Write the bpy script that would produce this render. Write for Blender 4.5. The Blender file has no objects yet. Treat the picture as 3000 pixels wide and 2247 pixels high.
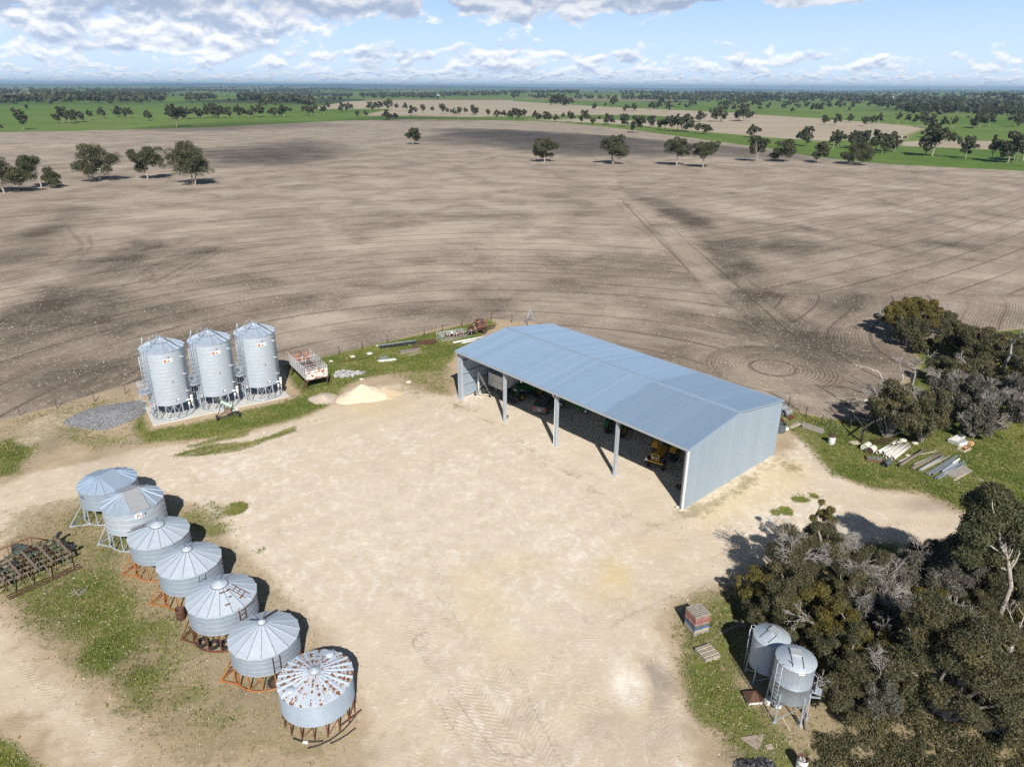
import bpy, bmesh, math, random
import numpy as np
from mathutils import Vector, Matrix, Euler

C = bpy.context.scene
COL = C.collection
R = math.radians

# ---------------------------------------------------------------- camera
CAM_H = 34.0
FPX, CXP, CYP = 2081.0, 1500.0, 1123.5            # focal length and centre of the 3000 px wide photograph
PITCH = math.atan((1123.5 - 256.0) / FPX)
ROLL = R(0.33)
cam_d = bpy.data.cameras.new('camera'); cam = bpy.data.objects.new('camera', cam_d); COL.objects.link(cam)
cam_d.sensor_width = 36.0; cam_d.lens = 36.0 * FPX / 3000.0
cam_d.clip_start = 0.5; cam_d.clip_end = 120000.0
cam.location = (0, 0, CAM_H)
cam.rotation_mode = 'QUATERNION'
cam.rotation_quaternion = (Matrix.Rotation(math.pi / 2 - PITCH, 3, 'X') @ Matrix.Rotation(ROLL, 3, 'Z')).to_quaternion()
C.camera = cam

# ---------------------------------------------------------------- light
SUN_EL, SUN_AZ = R(39.7), R(180 - 9.6)            # azimuth clockwise from +Y, toward the sun
to_sun = Vector((math.sin(SUN_AZ) * math.cos(SUN_EL), math.cos(SUN_AZ) * math.cos(SUN_EL), math.sin(SUN_EL)))
sun_d = bpy.data.lights.new('sun', 'SUN'); sun = bpy.data.objects.new('sun', sun_d); COL.objects.link(sun)
sun_d.energy = 4.6; sun_d.angle = R(0.5); sun_d.color = (1.0, 0.95, 0.87)
sun.rotation_mode = 'QUATERNION'; sun.rotation_quaternion = to_sun.to_track_quat('Z', 'Y')
sun.location = to_sun * 200
C.view_settings.view_transform = 'Standard'; C.view_settings.look = 'None'
C.view_settings.gamma = 1.0; C.view_settings.exposure = 0.32
C.view_settings.use_curve_mapping = False
C.cycles.use_denoising = False
C.cycles.max_bounces = 6; C.cycles.diffuse_bounces = 3; C.cycles.glossy_bounces = 3
C.cycles.transparent_max_bounces = 6; C.cycles.volume_bounces = 0
C.cycles.sample_clamp_indirect = 4.0

# ---------------------------------------------------------------- node helper
class NT:
    def __init__(s, tree):
        s.t = tree; s.n = tree.nodes; s.l = tree.links
    def put(s, sock, v):
        if hasattr(v, 'is_output') or isinstance(v, bpy.types.NodeSocket): s.l.new(v, sock)
        elif isinstance(v, (tuple, list)) and len(v) == 3 and sock.type == 'RGBA': sock.default_value = (*v, 1)
        else: sock.default_value = v
    def m(s, op, a, b=0.0, c=0.0, clamp=False):
        n = s.n.new('ShaderNodeMath'); n.operation = op; n.use_clamp = clamp
        for i, v in enumerate((a, b, c)): s.put(n.inputs[i], v)
        return n.outputs[0]
    def add(s, a, b): return s.m('ADD', a, b)
    def sub(s, a, b): return s.m('SUBTRACT', a, b)
    def mul(s, a, b): return s.m('MULTIPLY', a, b)
    def vm(s, op, a, b=(0, 0, 0)):
        n = s.n.new('ShaderNodeVectorMath'); n.operation = op; s.put(n.inputs[0], a); s.put(n.inputs[1], b)
        return n.outputs[0]
    def sstep(s, v, lo, hi, o0=0.0, o1=1.0, kind='SMOOTHSTEP'):
        n = s.n.new('ShaderNodeMapRange'); n.interpolation_type = kind; n.clamp = True
        s.put(n.inputs[0], v); s.put(n.inputs[1], lo); s.put(n.inputs[2], hi); s.put(n.inputs[3], o0); s.put(n.inputs[4], o1)
        return n.outputs[0]
    def lin(s, v, lo, hi, o0=0.0, o1=1.0): return s.sstep(v, lo, hi, o0, o1, 'LINEAR')
    def mix(s, f, a, b, blend='MIX'):
        n = s.n.new('ShaderNodeMix'); n.data_type = 'RGBA'; n.blend_type = blend
        s.put(n.inputs[0], f); s.put(n.inputs[6], a); s.put(n.inputs[7], b)
        return n.outputs[2]
    def noise(s, vec=None, scale=1.0, detail=3.0, rough=0.55, dist=0.0, dim='3D', w=None):
        n = s.n.new('ShaderNodeTexNoise'); n.noise_dimensions = dim
        if vec is not None: s.put(n.inputs['Vector'], vec)
        n.inputs['Scale'].default_value = scale; n.inputs['Detail'].default_value = detail
        n.inputs['Roughness'].default_value = rough; n.inputs['Distortion'].default_value = dist
        return n.outputs[0]
    def voro(s, vec, scale, feature='F1', rnd=1.0, out=0):
        n = s.n.new('ShaderNodeTexVoronoi'); n.feature = feature
        s.put(n.inputs['Vector'], vec); n.inputs['Scale'].default_value = scale; n.inputs['Randomness'].default_value = rnd
        return n.outputs[out]
    def attr(s, name):
        n = s.n.new('ShaderNodeAttribute'); n.attribute_name = name; return n
    def sep(s, v):
        n = s.n.new('ShaderNodeSeparateXYZ'); s.put(n.inputs[0], v); return n.outputs
    def comb(s, x, y, z=0.0):
        n = s.n.new('ShaderNodeCombineXYZ'); s.put(n.inputs[0], x); s.put(n.inputs[1], y); s.put(n.inputs[2], z); return n.outputs[0]
    def bump(s, h, strength=0.3, dist=0.1):
        n = s.n.new('ShaderNodeBump'); n.inputs['Strength'].default_value = strength; n.inputs['Distance'].default_value = dist
        s.put(n.inputs['Height'], h); return n.outputs[0]
    def pos(s): return s.n.new('ShaderNodeNewGeometry').outputs['Position']
    def obj(s): return s.n.new('ShaderNodeTexCoord').outputs['Object']
    def island(s): return s.n.new('ShaderNodeNewGeometry').outputs['Random Per Island']
    def objrand(s): return s.n.new('ShaderNodeObjectInfo').outputs['Random']

def new_mat(name):
    m = bpy.data.materials.new(name); m.use_nodes = True
    nt = NT(m.node_tree); b = nt.n['Principled BSDF']
    return m, nt, b

_pm = {}
def pm(name, rgb, rough=0.6, metal=0.0, var=0.25, scale=3.0, rust=0.0, rust_rgb=(0.16, 0.06, 0.025), bump=0.0, spec=0.4, rscale=2.2):
    """painted / weathered plain surface: noise variation, optional rust or dirt patches"""
    if name in _pm: return _pm[name]
    m, nt, b = new_mat(name)
    o = nt.obj()
    n1 = nt.noise(o, scale, 5, 0.6); n2 = nt.noise(o, scale * 7, 3, 0.6)
    f = nt.add(nt.mul(n1, 0.65), nt.mul(n2, 0.35))
    lo = tuple(c * (1 - var) for c in rgb); hi = tuple(min(1, c * (1 + var)) for c in rgb)
    c = nt.mix(nt.lin(f, 0.3, 0.7), lo, hi)
    if rust > 0:
        r = nt.sstep(nt.noise(o, rscale, 6, 0.68), 0.72 - 0.5 * rust, 0.82 - 0.5 * rust)
        rr = nt.mix(n2, tuple(x * 0.6 for x in rust_rgb), tuple(x * 1.6 for x in rust_rgb))
        c = nt.mix(r, c, rr)
    nt.put(b.inputs['Base Color'], c)
    b.inputs['Roughness'].default_value = rough; b.inputs['Metallic'].default_value = metal
    b.inputs['Specular IOR Level'].default_value = spec
    if bump: nt.put(b.inputs['Normal'], nt.bump(n2, bump, 0.03))
    _pm[name] = m
    return m

# ---------------------------------------------------------------- world: physical sky with cloud banks
world = bpy.data.worlds.new('World'); C.world = world; world.use_nodes = True
def build_world():
    nt = NT(world.node_tree); bg = nt.n['Background']
    STR = 0.05; bg.inputs['Strength'].default_value = STR
    sky = nt.n.new('ShaderNodeTexSky'); sky.sky_type = 'NISHITA'; sky.sun_disc = False
    sky.sun_elevation = SUN_EL; sky.sun_rotation = SUN_AZ
    sky.altitude = 300; sky.air_density = 1.0; sky.dust_density = 0.4; sky.ozone_density = 2.0
    d = nt.n.new('ShaderNodeTexCoord').outputs['Generated']
    x, y, z = nt.sep(d)
    az = nt.m('ARCTAN2', x, y); el = nt.m('ARCSINE', z)
    # measured in thousandths of a radian, about the middle of the view
    A = nt.mul(az, 1000.0); E = nt.mul(el, 1000.0)
    # cloud layers: cells shrink toward the horizon as a real layer does
    big = nt.noise(nt.comb(nt.mul(A, 0.0075), nt.mul(E, 0.028), 3.1), 1.0, 2, 0.5)
    f1 = nt.sstep(E, 30.0, 52.0); f2 = nt.sstep(E, 12.0, 24.0)
    def layer(ka, ke, dv, sd):
        return nt.noise(nt.comb(nt.mul(A, ka), nt.mul(nt.add(E, dv), ke), sd), 1.0, 7, 0.52, 0.25)
    def dens(up):
        l1 = layer(.0215, .037, 7.0 * up, 1.7); l2 = layer(.030, .056, 4.6 * up, 5.2); l3 = layer(.074, .165, 1.7 * up, 9.9)
        lo = nt.add(nt.mul(l3, nt.sub(1.0, f2)), nt.mul(l2, f2))
        return nt.add(nt.mul(lo, nt.sub(1.0, f1)), nt.mul(l1, f1))
    d0, d1 = dens(0.0), dens(1.0)
    # banks seen in the photograph: azimuth, elevation, half widths (mrad), weight
    banks = [(-520, 95, 150, 22, .12), (-480, 62, 190, 26, .10), (-310, 76, 110, 30, .10), (-150, 92, 90, 22, .07), (-60, 92, 140, 16, .10), (120, 98, 150, 14, .15),
             (230, 106, 190, 12, .15), (-100, 31, 170, 15, .09), (90, 36, 120, 13, .09), (330, 34, 130, 12, .06), (-430, 25, 200, 8, -.05),
             (330, 72, 230, 22, -.17), (560, 80, 160, 30, -.12), (-95, 62, 110, 10, -.12), (-560, 70, 120, 24, .05), (-420, 40, 160, 12, .07), (-230, 45, 60, 10, -.05), (60, 62, 150, 9, -.09),
             (20, 76, 20, 7, .10), (0, 14, 700, 9, .07)]
    bias = 0.0
    for (a0, e0, wa, we, k) in banks:
        q = nt.add(nt.m('POWER', nt.mul(nt.m('ABSOLUTE', nt.sub(A, a0)), 1.0 / wa), 2.0), nt.m('POWER', nt.mul(nt.m('ABSOLUTE', nt.sub(E, e0)), 1.0 / we), 2.0))
        g = nt.mul(nt.m('EXPONENT', nt.mul(q, -1.0)), k)
        bias = nt.add(bias, g)
    t = nt.add(d0, nt.add(bias, nt.mul(nt.sub(big, 0.5), 0.10)))
    cover = nt.mul(nt.sstep(t, 0.485, 0.60), nt.lin(E, 160.0, 330.0, 1.0, 0.12))
    # thick parts and undersides are greyer, upper rims are white
    lit = nt.sstep(nt.add(nt.sub(d0, d1), nt.mul(nt.sub(0.60, t), 0.30)), -0.13, 0.115)
    high = nt.lin(E, 60.0, 150.0)
    S = 1.0 / STR
    white = (0.96 * S, 0.97 * S, 0.99 * S); grey = (0.40 * S, 0.48 * S, 0.64 * S)
    dark = (0.20 * S, 0.25 * S, 0.33 * S)
    cc = nt.mix(lit, grey, white)
    cc = nt.mix(nt.mul(high, 0.9), cc, dark)
    # clear air near the horizon
    base = sky.outputs[0]
    hz = nt.lin(E, 0.0, 130.0)
    clear = nt.mix(hz, (0.70 * S, 0.83 * S, 0.96 * S), (0.29 * S, 0.50 * S, 0.85 * S))
    low = nt.sstep(E, 130.0, 420.0)
    base = nt.mix(low, clear, nt.mix(.45, base, (0, 0, 0)))
    soft = nt.mul(cover, nt.lin(E, -4.0, 45.0, 0.55, 0.97))
    nt.put(bg.inputs['Color'], nt.mix(soft, base, cc))
build_world()

# ---------------------------------------------------------------- photograph pixel -> place on the ground
def ray(u, v):
    x, y = u - CXP, -(v - CYP)
    c, s = math.cos(ROLL), math.sin(ROLL)
    x, y = x * c - y * s, x * s + y * c
    cp, sp = math.cos(PITCH), math.sin(PITCH)
    return Vector((x, y * sp + FPX * cp, y * cp - FPX * sp))
def G(u, v, z=0.0):
    d = ray(u, v); t = (z - CAM_H) / d.z
    return Vector((d.x * t, d.y * t, z))

# gentle relief: level round the yard, rolling far away
def relief(x, y):
    x = np.asarray(x, float); y = np.asarray(y, float)
    r = np.hypot(x, y)
    a = np.clip((r - 1000) / 2600, 0, 1)
    h = a * (7 * np.sin(x / 430 + 0.7) * np.sin(y / 610 + 1.1) + 4.0 * np.sin((x + y) / 900 + 2.0) - 3.0)
    b = np.clip((r - 2500) / 9000, 0, 1)
    h = h + b * (22 * np.sin(x / 2300 + 1.0) * np.sin(y / 3100 + .5) + 14 * np.sin(x / 1250 - y / 2700))
    return h
def gz(x, y): return float(relief(x, y))
def GT(u, v):
    """ground point under a pixel with the relief taken into account"""
    p = G(u, v)
    for _ in range(4): p = G(u, v, gz(p.x, p.y))
    return p

# ---------------------------------------------------------------- object helpers
def tag(o, label=None, cat=None, group=None, kind=None):
    if label: o['label'] = label
    if cat: o['category'] = cat
    if group: o['group'] = group
    if kind: o['kind'] = kind
    return o
def empty(name, loc=(0, 0, 0), rz=0.0, label=None, cat=None, group=None):
    o = bpy.data.objects.new(name, None); COL.objects.link(o)
    o.empty_display_size = 0.3
    o.location = loc; o.rotation_euler = (0, 0, rz)
    return tag(o, label, cat, group)
def copy_tree(o, parent=None):
    c = o.copy(); COL.objects.link(c); c.parent = parent
    for ch in o.children: copy_tree(ch, c)
    return c

class MB:
    def __init__(s): s.v = []; s.f = []; s.sm = []
    def add(s, vs, fs, smooth=False):
        k = len(s.v); s.v += [tuple(p) for p in vs]
        for f in fs: s.f.append(tuple(i + k for i in f)); s.sm.append(smooth)
        return s
    def box(s, c, d, rz=0.0, rot=None):
        hx, hy, hz = d[0] / 2, d[1] / 2, d[2] / 2
        M = rot if rot is not None else Matrix.Rotation(rz, 3, 'Z')
        c = Vector(c)
        vs = [c + M @ Vector((sx * hx, sy * hy, sz * hz)) for sx in (-1, 1) for sy in (-1, 1) for sz in (-1, 1)]
        return s.add(vs, [(0, 1, 3, 2), (4, 6, 7, 5), (0, 4, 5, 1), (2, 3, 7, 6), (0, 2, 6, 4), (1, 5, 7, 3)])
    def bar(s, a, b, w, h=None, up=(0, 0, 1)):
        """rectangular bar from a to b"""
        a, b = Vector(a), Vector(b); d = b - a; L = d.length
        if L < 1e-6: return s
        z = d / L; u = Vector(up)
        if abs(z.dot(u)) > 0.98: u = Vector((1, 0, 0))
        x = u.cross(z).normalized(); y = z.cross(x)
        M = Matrix((x, y, z)).transposed()
        return s.box((a + b) / 2, (w, h or w, L), rot=M)
    def tube(s, a, b, r, r2=None, n=8, caps=True):
        return s.path([a, b], [r, r if r2 is None else r2], n, caps)
    def path(s, pts, rad, n=8, caps=True):
        pts = [Vector(p) for p in pts]
        if not isinstance(rad, (list, tuple)): rad = [rad] * len(pts)
        vs = []; prev = None
        for i, p in enumerate(pts):
            d = (pts[min(i + 1, len(pts) - 1)] - pts[max(i - 1, 0)])
            if d.length < 1e-7: d = Vector((0, 0, 1))
            d.normalize()
            if prev is None:
                u = Vector((0, 0, 1)) if abs(d.z) < 0.9 else Vector((1, 0, 0))
                x = u.cross(d).normalized()
            else:
                x = (prev - d * prev.dot(d))
                x = x.normalized() if x.length > 1e-6 else d.orthogonal().normalized()
            prev = x; y = d.cross(x)
            for k in range(n):
                t = 2 * math.pi * k / n
                vs.append(p + (x * math.cos(t) + y * math.sin(t)) * rad[i])
        fs = []
        for i in range(len(pts) - 1):
            for k in range(n):
                k2 = (k + 1) % n
                fs.append((i * n + k, i * n + k2, (i + 1) * n + k2, (i + 1) * n + k))
        k0 = len(s.v)
        s.add(vs, fs, True)
        if caps:
            s.f.append(tuple(k0 + k for k in range(n))[::-1]); s.sm.append(False)
            m = k0 + (len(pts) - 1) * n
            s.f.append(tuple(m + k for k in range(n))); s.sm.append(False)
        return s
    def lathe(s, prof, n=32, c=(0, 0, 0), smooth=True, closed=False, axis='Z', a0=0.0, a1=2 * math.pi):
        c = Vector(c); full = abs(a1 - a0 - 2 * math.pi) < 1e-6
        cols = n if full else n + 1
        vs = []
        for (r, z) in prof:
            for k in range(cols):
                t = a0 + (a1 - a0) * k / n
                p = Vector((r * math.cos(t), r * math.sin(t), z))
                if axis == 'X': p = Vector((p.z, p.x, p.y))
                elif axis == 'Y': p = Vector((p.x, p.z, p.y))
                vs.append(c + p)
        fs = []
        m = len(prof)
        for i in range(m - 1 + (1 if closed else 0)):
            j = (i + 1) % m
            for k in range(n):
                k2 = (k + 1) % cols
                fs.append((i * cols + k, i * cols + k2, j * cols + k2, j * cols + k))
        return s.add(vs, fs, smooth)
    def disc(s, c, r, n=24, up=True):
        c = Vector(c)
        vs = [c + Vector((r * math.cos(2 * math.pi * k / n), r * math.sin(2 * math.pi * k / n), 0)) for k in range(n)]
        return s.add(vs, [tuple(range(n)) if up else tuple(range(n))[::-1]])
    def sheet(s, grid, smooth=False):
        """grid of points [rows][cols]"""
        r, c = len(grid), len(grid[0])
        return s.add([p for row in grid for p in row], [(i * c + j, i * c + j + 1, (i + 1) * c + j + 1, (i + 1) * c + j) for i in range(r - 1) for j in range(c - 1)], smooth)
    def build(s, name, mat=None, parent=None, loc=None, rz=None):
        me = bpy.data.meshes.new(name); me.from_pydata(s.v, [], s.f)
        if s.f: me.polygons.foreach_set('use_smooth', s.sm)
        me.update()
        if mat: me.materials.append(mat)
        o = bpy.data.objects.new(name, me); COL.objects.link(o)
        if parent: o.parent = parent
        if loc is not None: o.location = loc
        if rz is not None: o.rotation_euler = (0, 0, rz)
        return o

def np_mesh(name, V, F, mat=None, smooth=False):
    """mesh from numpy arrays, F of equal sized polygons"""
    me = bpy.data.meshes.new(name); k = F.shape[1]
    me.vertices.add(len(V)); me.vertices.foreach_set('co', np.ascontiguousarray(V, np.float32).ravel())
    me.loops.add(F.size); me.loops.foreach_set('vertex_index', np.ascontiguousarray(F, np.int32).ravel())
    me.polygons.add(len(F)); me.polygons.foreach_set('loop_start', np.arange(0, F.size, k, dtype=np.int32))
    me.polygons.foreach_set('use_smooth', np.full(len(F), smooth, bool))
    me.update(calc_edges=True)
    if mat: me.materials.append(mat)
    return me

# ================================================================ GROUND: one sheet to the horizon
CH = dict(grass=0, gravel=1, field=2, dry=3, dark=4, sand=5, track=6, paddock=7)
def build_ground():
    apex = np.array([0.0, -32.0])
    th = np.concatenate([np.arange(-54, 54.001, 0.145), np.arange(57, 304, 4.0)]) * math.pi / 180
    rr = [0.5, 4, 8, 12, 16]
    r = 20.0
    while r < 32000:
        rr.append(r)
        r += 1.2 if r < 52 else r * (0.0027 if r < 330 else 0.0055 if r < 2200 else 0.013)
    rr = np.array(rr); nr, nt_ = len(rr), len(th)
    X = apex[0] + rr[:, None] * np.sin(th)[None, :]; Y = apex[1] + rr[:, None] * np.cos(th)[None, :]
    x, y = X.ravel(), Y.ravel()
    n = len(x)
    M = np.zeros((8, n), np.float32)
    dist = np.hypot(x, y)
    M[0] = np.clip((dist - 330) / 60, 0, 1)           # farmland beyond the big field is green

    def poly_mask(px, feather, world=False):
        P = np.array([(G(*p).x, G(*p).y) for p in px]) if not world else np.array(px, float)
        lo, hi = P.min(0) - feather, P.max(0) + feather
        idx = np.nonzero((x > lo[0]) & (x < hi[0]) & (y > lo[1]) & (y < hi[1]))[0]
        qx, qy = x[idx], y[idx]
        ins = np.zeros(len(idx), bool); dm = np.full(len(idx), 1e9)
        for i in range(len(P)):
            a, b = P[i], P[(i + 1) % len(P)]
            c = ((a[1] > qy) != (b[1] > qy)) & (qx < (b[0] - a[0]) * (qy - a[1]) / (b[1] - a[1] + 1e-12) + a[0])
            ins ^= c
            d = b - a; t = np.clip(((qx - a[0]) * d[0] + (qy - a[1]) * d[1]) / (d @ d + 1e-9), 0, 1)
            dm = np.minimum(dm, np.hypot(qx - a[0] - t * d[0], qy - a[1] - t * d[1]))
        return idx, np.clip(0.5 + np.where(ins, dm, -dm) / feather, 0, 1).astype(np.float32)
    def lay(ch, idx, w, val):
        c = CH[ch]; M[c, idx] = M[c, idx] * (1 - w) + val * w
    def poly(ch, px, val=1.0, f=3.0, world=False):
        idx, w = poly_mask(px, f, world); lay(ch, idx, w, val)
    def ell(ch, u, v, ru, rv, val, soft=0.8):
        c = G(u, v); a = (G(u + ru, v) - c).length; b = abs((G(u, v - rv) - G(u, v + rv)).length) / 2
        idx = np.nonzero((abs(x - c.x) < 2 * a) & (abs(y - c.y) < 2 * b))[0]
        q = np.hypot((x[idx] - c.x) / a, (y[idx] - c.y) / b)
        lay(ch, idx, np.clip((1 + soft * .5 - q) / soft, 0, 1).astype(np.float32), val)
    TA, TL = np.zeros(n), np.zeros(n); TM = np.zeros(n, bool)
    def line(ch, px, width, val, f=1.0):
        P = np.array([(G(*p).x, G(*p).y) for p in px]); R0 = width / 2 + f
        lo, hi = P.min(0) - R0, P.max(0) + R0
        idx = np.nonzero((x > lo[0]) & (x < hi[0]) & (y > lo[1]) & (y < hi[1]))[0]
        qx, qy = x[idx], y[idx]; dm = np.full(len(idx), 1e9); s0 = 0.0; ta = np.zeros(len(idx)); tl = np.zeros(len(idx))
        for a, b in zip(P, P[1:]):
            d = b - a; L = math.sqrt(d @ d) + 1e-9; t = np.clip(((qx - a[0]) * d[0] + (qy - a[1]) * d[1]) / (L * L), 0, 1)
            q = np.hypot(qx - a[0] - t * d[0], qy - a[1] - t * d[1]); m = q < dm
            ta = np.where(m, ((qx - a[0]) * d[1] - (qy - a[1]) * d[0]) / L, ta); tl = np.where(m, s0 + t * L, tl); dm = np.minimum(dm, q); s0 += L
        if ch == 'track':
            k = idx[dm < width / 2 + f]; j = dm < width / 2 + f; TA[k] = ta[j]; TL[k] = tl[j]; TM[k] = True
        lay(ch, idx, np.clip(0.5 + (width / 2 - dm) / f, 0, 1).astype(np.float32), val)

    # ---- the big tilled field
    field = [(-900, 1330), (0, 1238), (60, 1215), (180, 1185), (290, 1150), (400, 1120), (620, 1110), (830, 1062), (1000, 1035), (1120, 1003), (1300, 958), (1440, 934), (1560, 945),
             (1750, 1010), (2290, 1190), (2420, 1225), (2520, 1235), (2570, 1200), (2640, 1120), (2700, 1060), (2660, 1020), (2690, 1000), (2800, 985), (2930, 968), (3000, 960), (3800, 930),
             (3900, 560), (3000, 502), (2800, 492), (2600, 482), (2400, 462), (2250, 436), (2100, 415), (1900, 388), (1750, 370), (1600, 357), (1400, 352), (1200, 350), (1000, 355), (600, 375), (200, 385), (0, 388), (-900, 400)]
    poly('field', field, 1.0, 2.5); poly('grass', field, 0.0, 1.5)
    for e in [(90, 1000, 260, 90, .55), (300, 1090, 260, 50, .6), (680, 930, 150, 55, .42), (300, 920, 150, 70, .5), (420, 730, 160, 45, .45), (1500, 640, 150, 30, .28), (1180, 665, 90, 16, .5),
              (2240, 705, 170, 38, .5), (2560, 850, 260, 50, .35), (2500, 1030, 230, 80, .6), (2180, 975, 120, 60, .45), (1700, 560, 120, 14, .45), (1650, 595, 60, 12, .4), (2700, 700, 220, 40, .35),
              (1300, 560, 400, 40, -.25), (1600, 700, 260, 70, -.28), (935, 932, 110, 22, -.6), (1125, 876, 90, 18, -.5), (1830, 930, 120, 28, -.45), (600, 620, 300, 60, -.2), (2180, 625, 70, 10, -.5),
              (2500, 615, 150, 9, -.5), (1250, 690, 350, 40, -.3), (1780, 790, 200, 60, .35), (1500, 860, 120, 40, .3), (80, 430, 120, 14, -.3), (700, 455, 240, 20, .55), (1250, 905, 260, 26, .5), (760, 1030, 240, 18, .5)]:
        ell('dark', *e, soft=1.3)
    line('dark', [(1800, 568), (1890, 640), (1990, 760), (2080, 880), (2200, 1010)], .7, .28, .9)
    line('dark', [(0, 1010), (140, 900), (330, 790), (450, 715)], 9, .75, 9)
    line('dark', [(0, 770), (120, 690), (240, 610)], 9, .5, 6)
    for o in (-3.2, 0, 3.0):
        pass
    line('dark', [(1900, 585), (2020, 640), (2110, 715), (2190, 830), (2260, 930), (2330, 990)], 9, .6, 4)
    for px in ([(1930, 588), (2060, 670), (2170, 800), (2270, 930), (2340, 1000)],
               [(150, 780), (200, 750), (240, 730)], [(200, 670), (240, 715), (230, 775)],
               [(235, 760), (270, 720), (260, 690)], [(390, 790), (430, 790), (450, 805), (435, 822)], [(340, 820), (380, 800), (415, 798), (430, 812), (400, 830)],
               [(60, 1020), (300, 880), (430, 790), (600, 700)], [(200, 960), (390, 860), (560, 770), (640, 725)], [(280, 930), (480, 830), (640, 740)], [(90, 950), (260, 830), (430, 715)],
               [(330, 900), (440, 900), (520, 915), (545, 940), (510, 965), (420, 985)], [(360, 930), (420, 925), (430, 945), (380, 960)], [(230, 1010), (290, 1000), (330, 1015), (300, 1040)],
               [(700, 480), (690, 460), (700, 440)], [(740, 478), (735, 455), (745, 435)], [(800, 475), (800, 452)], [(860, 470), (862, 448)], [(930, 470), (935, 446)], [(1000, 468), (1010, 445)]):
        line('dark', px, .5, .55 if px[0][1] > 500 else .3, 0.9)
    # ---- pale yard, the track in from the left and the track out to the right
    yard = [(-700, 1560), (0, 1425), (100, 1385), (300, 1340), (520, 1300), (700, 1275), (860, 1235), (960, 1195), (1040, 1165), (1110, 1125), (1180, 1128), (1250, 1150), (1330, 1172), (1350, 1150), (1560, 1000), (2263, 1332),
            (2340, 1350), (2390, 1400), (2500, 1430), (2640, 1440), (2760, 1480), (2860, 1515), (3000, 1530), (3300, 1560), (3300, 1620), (3000, 1575), (2800, 1585), (2600, 1592), (2420, 1605), (2200, 1660), (2080, 1710), (1960, 1775),
            (1925, 1850), (1975, 1960), (2010, 2100), (2060, 2247), (2100, 2700), (900, 2700), (1060, 2247), (1085, 2150), (1060, 2060), (1030, 1980), (950, 1850), (860, 1760), (760, 1660), (650, 1560), (560, 1478), (480, 1442), (250, 1475), (140, 1520), (0, 1595), (-600, 1800)]
    poly('gravel', yard, 1.0, 5.0)
    poly('gravel', [(-500, 1700), (0, 1720), (120, 1840), (260, 1980), (420, 2110), (560, 2247), (600, 2600), (200, 2600), (110, 2215), (60, 2175), (0, 2140), (-500, 1900)], 0.72, 7.0)
    poly('gravel', [(560, 2000), (760, 2190), (1060, 2240), (1060, 2400), (420, 2400), (380, 2160)], 0.38, 6.0)
    poly('gravel', [(0, 1240), (130, 1215), (380, 1235), (400, 1290), (250, 1340), (60, 1380), (0, 1400)], .32, 3)
    ell('gravel', 130, 1250, 70, 70, .6); ell('gravel', 1330, 1190, 90, 30, .8)
    poly('gravel', [(2330, 2060), (2600, 2090), (2700, 2200), (2640, 2247), (2420, 2247), (2330, 2140)], .5, 2.5)
    poly('gravel', [(880, 2060), (1010, 2050), (1030, 2110), (960, 2165), (870, 2130)], .75, 1.5)
    # ---- grass
    g = 'grass'
    poly(g, [(-300, 1300), (0, 1290), (50, 1280), (110, 1310), (85, 1345), (60, 1392), (0, 1400), (-300, 1450)], .9, 2)
    poly(g, [(0, 1228), (110, 1205), (250, 1175), (400, 1135), (420, 1200), (380, 1240), (150, 1230), (20, 1260)], .42, 3)
    poly(g, [(415, 1200), (440, 1255), (560, 1240), (850, 1170), (900, 1150), (1000, 1150), (960, 1190), (880, 1225), (700, 1268), (560, 1290), (420, 1300), (385, 1255)], .95, 2)
    poly(g, [(160, 1240), (300, 1260), (390, 1270), (420, 1300), (260, 1330), (170, 1290)], .55, 2.5)
    for q in ([(529, 1312), (724, 1263), (728, 1275), (570, 1307)], [(500, 1335), (610, 1303), (732, 1295), (862, 1250), (866, 1261), (692, 1322), (570, 1336)]): poly(g, q, 1.35, 1.0)
    poly(g, [(830, 1068), (960, 1042), (1100, 1008), (1290, 966), (1430, 934), (1460, 950), (1335, 1040), (1300, 1090), (1180, 1095), (1130, 1098), (1060, 1110), (960, 1160), (880, 1160), (850, 1120)], .95, 1.8)
    poly(g, [(1130, 1098), (1320, 1080), (1338, 1165), (1300, 1160), (1200, 1120)], .6, 2.5)
    ell(g, 600, 1262, 70, 18, 1.0)
    ell(g, 690, 1489, 36, 20, 1.0, .3); ell(g, 600, 1510, 75, 45, .62); ell(g, 640, 1550, 60, 22, .62); ell(g, 765, 1613, 18, 12, .6)
    poly(g, [(95, 1757), (170, 1695), (275, 1690), (345, 1735), (378, 1815), (372, 1900), (343, 1946), (297, 1935), (268, 1883), (228, 1850), (143, 1832), (100, 1790)], .92, 5)
    poly(g, [(60, 1640), (300, 1640), (420, 1760), (560, 1900), (640, 2060), (520, 2080), (330, 1990), (200, 1880), (90, 1800)], .58, 8); ell(g, 310, 1900, 50, 45, .9, 1.2)
    ell(g, 300, 1790, 70, 55, 1.0, 1.1); ell(g, 335, 1890, 62, 60, 1.0, 1.0); ell(g, 245, 1725, 80, 40, .9, 1.1); ell(g, 150, 1780, 60, 40, .8, 1.1)
    ell(g, 560, 1660, 60, 40, .8, 1.2); ell(g, 470, 1850, 70, 50, .75, 1.2); ell(g, 100, 1700, 90, 40, .8, 1.2); ell(g, 330, 1600, 60, 50, .75, 1.2); ell(g, 420, 2060, 90, 40, .6, 1.2)
    ell(g, 425, 1975, 70, 42, .85, 1.2); ell(g, 520, 1890, 70, 60, .55, 1.2); ell(g, 150, 1640, 130, 70, .6, 1.2); ell(g, 260, 1510, 70, 40, .7, 1.2); ell(g, 640, 2110, 90, 40, .5, 1.2); ell(g, 560, 2030, 60, 30, .55, 1.2)
    ell(g, 820, 1990, 60, 70, .35, 1.3)
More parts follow.
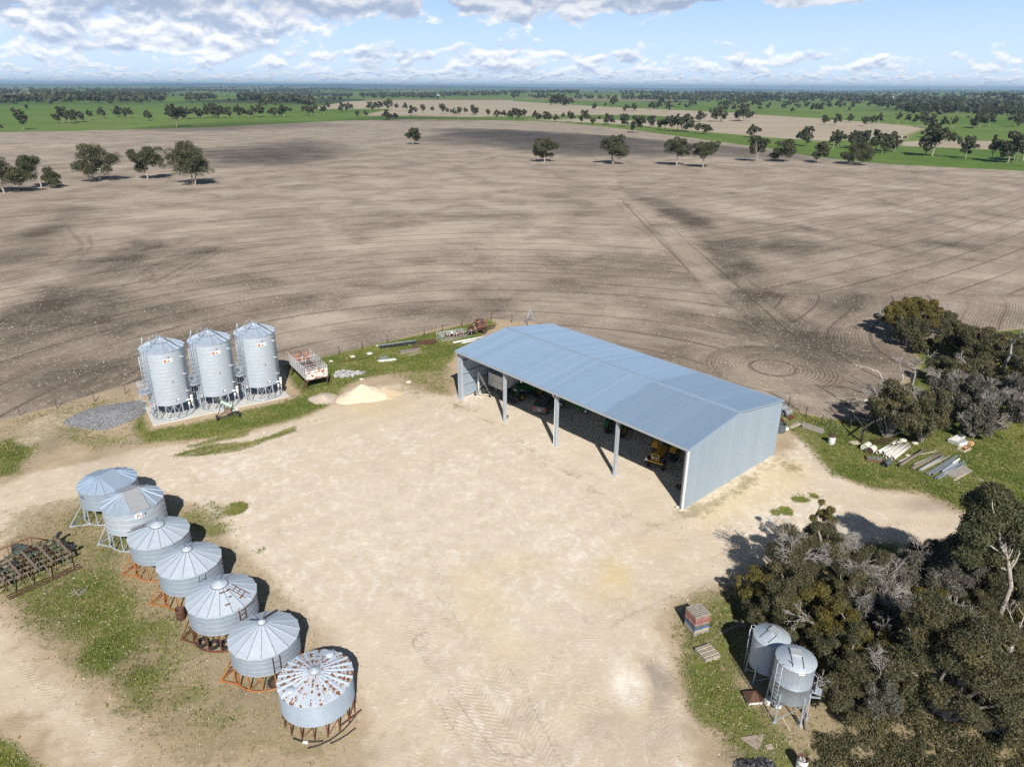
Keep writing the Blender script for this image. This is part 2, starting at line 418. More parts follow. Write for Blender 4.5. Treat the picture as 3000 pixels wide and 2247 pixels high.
    poly(g, [(-400, 2080), (0, 2148), (60, 2183), (110, 2225), (140, 2260), (160, 2500), (-500, 2500)], 1.0, 1.2)
    poly(g, [(2030, 1755), (2160, 1700), (2200, 1790), (2230, 1850), (2190, 2000), (2230, 2060), (2280, 2110), (2440, 2247), (2460, 2400), (2150, 2400), (2120, 2200), (2060, 2110), (2015, 2050), (1990, 1960), (1965, 1860)], .72, 2.5)
    poly(g, [(2010, 1960), (2060, 1940), (2150, 2030), (2180, 2100), (2060, 2100), (2025, 2060)], .95, 2)
    poly(g, [(2285, 1195), (2420, 1225), (2560, 1235), (2640, 1150), (2700, 1060), (2660, 1020), (2690, 1000), (2800, 985), (2930, 968), (3000, 960), (3700, 930), (3900, 1500), (3000, 1500), (2900, 1520), (2820, 1500), (2700, 1442), (2560, 1435), (2440, 1395), (2390, 1335), (2330, 1275), (2290, 1245)], .97, 2)
    poly(g, [(2230, 1660), (2450, 1596), (2700, 1590), (2860, 1580), (3000, 1570), (3600, 1600), (3600, 2600), (2600, 2600), (2440, 2150), (2350, 2050), (2360, 1900)], .40, 3)
    ell(g, 2900, 1800, 110, 70, .8, 1.0); ell(g, 2800, 1660, 120, 60, .8, 1.0)
    poly(g, [(2480, 1600), (2620, 1592), (2640, 1650), (2560, 1700), (2500, 1660)], .95, 1.5)
    for e in ((2300, 1495, 24, 14), (2345, 1462, 30, 10), (2270, 1500, 16, 10), (2385, 1452, 14, 8)): ell(g, *e, .95, .5)
    poly(g, [(2270, 1180), (2330, 1215), (2420, 1290), (2400, 1330), (2330, 1270), (2270, 1230)], .7, 2)
    poly('gravel', [(2330, 1245), (2400, 1310), (2470, 1380), (2540, 1430), (2420, 1440), (2340, 1380), (2290, 1330)], .72, 3)
    # ---- thin dry growth
    line('dry', [(1340, 1190), (1400, 1215), (1520, 1285), (1640, 1370), (1760, 1450), (1900, 1540), (2000, 1570)], 3.2, .52, 3.5)
    poly('dry', [(0, 1500), (300, 1440), (600, 1500), (800, 1700), (1000, 1950), (1060, 2080), (960, 2247), (500, 2247), (120, 1900), (0, 1750)], .95, 6)
    poly('dry', [(1950, 1750), (2200, 1680), (2260, 1800), (2460, 2247), (2100, 2247), (1960, 1900)], .75, 3)
    poly('dry', [(2285, 1190), (2560, 1235), (3000, 1050), (3000, 1530), (2500, 1420), (2330, 1275)], .35, 3)
    poly('dry', [(2230, 1660), (2860, 1590), (3400, 1600), (3400, 2500), (2460, 2500)], .9, 4)
    ell('dry', 150, 1250, 200, 90, .6); ell('dry', 1250, 1130, 130, 50, .6, 1.3)
    ell('dry', 990, 1645, 80, 20, .35); ell('dry', 850, 1560, 60, 20, .4)
    # ---- ochre sand and ash
    s = 'sand'
    ell(s, 1380, 1700, 60, 40, .55, 1.2); ell(s, 1420, 1790, 70, 70, .5, 1.2); ell(s, 1510, 1650, 85, 28, .5, 1.2); ell(s, 1800, 1690, 50, 60, .95, 1); ell(s, 1760, 1735, 80, 24, .5, 1); ell(s, 1900, 1600, 90, 30, .4)
    poly(s, [(2005, 1500), (2265, 1336), (2345, 1352), (2390, 1390), (2320, 1450), (2160, 1520), (2060, 1560)], .55, 2)
    line('dry', [(2010, 1510), (2150, 1440), (2280, 1350), (2330, 1370)], 2.5, .7, 3)
    ell(s, 1480, 1900, 60, 60, .35, 1.2); ell(s, 1100, 1190, 90, 30, .5, 1.2)
    for e in ((1890, 1965, 45, 40, 1.0), (1935, 2000, 45, 40, .9), (1920, 2060, 40, 40, .7), (1500, 2230, 600, 90, .16), (1180, 2080, 120, 160, .14), (1980, 1790, 90, 60, .3), (1560, 2050, 70, 60, .28), (1780, 2120, 80, 60, .3), (1960, 2130, 120, 50, .25), (1060, 2190, 90, 60, .25), (1500, 2110, 60, 25, .3), (760, 2030, 90, 40, .6),
              (2230, 2225, 120, 30, .6), (940, 1640, 60, 12, .35), (860, 1520, 60, 15, .3), (340, 1320, 60, 60, .3), (160, 1300, 40, 70, .35), (1370, 1200, 45, 12, .6), (1390, 1232, 25, 8, .6), (2440, 1350, 60, 20, .4), (2720, 1480, 90, 16, .5)):
        ell('dark', *e, soft=1.2)
    ell('gravel', 1385, 1215, 20, 8, 1.0); ell('dark', 1838, 2000, 50, 62, -1.5, 1.2)
    for (u0, v0, ru, rv, k) in ((1330, 1520, 470, 270, -.42), (1620, 1330, 260, 90, -.35), (1480, 1230, 150, 50, -.3), (1330, 1850, 300, 110, -.3), (1150, 1480, 140, 110, -.45), (1520, 1800, 130, 60, -.35), (1330, 1830, 120, 60, -.25), (1750, 1850, 140, 60, -.2), (1250, 1300, 300, 60, -.12), (1650, 1360, 80, 40, -.2)):
        ell('dark', u0, v0, ru, rv, k, 1.6)
    # ---- wheel tracks
    k = 'track'
    for px in ([(0, 1455), (300, 1390), (560, 1330), (760, 1280), (1000, 1210)], [(0, 1500), (250, 1430), (520, 1360), (800, 1290)], [(0, 1540), (200, 1470), (420, 1400)], [(530, 1320), (740, 1270), (860, 1240)], [(610, 1300), (760, 1262), (880, 1230)],
               [(3000, 1560), (2700, 1530), (2480, 1530), (2300, 1580), (2120, 1660), (1960, 1740), (1700, 1850), (1600, 1960)], [(3000, 1545), (2750, 1500), (2500, 1480), (2250, 1560), (2000, 1680), (1750, 1790), (1650, 1880)],
               [(2150, 1700), (1990, 1800), (1920, 1900), (1900, 2100), (1920, 2247)], [(1130, 1960), (1250, 2060), (1370, 2180), (1420, 2247)], [(1280, 1980), (1400, 2090), (1520, 2190), (1570, 2247)], [(1480, 1960), (1560, 2140), (1640, 2247)], [(1170, 2120), (1200, 2247)],
               [(0, 1800), (200, 1950), (420, 2110), (560, 2247)], [(0, 1900), (130, 2010), (300, 2130), (400, 2247)], [(1300, 1150), (1100, 1350), (1150, 1700), (1250, 1900), (1500, 2247)], [(1300, 1230), (1230, 1500), (1300, 1800), (1440, 2000)],
               [(1380, 1230), (1500, 1310), (1620, 1400), (1760, 1490), (1800, 1540)],
               [(1160, 1730), (1220, 1880), (1330, 2050), (1450, 2247)], [(1330, 1790), (1380, 1900), (1470, 2050), (1560, 2247)], [(1600, 1950), (1690, 2080), (1760, 2200)], [(1660, 1960), (1740, 2120), (1830, 2200)], [(1250, 1880), (1340, 1990), (1480, 2170)], [(1040, 1620), (1180, 1700), (1300, 1860)], [(1480, 1300), (1420, 1420), (1400, 1560), (1420, 1640)]):
        line(k, px, .55, .8, .6)
        q = [(u + 26 + (v - 1300) * .02, v + 9) for u, v in px]; line(k, q, .5, .6, .6)
    # ---- paddocks far off
    Z8 = lambda L: [(1500 + a / 1.4747, 180 + b / 1.4747) for a, b in L]
    Z7 = lambda L: [(a / 1.4747, 180 + b / 1.4747) for a, b in L]
    p = 'paddock'
    for L in (Z8([(-640, 235), (-500, 200), (-200, 178), (0, 163), (120, 172), (420, 195), (800, 214), (1040, 226), (850, 250), (560, 232), (300, 232), (0, 238), (-200, 240), (-420, 238)]),
              Z8([(60, 255), (300, 248), (560, 258), (860, 246), (1040, 230), (1300, 246), (1560, 266), (1790, 285), (1700, 318), (1690, 340), (1500, 335), (1350, 345), (1100, 328), (850, 306), (640, 285), (400, 268)]),
              Z8([(1640, 352), (1830, 340), (2212, 350), (2700, 365), (2700, 405), (2212, 386), (1700, 366)]),
              Z7([(1330, 205), (1500, 172), (1700, 165), (2212, 160), (2212, 222), (1900, 215), (1700, 205)])):
        poly(p, L, 1.0, 14); poly(g, L, 0.0, 14)
    line(p, Z7([(1360, 190), (1480, 178), (1560, 176)]), 14, 1.0, 8); line(p, Z8([(820, 303), (1000, 318), (1250, 342), (1500, 348), (1650, 350)]), 7, 1.0, 5)
    line(p, Z8([(1690, 345), (1820, 310), (1870, 292)]), 8, 1.0, 5); line(p, Z8([(1640, 362), (1900, 378), (2300, 400)]), 5, 1.0, 4)
    line(p, Z8([(600, 140), (700, 158), (900, 164)]), 20, 1.0, 8)
    # ---- cultivation coordinates: across and along the working direction
    cx, cy = -1.0, 67.0
    ac = np.hypot(x - cx, y - cy); al = np.arctan2(x - cx, y - cy) * np.maximum(ac, 40.0)
    wob = 2.2 * np.sin(x / 37 + y / 61) + 1.1 * np.sin(x / 17 - y / 23)
    ac = ac + wob
    bend = 6 * np.sin((x - 30) / 40.0)
    t38 = R(38)
    a2 = -(x + 20) * math.sin(t38) + (y + bend) * math.cos(t38); b2 = x * math.cos(t38) + y * math.sin(t38)
    edge = 41 + 3 * np.sin(y / 45.0)
    right = (x > edge) & (y < 420 + 0 * x)
    ac = np.where(right, a2, ac); al = np.where(right, b2, al)
    band = (np.abs(x - edge + 1) < 4.8) & (y > 98) & (y < 235)
    ac = np.where(band, x * 0.999, ac); al = np.where(band, y, al)
    lx, ly = x - 34.5, (y - 87.5); q = np.hypot(lx, ly * 1.0)
    loop = q < 8.5
    ac = np.where(loop, q, ac); al = np.where(loop, np.arctan2(lx, ly) * 5, al)
    # S shaped passes round the end of the tree clump
    sx = (x > 44) & (y < 124) & (y > 70) & ~loop
    ac = np.where(sx, x + 4.5 * np.sin((y - 84) / 8.5) - 0.25 * (y - 90), ac); al = np.where(sx, y, al)

    yard_t = TM & (M[2] < .4)
    ac = np.where(yard_t, TA, ac); al = np.where(yard_t, TL, al)
    nf = (nr - 1) * nt_
    idx = np.arange(nr * nt_, dtype=np.int32).reshape(nr, nt_)
    A = idx[:-1, :]; B = idx[1:, :]
    F = np.stack([A, np.roll(A, -1, 1), np.roll(B, -1, 1), B], -1).reshape(-1, 4)[:, ::-1]
    z = relief(x, y) + 0.03 * np.sin(x * 1.3 + 2 * np.sin(y * .31)) * np.sin(y * 1.1) * np.clip((600 - dist) / 300, 0, 1)
    # the pad under the shed falls away on its right
    me = np_mesh('ground', np.stack([x, y, z], 1), F, None, True)
    def fcol(name, chs):
        a = me.attributes.new(name, 'FLOAT_COLOR', 'POINT')
        a.data.foreach_set('color', np.ascontiguousarray(M[chs].T, np.float32).ravel())
    fcol('cover', [0, 1, 2, 3]); fcol('tone', [4, 5, 6, 7])
    a = me.attributes.new('passes', 'FLOAT_VECTOR', 'POINT')
    a.data.foreach_set('vector', np.stack([ac, al, np.zeros(n)], 1).astype(np.float32).ravel())
    me.materials.append(ground_material())
    o = bpy.data.objects.new('ground', me); COL.objects.link(o); tag(o, kind='structure')
    return o

def ground_material():
    m, nt, b = new_mat('ground_soil_and_grass')
    P = nt.pos()
    cov = nt.attr('cover'); ton = nt.attr('tone'); pas = nt.attr('passes').outputs['Vector']
    def chan(a):
        s = nt.n.new('ShaderNodeSeparateColor'); nt.l.new(a.outputs['Color'], s.inputs[0]); return s.outputs[0], s.outputs[1], s.outputs[2], a.outputs['Alpha']
    grass, gravel, field, dry = chan(cov); dark, sand, track, padd = chan(ton)
    dist = nt.vm('LENGTH', P); 
    ln = nt.n.new('ShaderNodeVectorMath'); ln.operation = 'LENGTH'; nt.l.new(P, ln.inputs[0]); dist = ln.outputs['Value']
    nA = nt.noise(P, 0.06, 4, .6); nB = nt.noise(P, 0.35, 5, .62, .4); nC = nt.noise(P, 1.6, 5, .65); nD = nt.noise(P, 7.0, 4, .7)
    fine = nt.add(nt.mul(nC, .5), nt.mul(nD, .5))
    ragged = nt.sub(nt.add(nt.mul(nB, .45), nt.add(nt.mul(nC, .30), nt.mul(nD, .25))), .5)
    def rag(mask, k=1.6, lo=.42, hi=.60, gain=1.0):
        return nt.sstep(nt.add(mask, nt.mul(ragged, k)), lo, hi)
    # bare earth
    earth = nt.mix(nt.lin(nB, .3, .7), (.40, .31, .205), (.53, .42, .295))
    earth = nt.mix(nt.mul(nt.sstep(nD, .52, .70), .55), earth, (.25, .19, .12))
    # pale crushed limestone of the yard
    n5 = nt.noise(nt.vm('MULTIPLY', P, (1.0, .8, 1.0)), 1.25, 9, .78, .5)
    grv = nt.mix(nt.lin(nA, .3, .7), (.60, .497, .378), (.655, .562, .447))
    grv = nt.mix(nt.mul(nt.sstep(nt.add(n5, nt.mul(nt.sub(nA, .5), .40)), .50, .66), .76), grv, (.81, .745, .66))
    grv = nt.mix(nt.mul(nt.sstep(nB, .5, .78), .55), grv, (.52, .42, .305))
    grv = nt.mix(nt.mul(nt.sstep(fine, .50, .66), .22), grv, (.42, .32, .22))
    # tread marks of heavy tyres printed in the surface
    pv = nt.sep(P); tc = nt.sep(pas)
    trd = nt.m('SINE', nt.mul(nt.add(tc[1], nt.mul(nt.m('ABSOLUTE', tc[0]), .9)), 2 * math.pi / .34))
    tread = nt.mul(nt.mul(nt.sstep(trd, -.1, .7), nt.sstep(track, .12, .42)), nt.sstep(nt.add(nt.mul(nt.noise(P, .22, 3, .6), .7), nt.mul(nC, .3)), .42, .58))
    grv = nt.mix(nt.mul(tread, .20), grv, (.33, .25, .17))
    grv = nt.mix(nt.mul(sand, .75), grv, nt.mix(nC, (.60, .43, .22), (.68, .57, .30)))
    grv = nt.mix(nt.mul(track, .46), grv, nt.mix(nt.sstep(nC, .4, .6), (.44, .35, .25), (.73, .63, .51)))
    # grass
    gcol = nt.mix(nt.lin(nt.add(nt.mul(nB, .5), nt.mul(nD, .5)), .34, .66), (.055, .088, .015), (.175, .215, .045))
    gcol = nt.mix(nt.mul(nt.sstep(nA, .46, .66), .6), gcol, (.235, .245, .05))
    dcol = nt.mix(nt.lin(nD, .3, .7), (.17, .14, .075), (.36, .30, .18))
    dcol = nt.mix(nt.mul(nt.sstep(nC, .46, .66), .8), dcol, (.17, .165, .062))
    gcol = nt.mix(nt.mul(nt.sstep(nt.add(nt.mul(nC, .6), nt.mul(nB, .4)), .45, .63), .62), gcol, nt.mix(nD, (.17, .155, .06), (.37, .32, .175)))
    # tilled soil
    px_, py_, _ = nt.sep(pas)
    streak = nt.noise(nt.comb(nt.mul(px_, .6), nt.mul(py_, .085)), 1.0, 5, .66)
    broad = nt.noise(nt.comb(nt.mul(px_, .055), nt.mul(py_, .034)), 1.0, 5, .62, .5)
    fr = nt.m('ABSOLUTE', nt.sub(nt.m('FRACT', nt.add(nt.mul(px_, 1 / 6.5), nt.mul(nt.noise(P, .05, 2), .10))), .5))
    passl = nt.mul(nt.sstep(fr, .062, .012), nt.sstep(nt.noise(nt.comb(nt.mul(px_, .4), nt.mul(py_, .02)), 1.0, 2), .28, .52, .25, 1.0))
    ridge = nt.m('SINE', nt.mul(px_, 2 * math.pi / .52))
    rid = nt.mul(nt.sstep(nt.add(ridge, nt.mul(nt.sub(nC, .5), 2.6)), -.6, .9), nt.sstep(nt.noise(P, .045, 2), .40, .58))
    tone = nt.add(nt.add(nt.mul(nt.sub(nt.add(nt.mul(streak, .17), nt.add(nt.mul(broad, .34), nt.mul(nt.noise(P, .07, 5, .62, .6), .49))), .5), 2.4), .56), nt.mul(dark, -.47))
    tone = nt.add(tone, nt.mul(nt.sub(nC, .5), .55))
    tone = nt.sub(tone, nt.mul(nt.mul(rid, nt.lin(dist, 60, 260, 1, 0)), .20))
    soil = nt.mix(nt.lin(tone, .08, .85), (.102, .080, .063), (.475, .400, .325))
    soil = nt.mix(nt.mul(passl, nt.lin(dist, 60, 600, .78, .30)), soil, (.10, .078, .06))
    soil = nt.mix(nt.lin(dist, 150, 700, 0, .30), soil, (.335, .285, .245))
    vd = nt.voro(P, 2.1); 
    stone = nt.mul(nt.sstep(nt.add(vd, nt.mul(nD, .12)), .27, .20), nt.sstep(nt.add(nB, nt.mul(nA, .5)), .62, .92))
    vd2 = nt.voro(P, .9)
    stone = nt.m('MAXIMUM', stone, nt.mul(nt.sstep(vd2, .17, .12), .9))
    soil = nt.mix(nt.mul(stone, .7), soil, nt.mix(nD, (.40, .33, .25), (.62, .55, .46)))
    spk = nt.mul(nt.sstep(nt.voro(P, 4.3), .26, .16), nt.mul(nt.sstep(nt.noise(P, .11, 3), .42, .60), nt.lin(dist, 90, 330, .8, .0)))
    soil = nt.mix(spk, soil, (.52, .45, .36))
    # far farmland
    vcell = nt.voro(nt.vm('MULTIPLY', P, (1.0, .55, 0.0)), 1 / 520.0, out=1, rnd=.9)
    vr = nt.sep(vcell)[0]
    fgreen = nt.mix(nt.lin(nA, .3, .7), (.072, .132, .026), (.125, .205, .045))
    fgreen = nt.mix(nt.lin(nt.noise(P, .004, 3), .35, .7), fgreen, (.165, .225, .065))
    fg2 = nt.mix(nt.sstep(vr, .45, .55), fgreen, (.075, .125, .04)); fg2 = nt.mix(nt.sstep(vr, .70, .74), fg2, (.24, .215, .125)); fg2 = nt.mix(nt.sstep(vr, .86, .88), fg2, (.055, .075, .035))
    fgreen = nt.mix(nt.sstep(dist, 1300, 1900), fgreen, fg2)
    gcol = nt.mix(nt.sstep(dist, 260, 420), gcol, fgreen)
    lines = nt.mul(nt.sstep(nt.m('SINE', nt.add(nt.mul(pv[1], .16), nt.mul(pv[0], .035))), .5, 1.0), .25)
    pcol = nt.mix(nt.lin(nt.noise(nt.vm('MULTIPLY', P, (.25, 1.0, 1.0)), .035, 4), .3, .7), (.34, .285, .215), (.47, .41, .32))
    pcol = nt.mix(lines, pcol, (.27, .22, .165))
    # put together
    c = earth
    gm = rag(gravel, 1.2, .36, .66)
    c = nt.mix(gm, c, grv)
    c = nt.mix(nt.mul(sand, nt.sub(.5, nt.mul(gm, .5))), c, (.60, .44, .24))
    c = nt.mix(nt.mul(rag(dry, 2.2, .44, .68), .62), c, dcol)
    fm = rag(field, .5, .40, .6)
    dk = nt.mul(nt.mul(nt.m('MAXIMUM', dark, 0.0), .8), nt.sub(1.0, fm))
    c = nt.mix(dk, c, nt.mix(nC, (.13, .115, .10), (.32, .28, .24)))
    lt = nt.mul(nt.m('MAXIMUM', nt.mul(dark, -1.0), 0.0), nt.sub(1.0, fm))
    c = nt.mix(nt.mul(lt, nt.sstep(n5, .26, .66)), c, (.82, .76, .67))
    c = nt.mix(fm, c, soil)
    c = nt.mix(nt.mul(nt.sstep(nt.add(padd, nt.mul(ragged, .3)), .4, .6), 1.0), c, pcol)
    gr = nt.mul(rag(grass, 2.4, .34, .86), nt.sub(1.0, nt.mul(track, .5)))
    c = nt.mix(gr, c, gcol)
    # small pale stones lying everywhere near the yard
    v3 = nt.voro(P, 1.35); st3 = nt.mul(nt.sstep(nt.add(v3, nt.mul(nD, .1)), .21, .15), nt.mul(nt.sub(1.0, nt.mul(gm, .85)), nt.sstep(nB, .42, .62)))
    c = nt.mix(nt.mul(st3, nt.lin(dist, 180, 420, .5, 0)), c, (.60, .53, .43))
    nt.put(b.inputs['Base Color'], c)
    b.inputs['Roughness'].default_value = 0.95; b.inputs['Specular IOR Level'].default_value = 0.12
    h = nt.add(nt.mul(nC, .5), nt.mul(nD, .35))
    h = nt.add(h, nt.add(nt.mul(nt.mul(gr, nD), .9), nt.mul(nt.mul(fm, nt.mul(rid, -.35)), 1.0)))
    h = nt.sub(h, nt.mul(nt.mul(tread, gm), .12)); h = nt.add(h, nt.mul(stone, nt.mul(fm, .5)))
    nt.put(b.inputs['Normal'], nt.bump(h, .55, .14))
    return m
ground = build_ground()

# ================================================================ MACHINERY SHED
SHED_L, SHED_W, EAVE, RIDGE = 31.82, 15.26, 6.0, 7.12
SHED0 = Vector((-6.32, 76.80, 0)); SHED_RZ = math.atan2(-0.7445, 0.6677)
def S2W(x, y, z=0.0):
    c, s = math.cos(SHED_RZ), math.sin(SHED_RZ)
    return Vector((SHED0.x + x * c - y * s, SHED0.y + x * s + y * c, z))
def W2S(p):
    c, s = math.cos(-SHED_RZ), math.sin(-SHED_RZ); dx, dy = p[0] - SHED0.x, p[1] - SHED0.y
    return Vector((dx * c - dy * s, dx * s + dy * c, 0))

def shed_sheet_mat(name, lo, hi, split=None, rough=.42):
    m, nt, b = new_mat(name)
    o = nt.obj(); x, y, z = nt.sep(o)
    q = nt.add(x, nt.mul(y, 1.0 if split is None else 0.0))
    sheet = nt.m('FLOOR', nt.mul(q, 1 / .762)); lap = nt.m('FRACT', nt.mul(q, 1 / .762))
    wn = nt.n.new('ShaderNodeTexWhiteNoise'); wn.noise_dimensions = '1D'; nt.l.new(sheet, wn.inputs['W'])
    f = nt.add(nt.mul(wn.outputs[0], .38), nt.mul(nt.noise(nt.vm('MULTIPLY', o, (3.0, .5, .5)), 1.0, 4), .45))
    c = nt.mix(nt.lin(f, .15, .85), lo, hi)
    c = nt.mix(nt.mul(nt.sstep(lap, .085, .03), .22), c, tuple(v * .45 for v in lo))  # thin shadow line along each sheet lap, painted into the colour
    scr = nt.m('FRACT', nt.mul(y if split is not None else z, 1 / 1.78))
    c = nt.mix(nt.mul(nt.sstep(scr, .05, .02), .13), c, tuple(v * .4 for v in lo))
    dirt = nt.mul(nt.sstep(nt.noise(nt.vm('MULTIPLY', o, (1.4, 1.4, .8)), 1.0, 6, .7), .56, .72), .10)
    c = nt.mix(dirt, c, (.33, .31, .28))
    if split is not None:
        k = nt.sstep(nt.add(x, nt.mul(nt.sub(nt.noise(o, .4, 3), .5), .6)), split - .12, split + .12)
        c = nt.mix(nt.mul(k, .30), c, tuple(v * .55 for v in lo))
    # screw lines over the purlins, faint water marks
    c = nt.mix(nt.mul(nt.sstep(nt.noise(nt.vm('MULTIPLY', o, (9.0, .6, .6)), 1.0, 3), .55, .75), .06), c, (.22, .26, .31))
    nt.put(b.inputs['Base Color'], c)
    b.inputs['Metallic'].default_value = .25; b.inputs['Roughness'].default_value = rough; b.inputs['Specular IOR Level'].default_value = .35
    return m
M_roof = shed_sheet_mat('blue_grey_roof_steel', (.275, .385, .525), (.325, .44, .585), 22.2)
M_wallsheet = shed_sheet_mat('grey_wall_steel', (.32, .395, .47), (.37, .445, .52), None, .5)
M_galv = pm('galvanised_steel', (.50, .56, .63), .45, .35, .15, 2.0)
M_galvdk = pm('galvanised_steel_dull', (.33, .37, .42), .55, .3, .2, 2.0)
M_white = pm('white_paint', (.78, .78, .76), .5, 0, .08, 3.0)

def ribbed(mb, p0, along, up, L, H, pitch=.2, depth=.03, nrm=None, hfun=None):
    """ribbed steel: trapezoid profile along 'along', swept along 'up'"""
    p0, a, u = Vector(p0), Vector(along).normalized(), Vector(up).normalized()
    n = Vector(nrm) if nrm is not None else a.cross(u)
    prof = []
    k = 0; x = 0.0
    while x < L - 1e-6:
        for (fx, d) in (((0, 0), (.62, 0), (.70, 1), (.92, 1)) if pitch < .24 else ((0, 0), (.17, .25), (.33, .75), (.5, 1), (.67, .75), (.83, .25))):
            xx = x + fx * pitch
            if xx <= L: prof.append((xx, d * depth))
        x += pitch
    prof.append((L, 0))
    rows = []
    for t in (0.0, 1.0):
        rows.append([p0 + a * px + n * d + u * (t * (H if hfun is None else hfun(px))) for px, d in prof])
    mb.sheet(rows)
def build_shed():
    sh = empty('machinery_shed', SHED0, SHED_RZ, 'long open fronted farm shed with blue grey ribbed steel gable roof', 'shed')
    L, W, h, r = SHED_L, SHED_W, EAVE, RIDGE
    ov = .12
    sl = math.hypot(W / 2 + ov, (r - h) * (W / 2 + ov) / (W / 2)); 
    rise = (r - h) / (W / 2)
    # two roof slopes
    mb = MB(); u = Vector((0, 1, rise)).normalized()
    ribbed(mb, (-ov, -ov, h - rise * ov), (1, 0, 0), u, L + 2 * ov, sl, .2, .036, Vector((0, -rise, 1)).normalized())
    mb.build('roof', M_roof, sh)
    mb = MB(); u = Vector((0, -1, rise)).normalized()
    ribbed(mb, (-ov, W + ov, h - rise * ov), (1, 0, 0), u, L + 2 * ov, sl, .2, .036, Vector((0, rise, 1)).normalized())
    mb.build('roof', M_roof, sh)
    mb = MB()
    for s in (-1, 1):
        mb.sheet([[(-ov - .02, W / 2, r + .075), (L + ov + .02, W / 2, r + .075)], [(-ov - .02, W / 2 + s * .24, r + .05 - .24 * rise), (L + ov + .02, W / 2 + s * .24, r + .05 - .24 * rise)],
                  [(-ov - .02, W / 2 + s * .26, r - .0 - .24 * rise), (L + ov + .02, W / 2 + s * .26, r - .0 - .24 * rise)]])
    mb.build('ridge_cap', pm('ridge_steel', (.30, .40, .53), .5, .2, .1), sh)
    # barge caps along the gables
    for x in (-ov - .03, L + ov + .03):
        mb = MB()
        for y0, y1 in ((-ov, W / 2), (W / 2, W + ov)):
            z0 = h + rise * (y0 if y0 < W / 2 else W - y0); z1 = h + rise * (y1 if y1 <= W / 2 else W - y1)
            mb.bar((x, y0, z0 + .02), (x, y1, z1 + .02), .09, .20, up=(1, 0, 0))
        mb.build('barge_cap', pm('barge_steel', (.36, .46, .58), .5, .2, .1), sh)
    gut = pm('gutter_steel', (.42, .46, .50), .5, .25, .1)
    mb = MB(); mb.box((L / 2, -ov - .09, h - .07), (L + .3, .17, .16)); mb.build('gutter', gut, sh)
    mb = MB(); mb.box((L / 2, W + ov + .09, h - .07), (L + .3, .17, .16)); mb.build('gutter', gut, sh)
    # walls
    hf = lambda t: h + rise * (t if t < W / 2 else W - t) - .03
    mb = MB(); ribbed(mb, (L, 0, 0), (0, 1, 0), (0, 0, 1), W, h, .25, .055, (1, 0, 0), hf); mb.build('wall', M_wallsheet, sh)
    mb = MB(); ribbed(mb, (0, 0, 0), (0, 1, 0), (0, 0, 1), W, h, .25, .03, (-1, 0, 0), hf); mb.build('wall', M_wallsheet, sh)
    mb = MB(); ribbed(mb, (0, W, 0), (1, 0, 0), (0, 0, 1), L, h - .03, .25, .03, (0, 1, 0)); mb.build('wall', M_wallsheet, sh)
    # corner flashing seen white at the front right edge
    mb = MB(); mb.box((L + .045, -.06, h / 2 - .05), (.12, .20, h - .1)); mb.build('corner_flashing', M_white, sh)
    mb = MB(); mb.box((L + .05, W + .05, h / 2 - .05), (.10, .10, h - .1)); mb.build('corner_flashing', M_galv, sh)
    # portal frames: posts, rafters
    def post(x, y, col=M_galv):
        mb = MB(); mb.box((x, y, (h - .15) / 2), (.10, .34, h - .15)); mb.box((x - .1, y, (h - .15) / 2), (.02, .36, h - .152)); mb.box((x + .1, y, (h - .15) / 2), (.02, .36, h - .154))
        mb.box((x - .0, y, .02), (.42, .55, .04)); return mb.build('post', col, sh)
    bays = [.35, 8.02, 16.0, 23.9, L - .25]
    for x in bays: post(x, .26); post(x, W - .3, M_galvdk)
    mb = MB(); mb.box((.02, .1, h / 2 - .08), (.12, .16, h - .16)); mb.build('post', M_galv, sh)
    for x in bays:
        for y0, y1 in ((.1, W / 2), (W / 2, W - .1)):
            mb = MB(); z = lambda y: h - .3 + rise * (y if y <= W / 2 else W - y)
            mb.bar((x, y0, z(y0)), (x, y1, z(y1)), .16, .34, up=(1, 0, 0)); mb.build('rafter', M_galvdk, sh)
    for i in range(9):
        y = .5 + i * (W - 1.0) / 8; z = h - .1 + rise * (y if y <= W / 2 else W - y)
        mb = MB(); mb.box((L / 2, y, z), (L - .2, .06, .14)); mb.build('purlin', M_galvdk, sh)
    for z in (.35, 1.75, 3.15, 4.55):
        mb = MB(); mb.box((.13, W / 2 + .2, z), (.14, W - .8, .12)); mb.build('girt', M_galv, sh)
        mb = MB(); mb.box((L - .14, W / 2 + .2, z), (.14, W - .8, .12)); mb.build('girt', M_galvdk, sh)
        mb = MB(); mb.box((L / 2, W - .1, z), (L - .8, .14, .12)); mb.build('girt', M_galvdk, sh)
    # white downpipe on the middle post
    mb = MB(); mb.path([(15.72, -.18, h - .14), (15.72, -.12, h - .35), (15.78, .16, h - .75), (15.78, .16, .12), (15.78, -.02, .06)], .055, 10); mb.build('downpipe', M_white, sh)
    return sh
shed = build_shed()

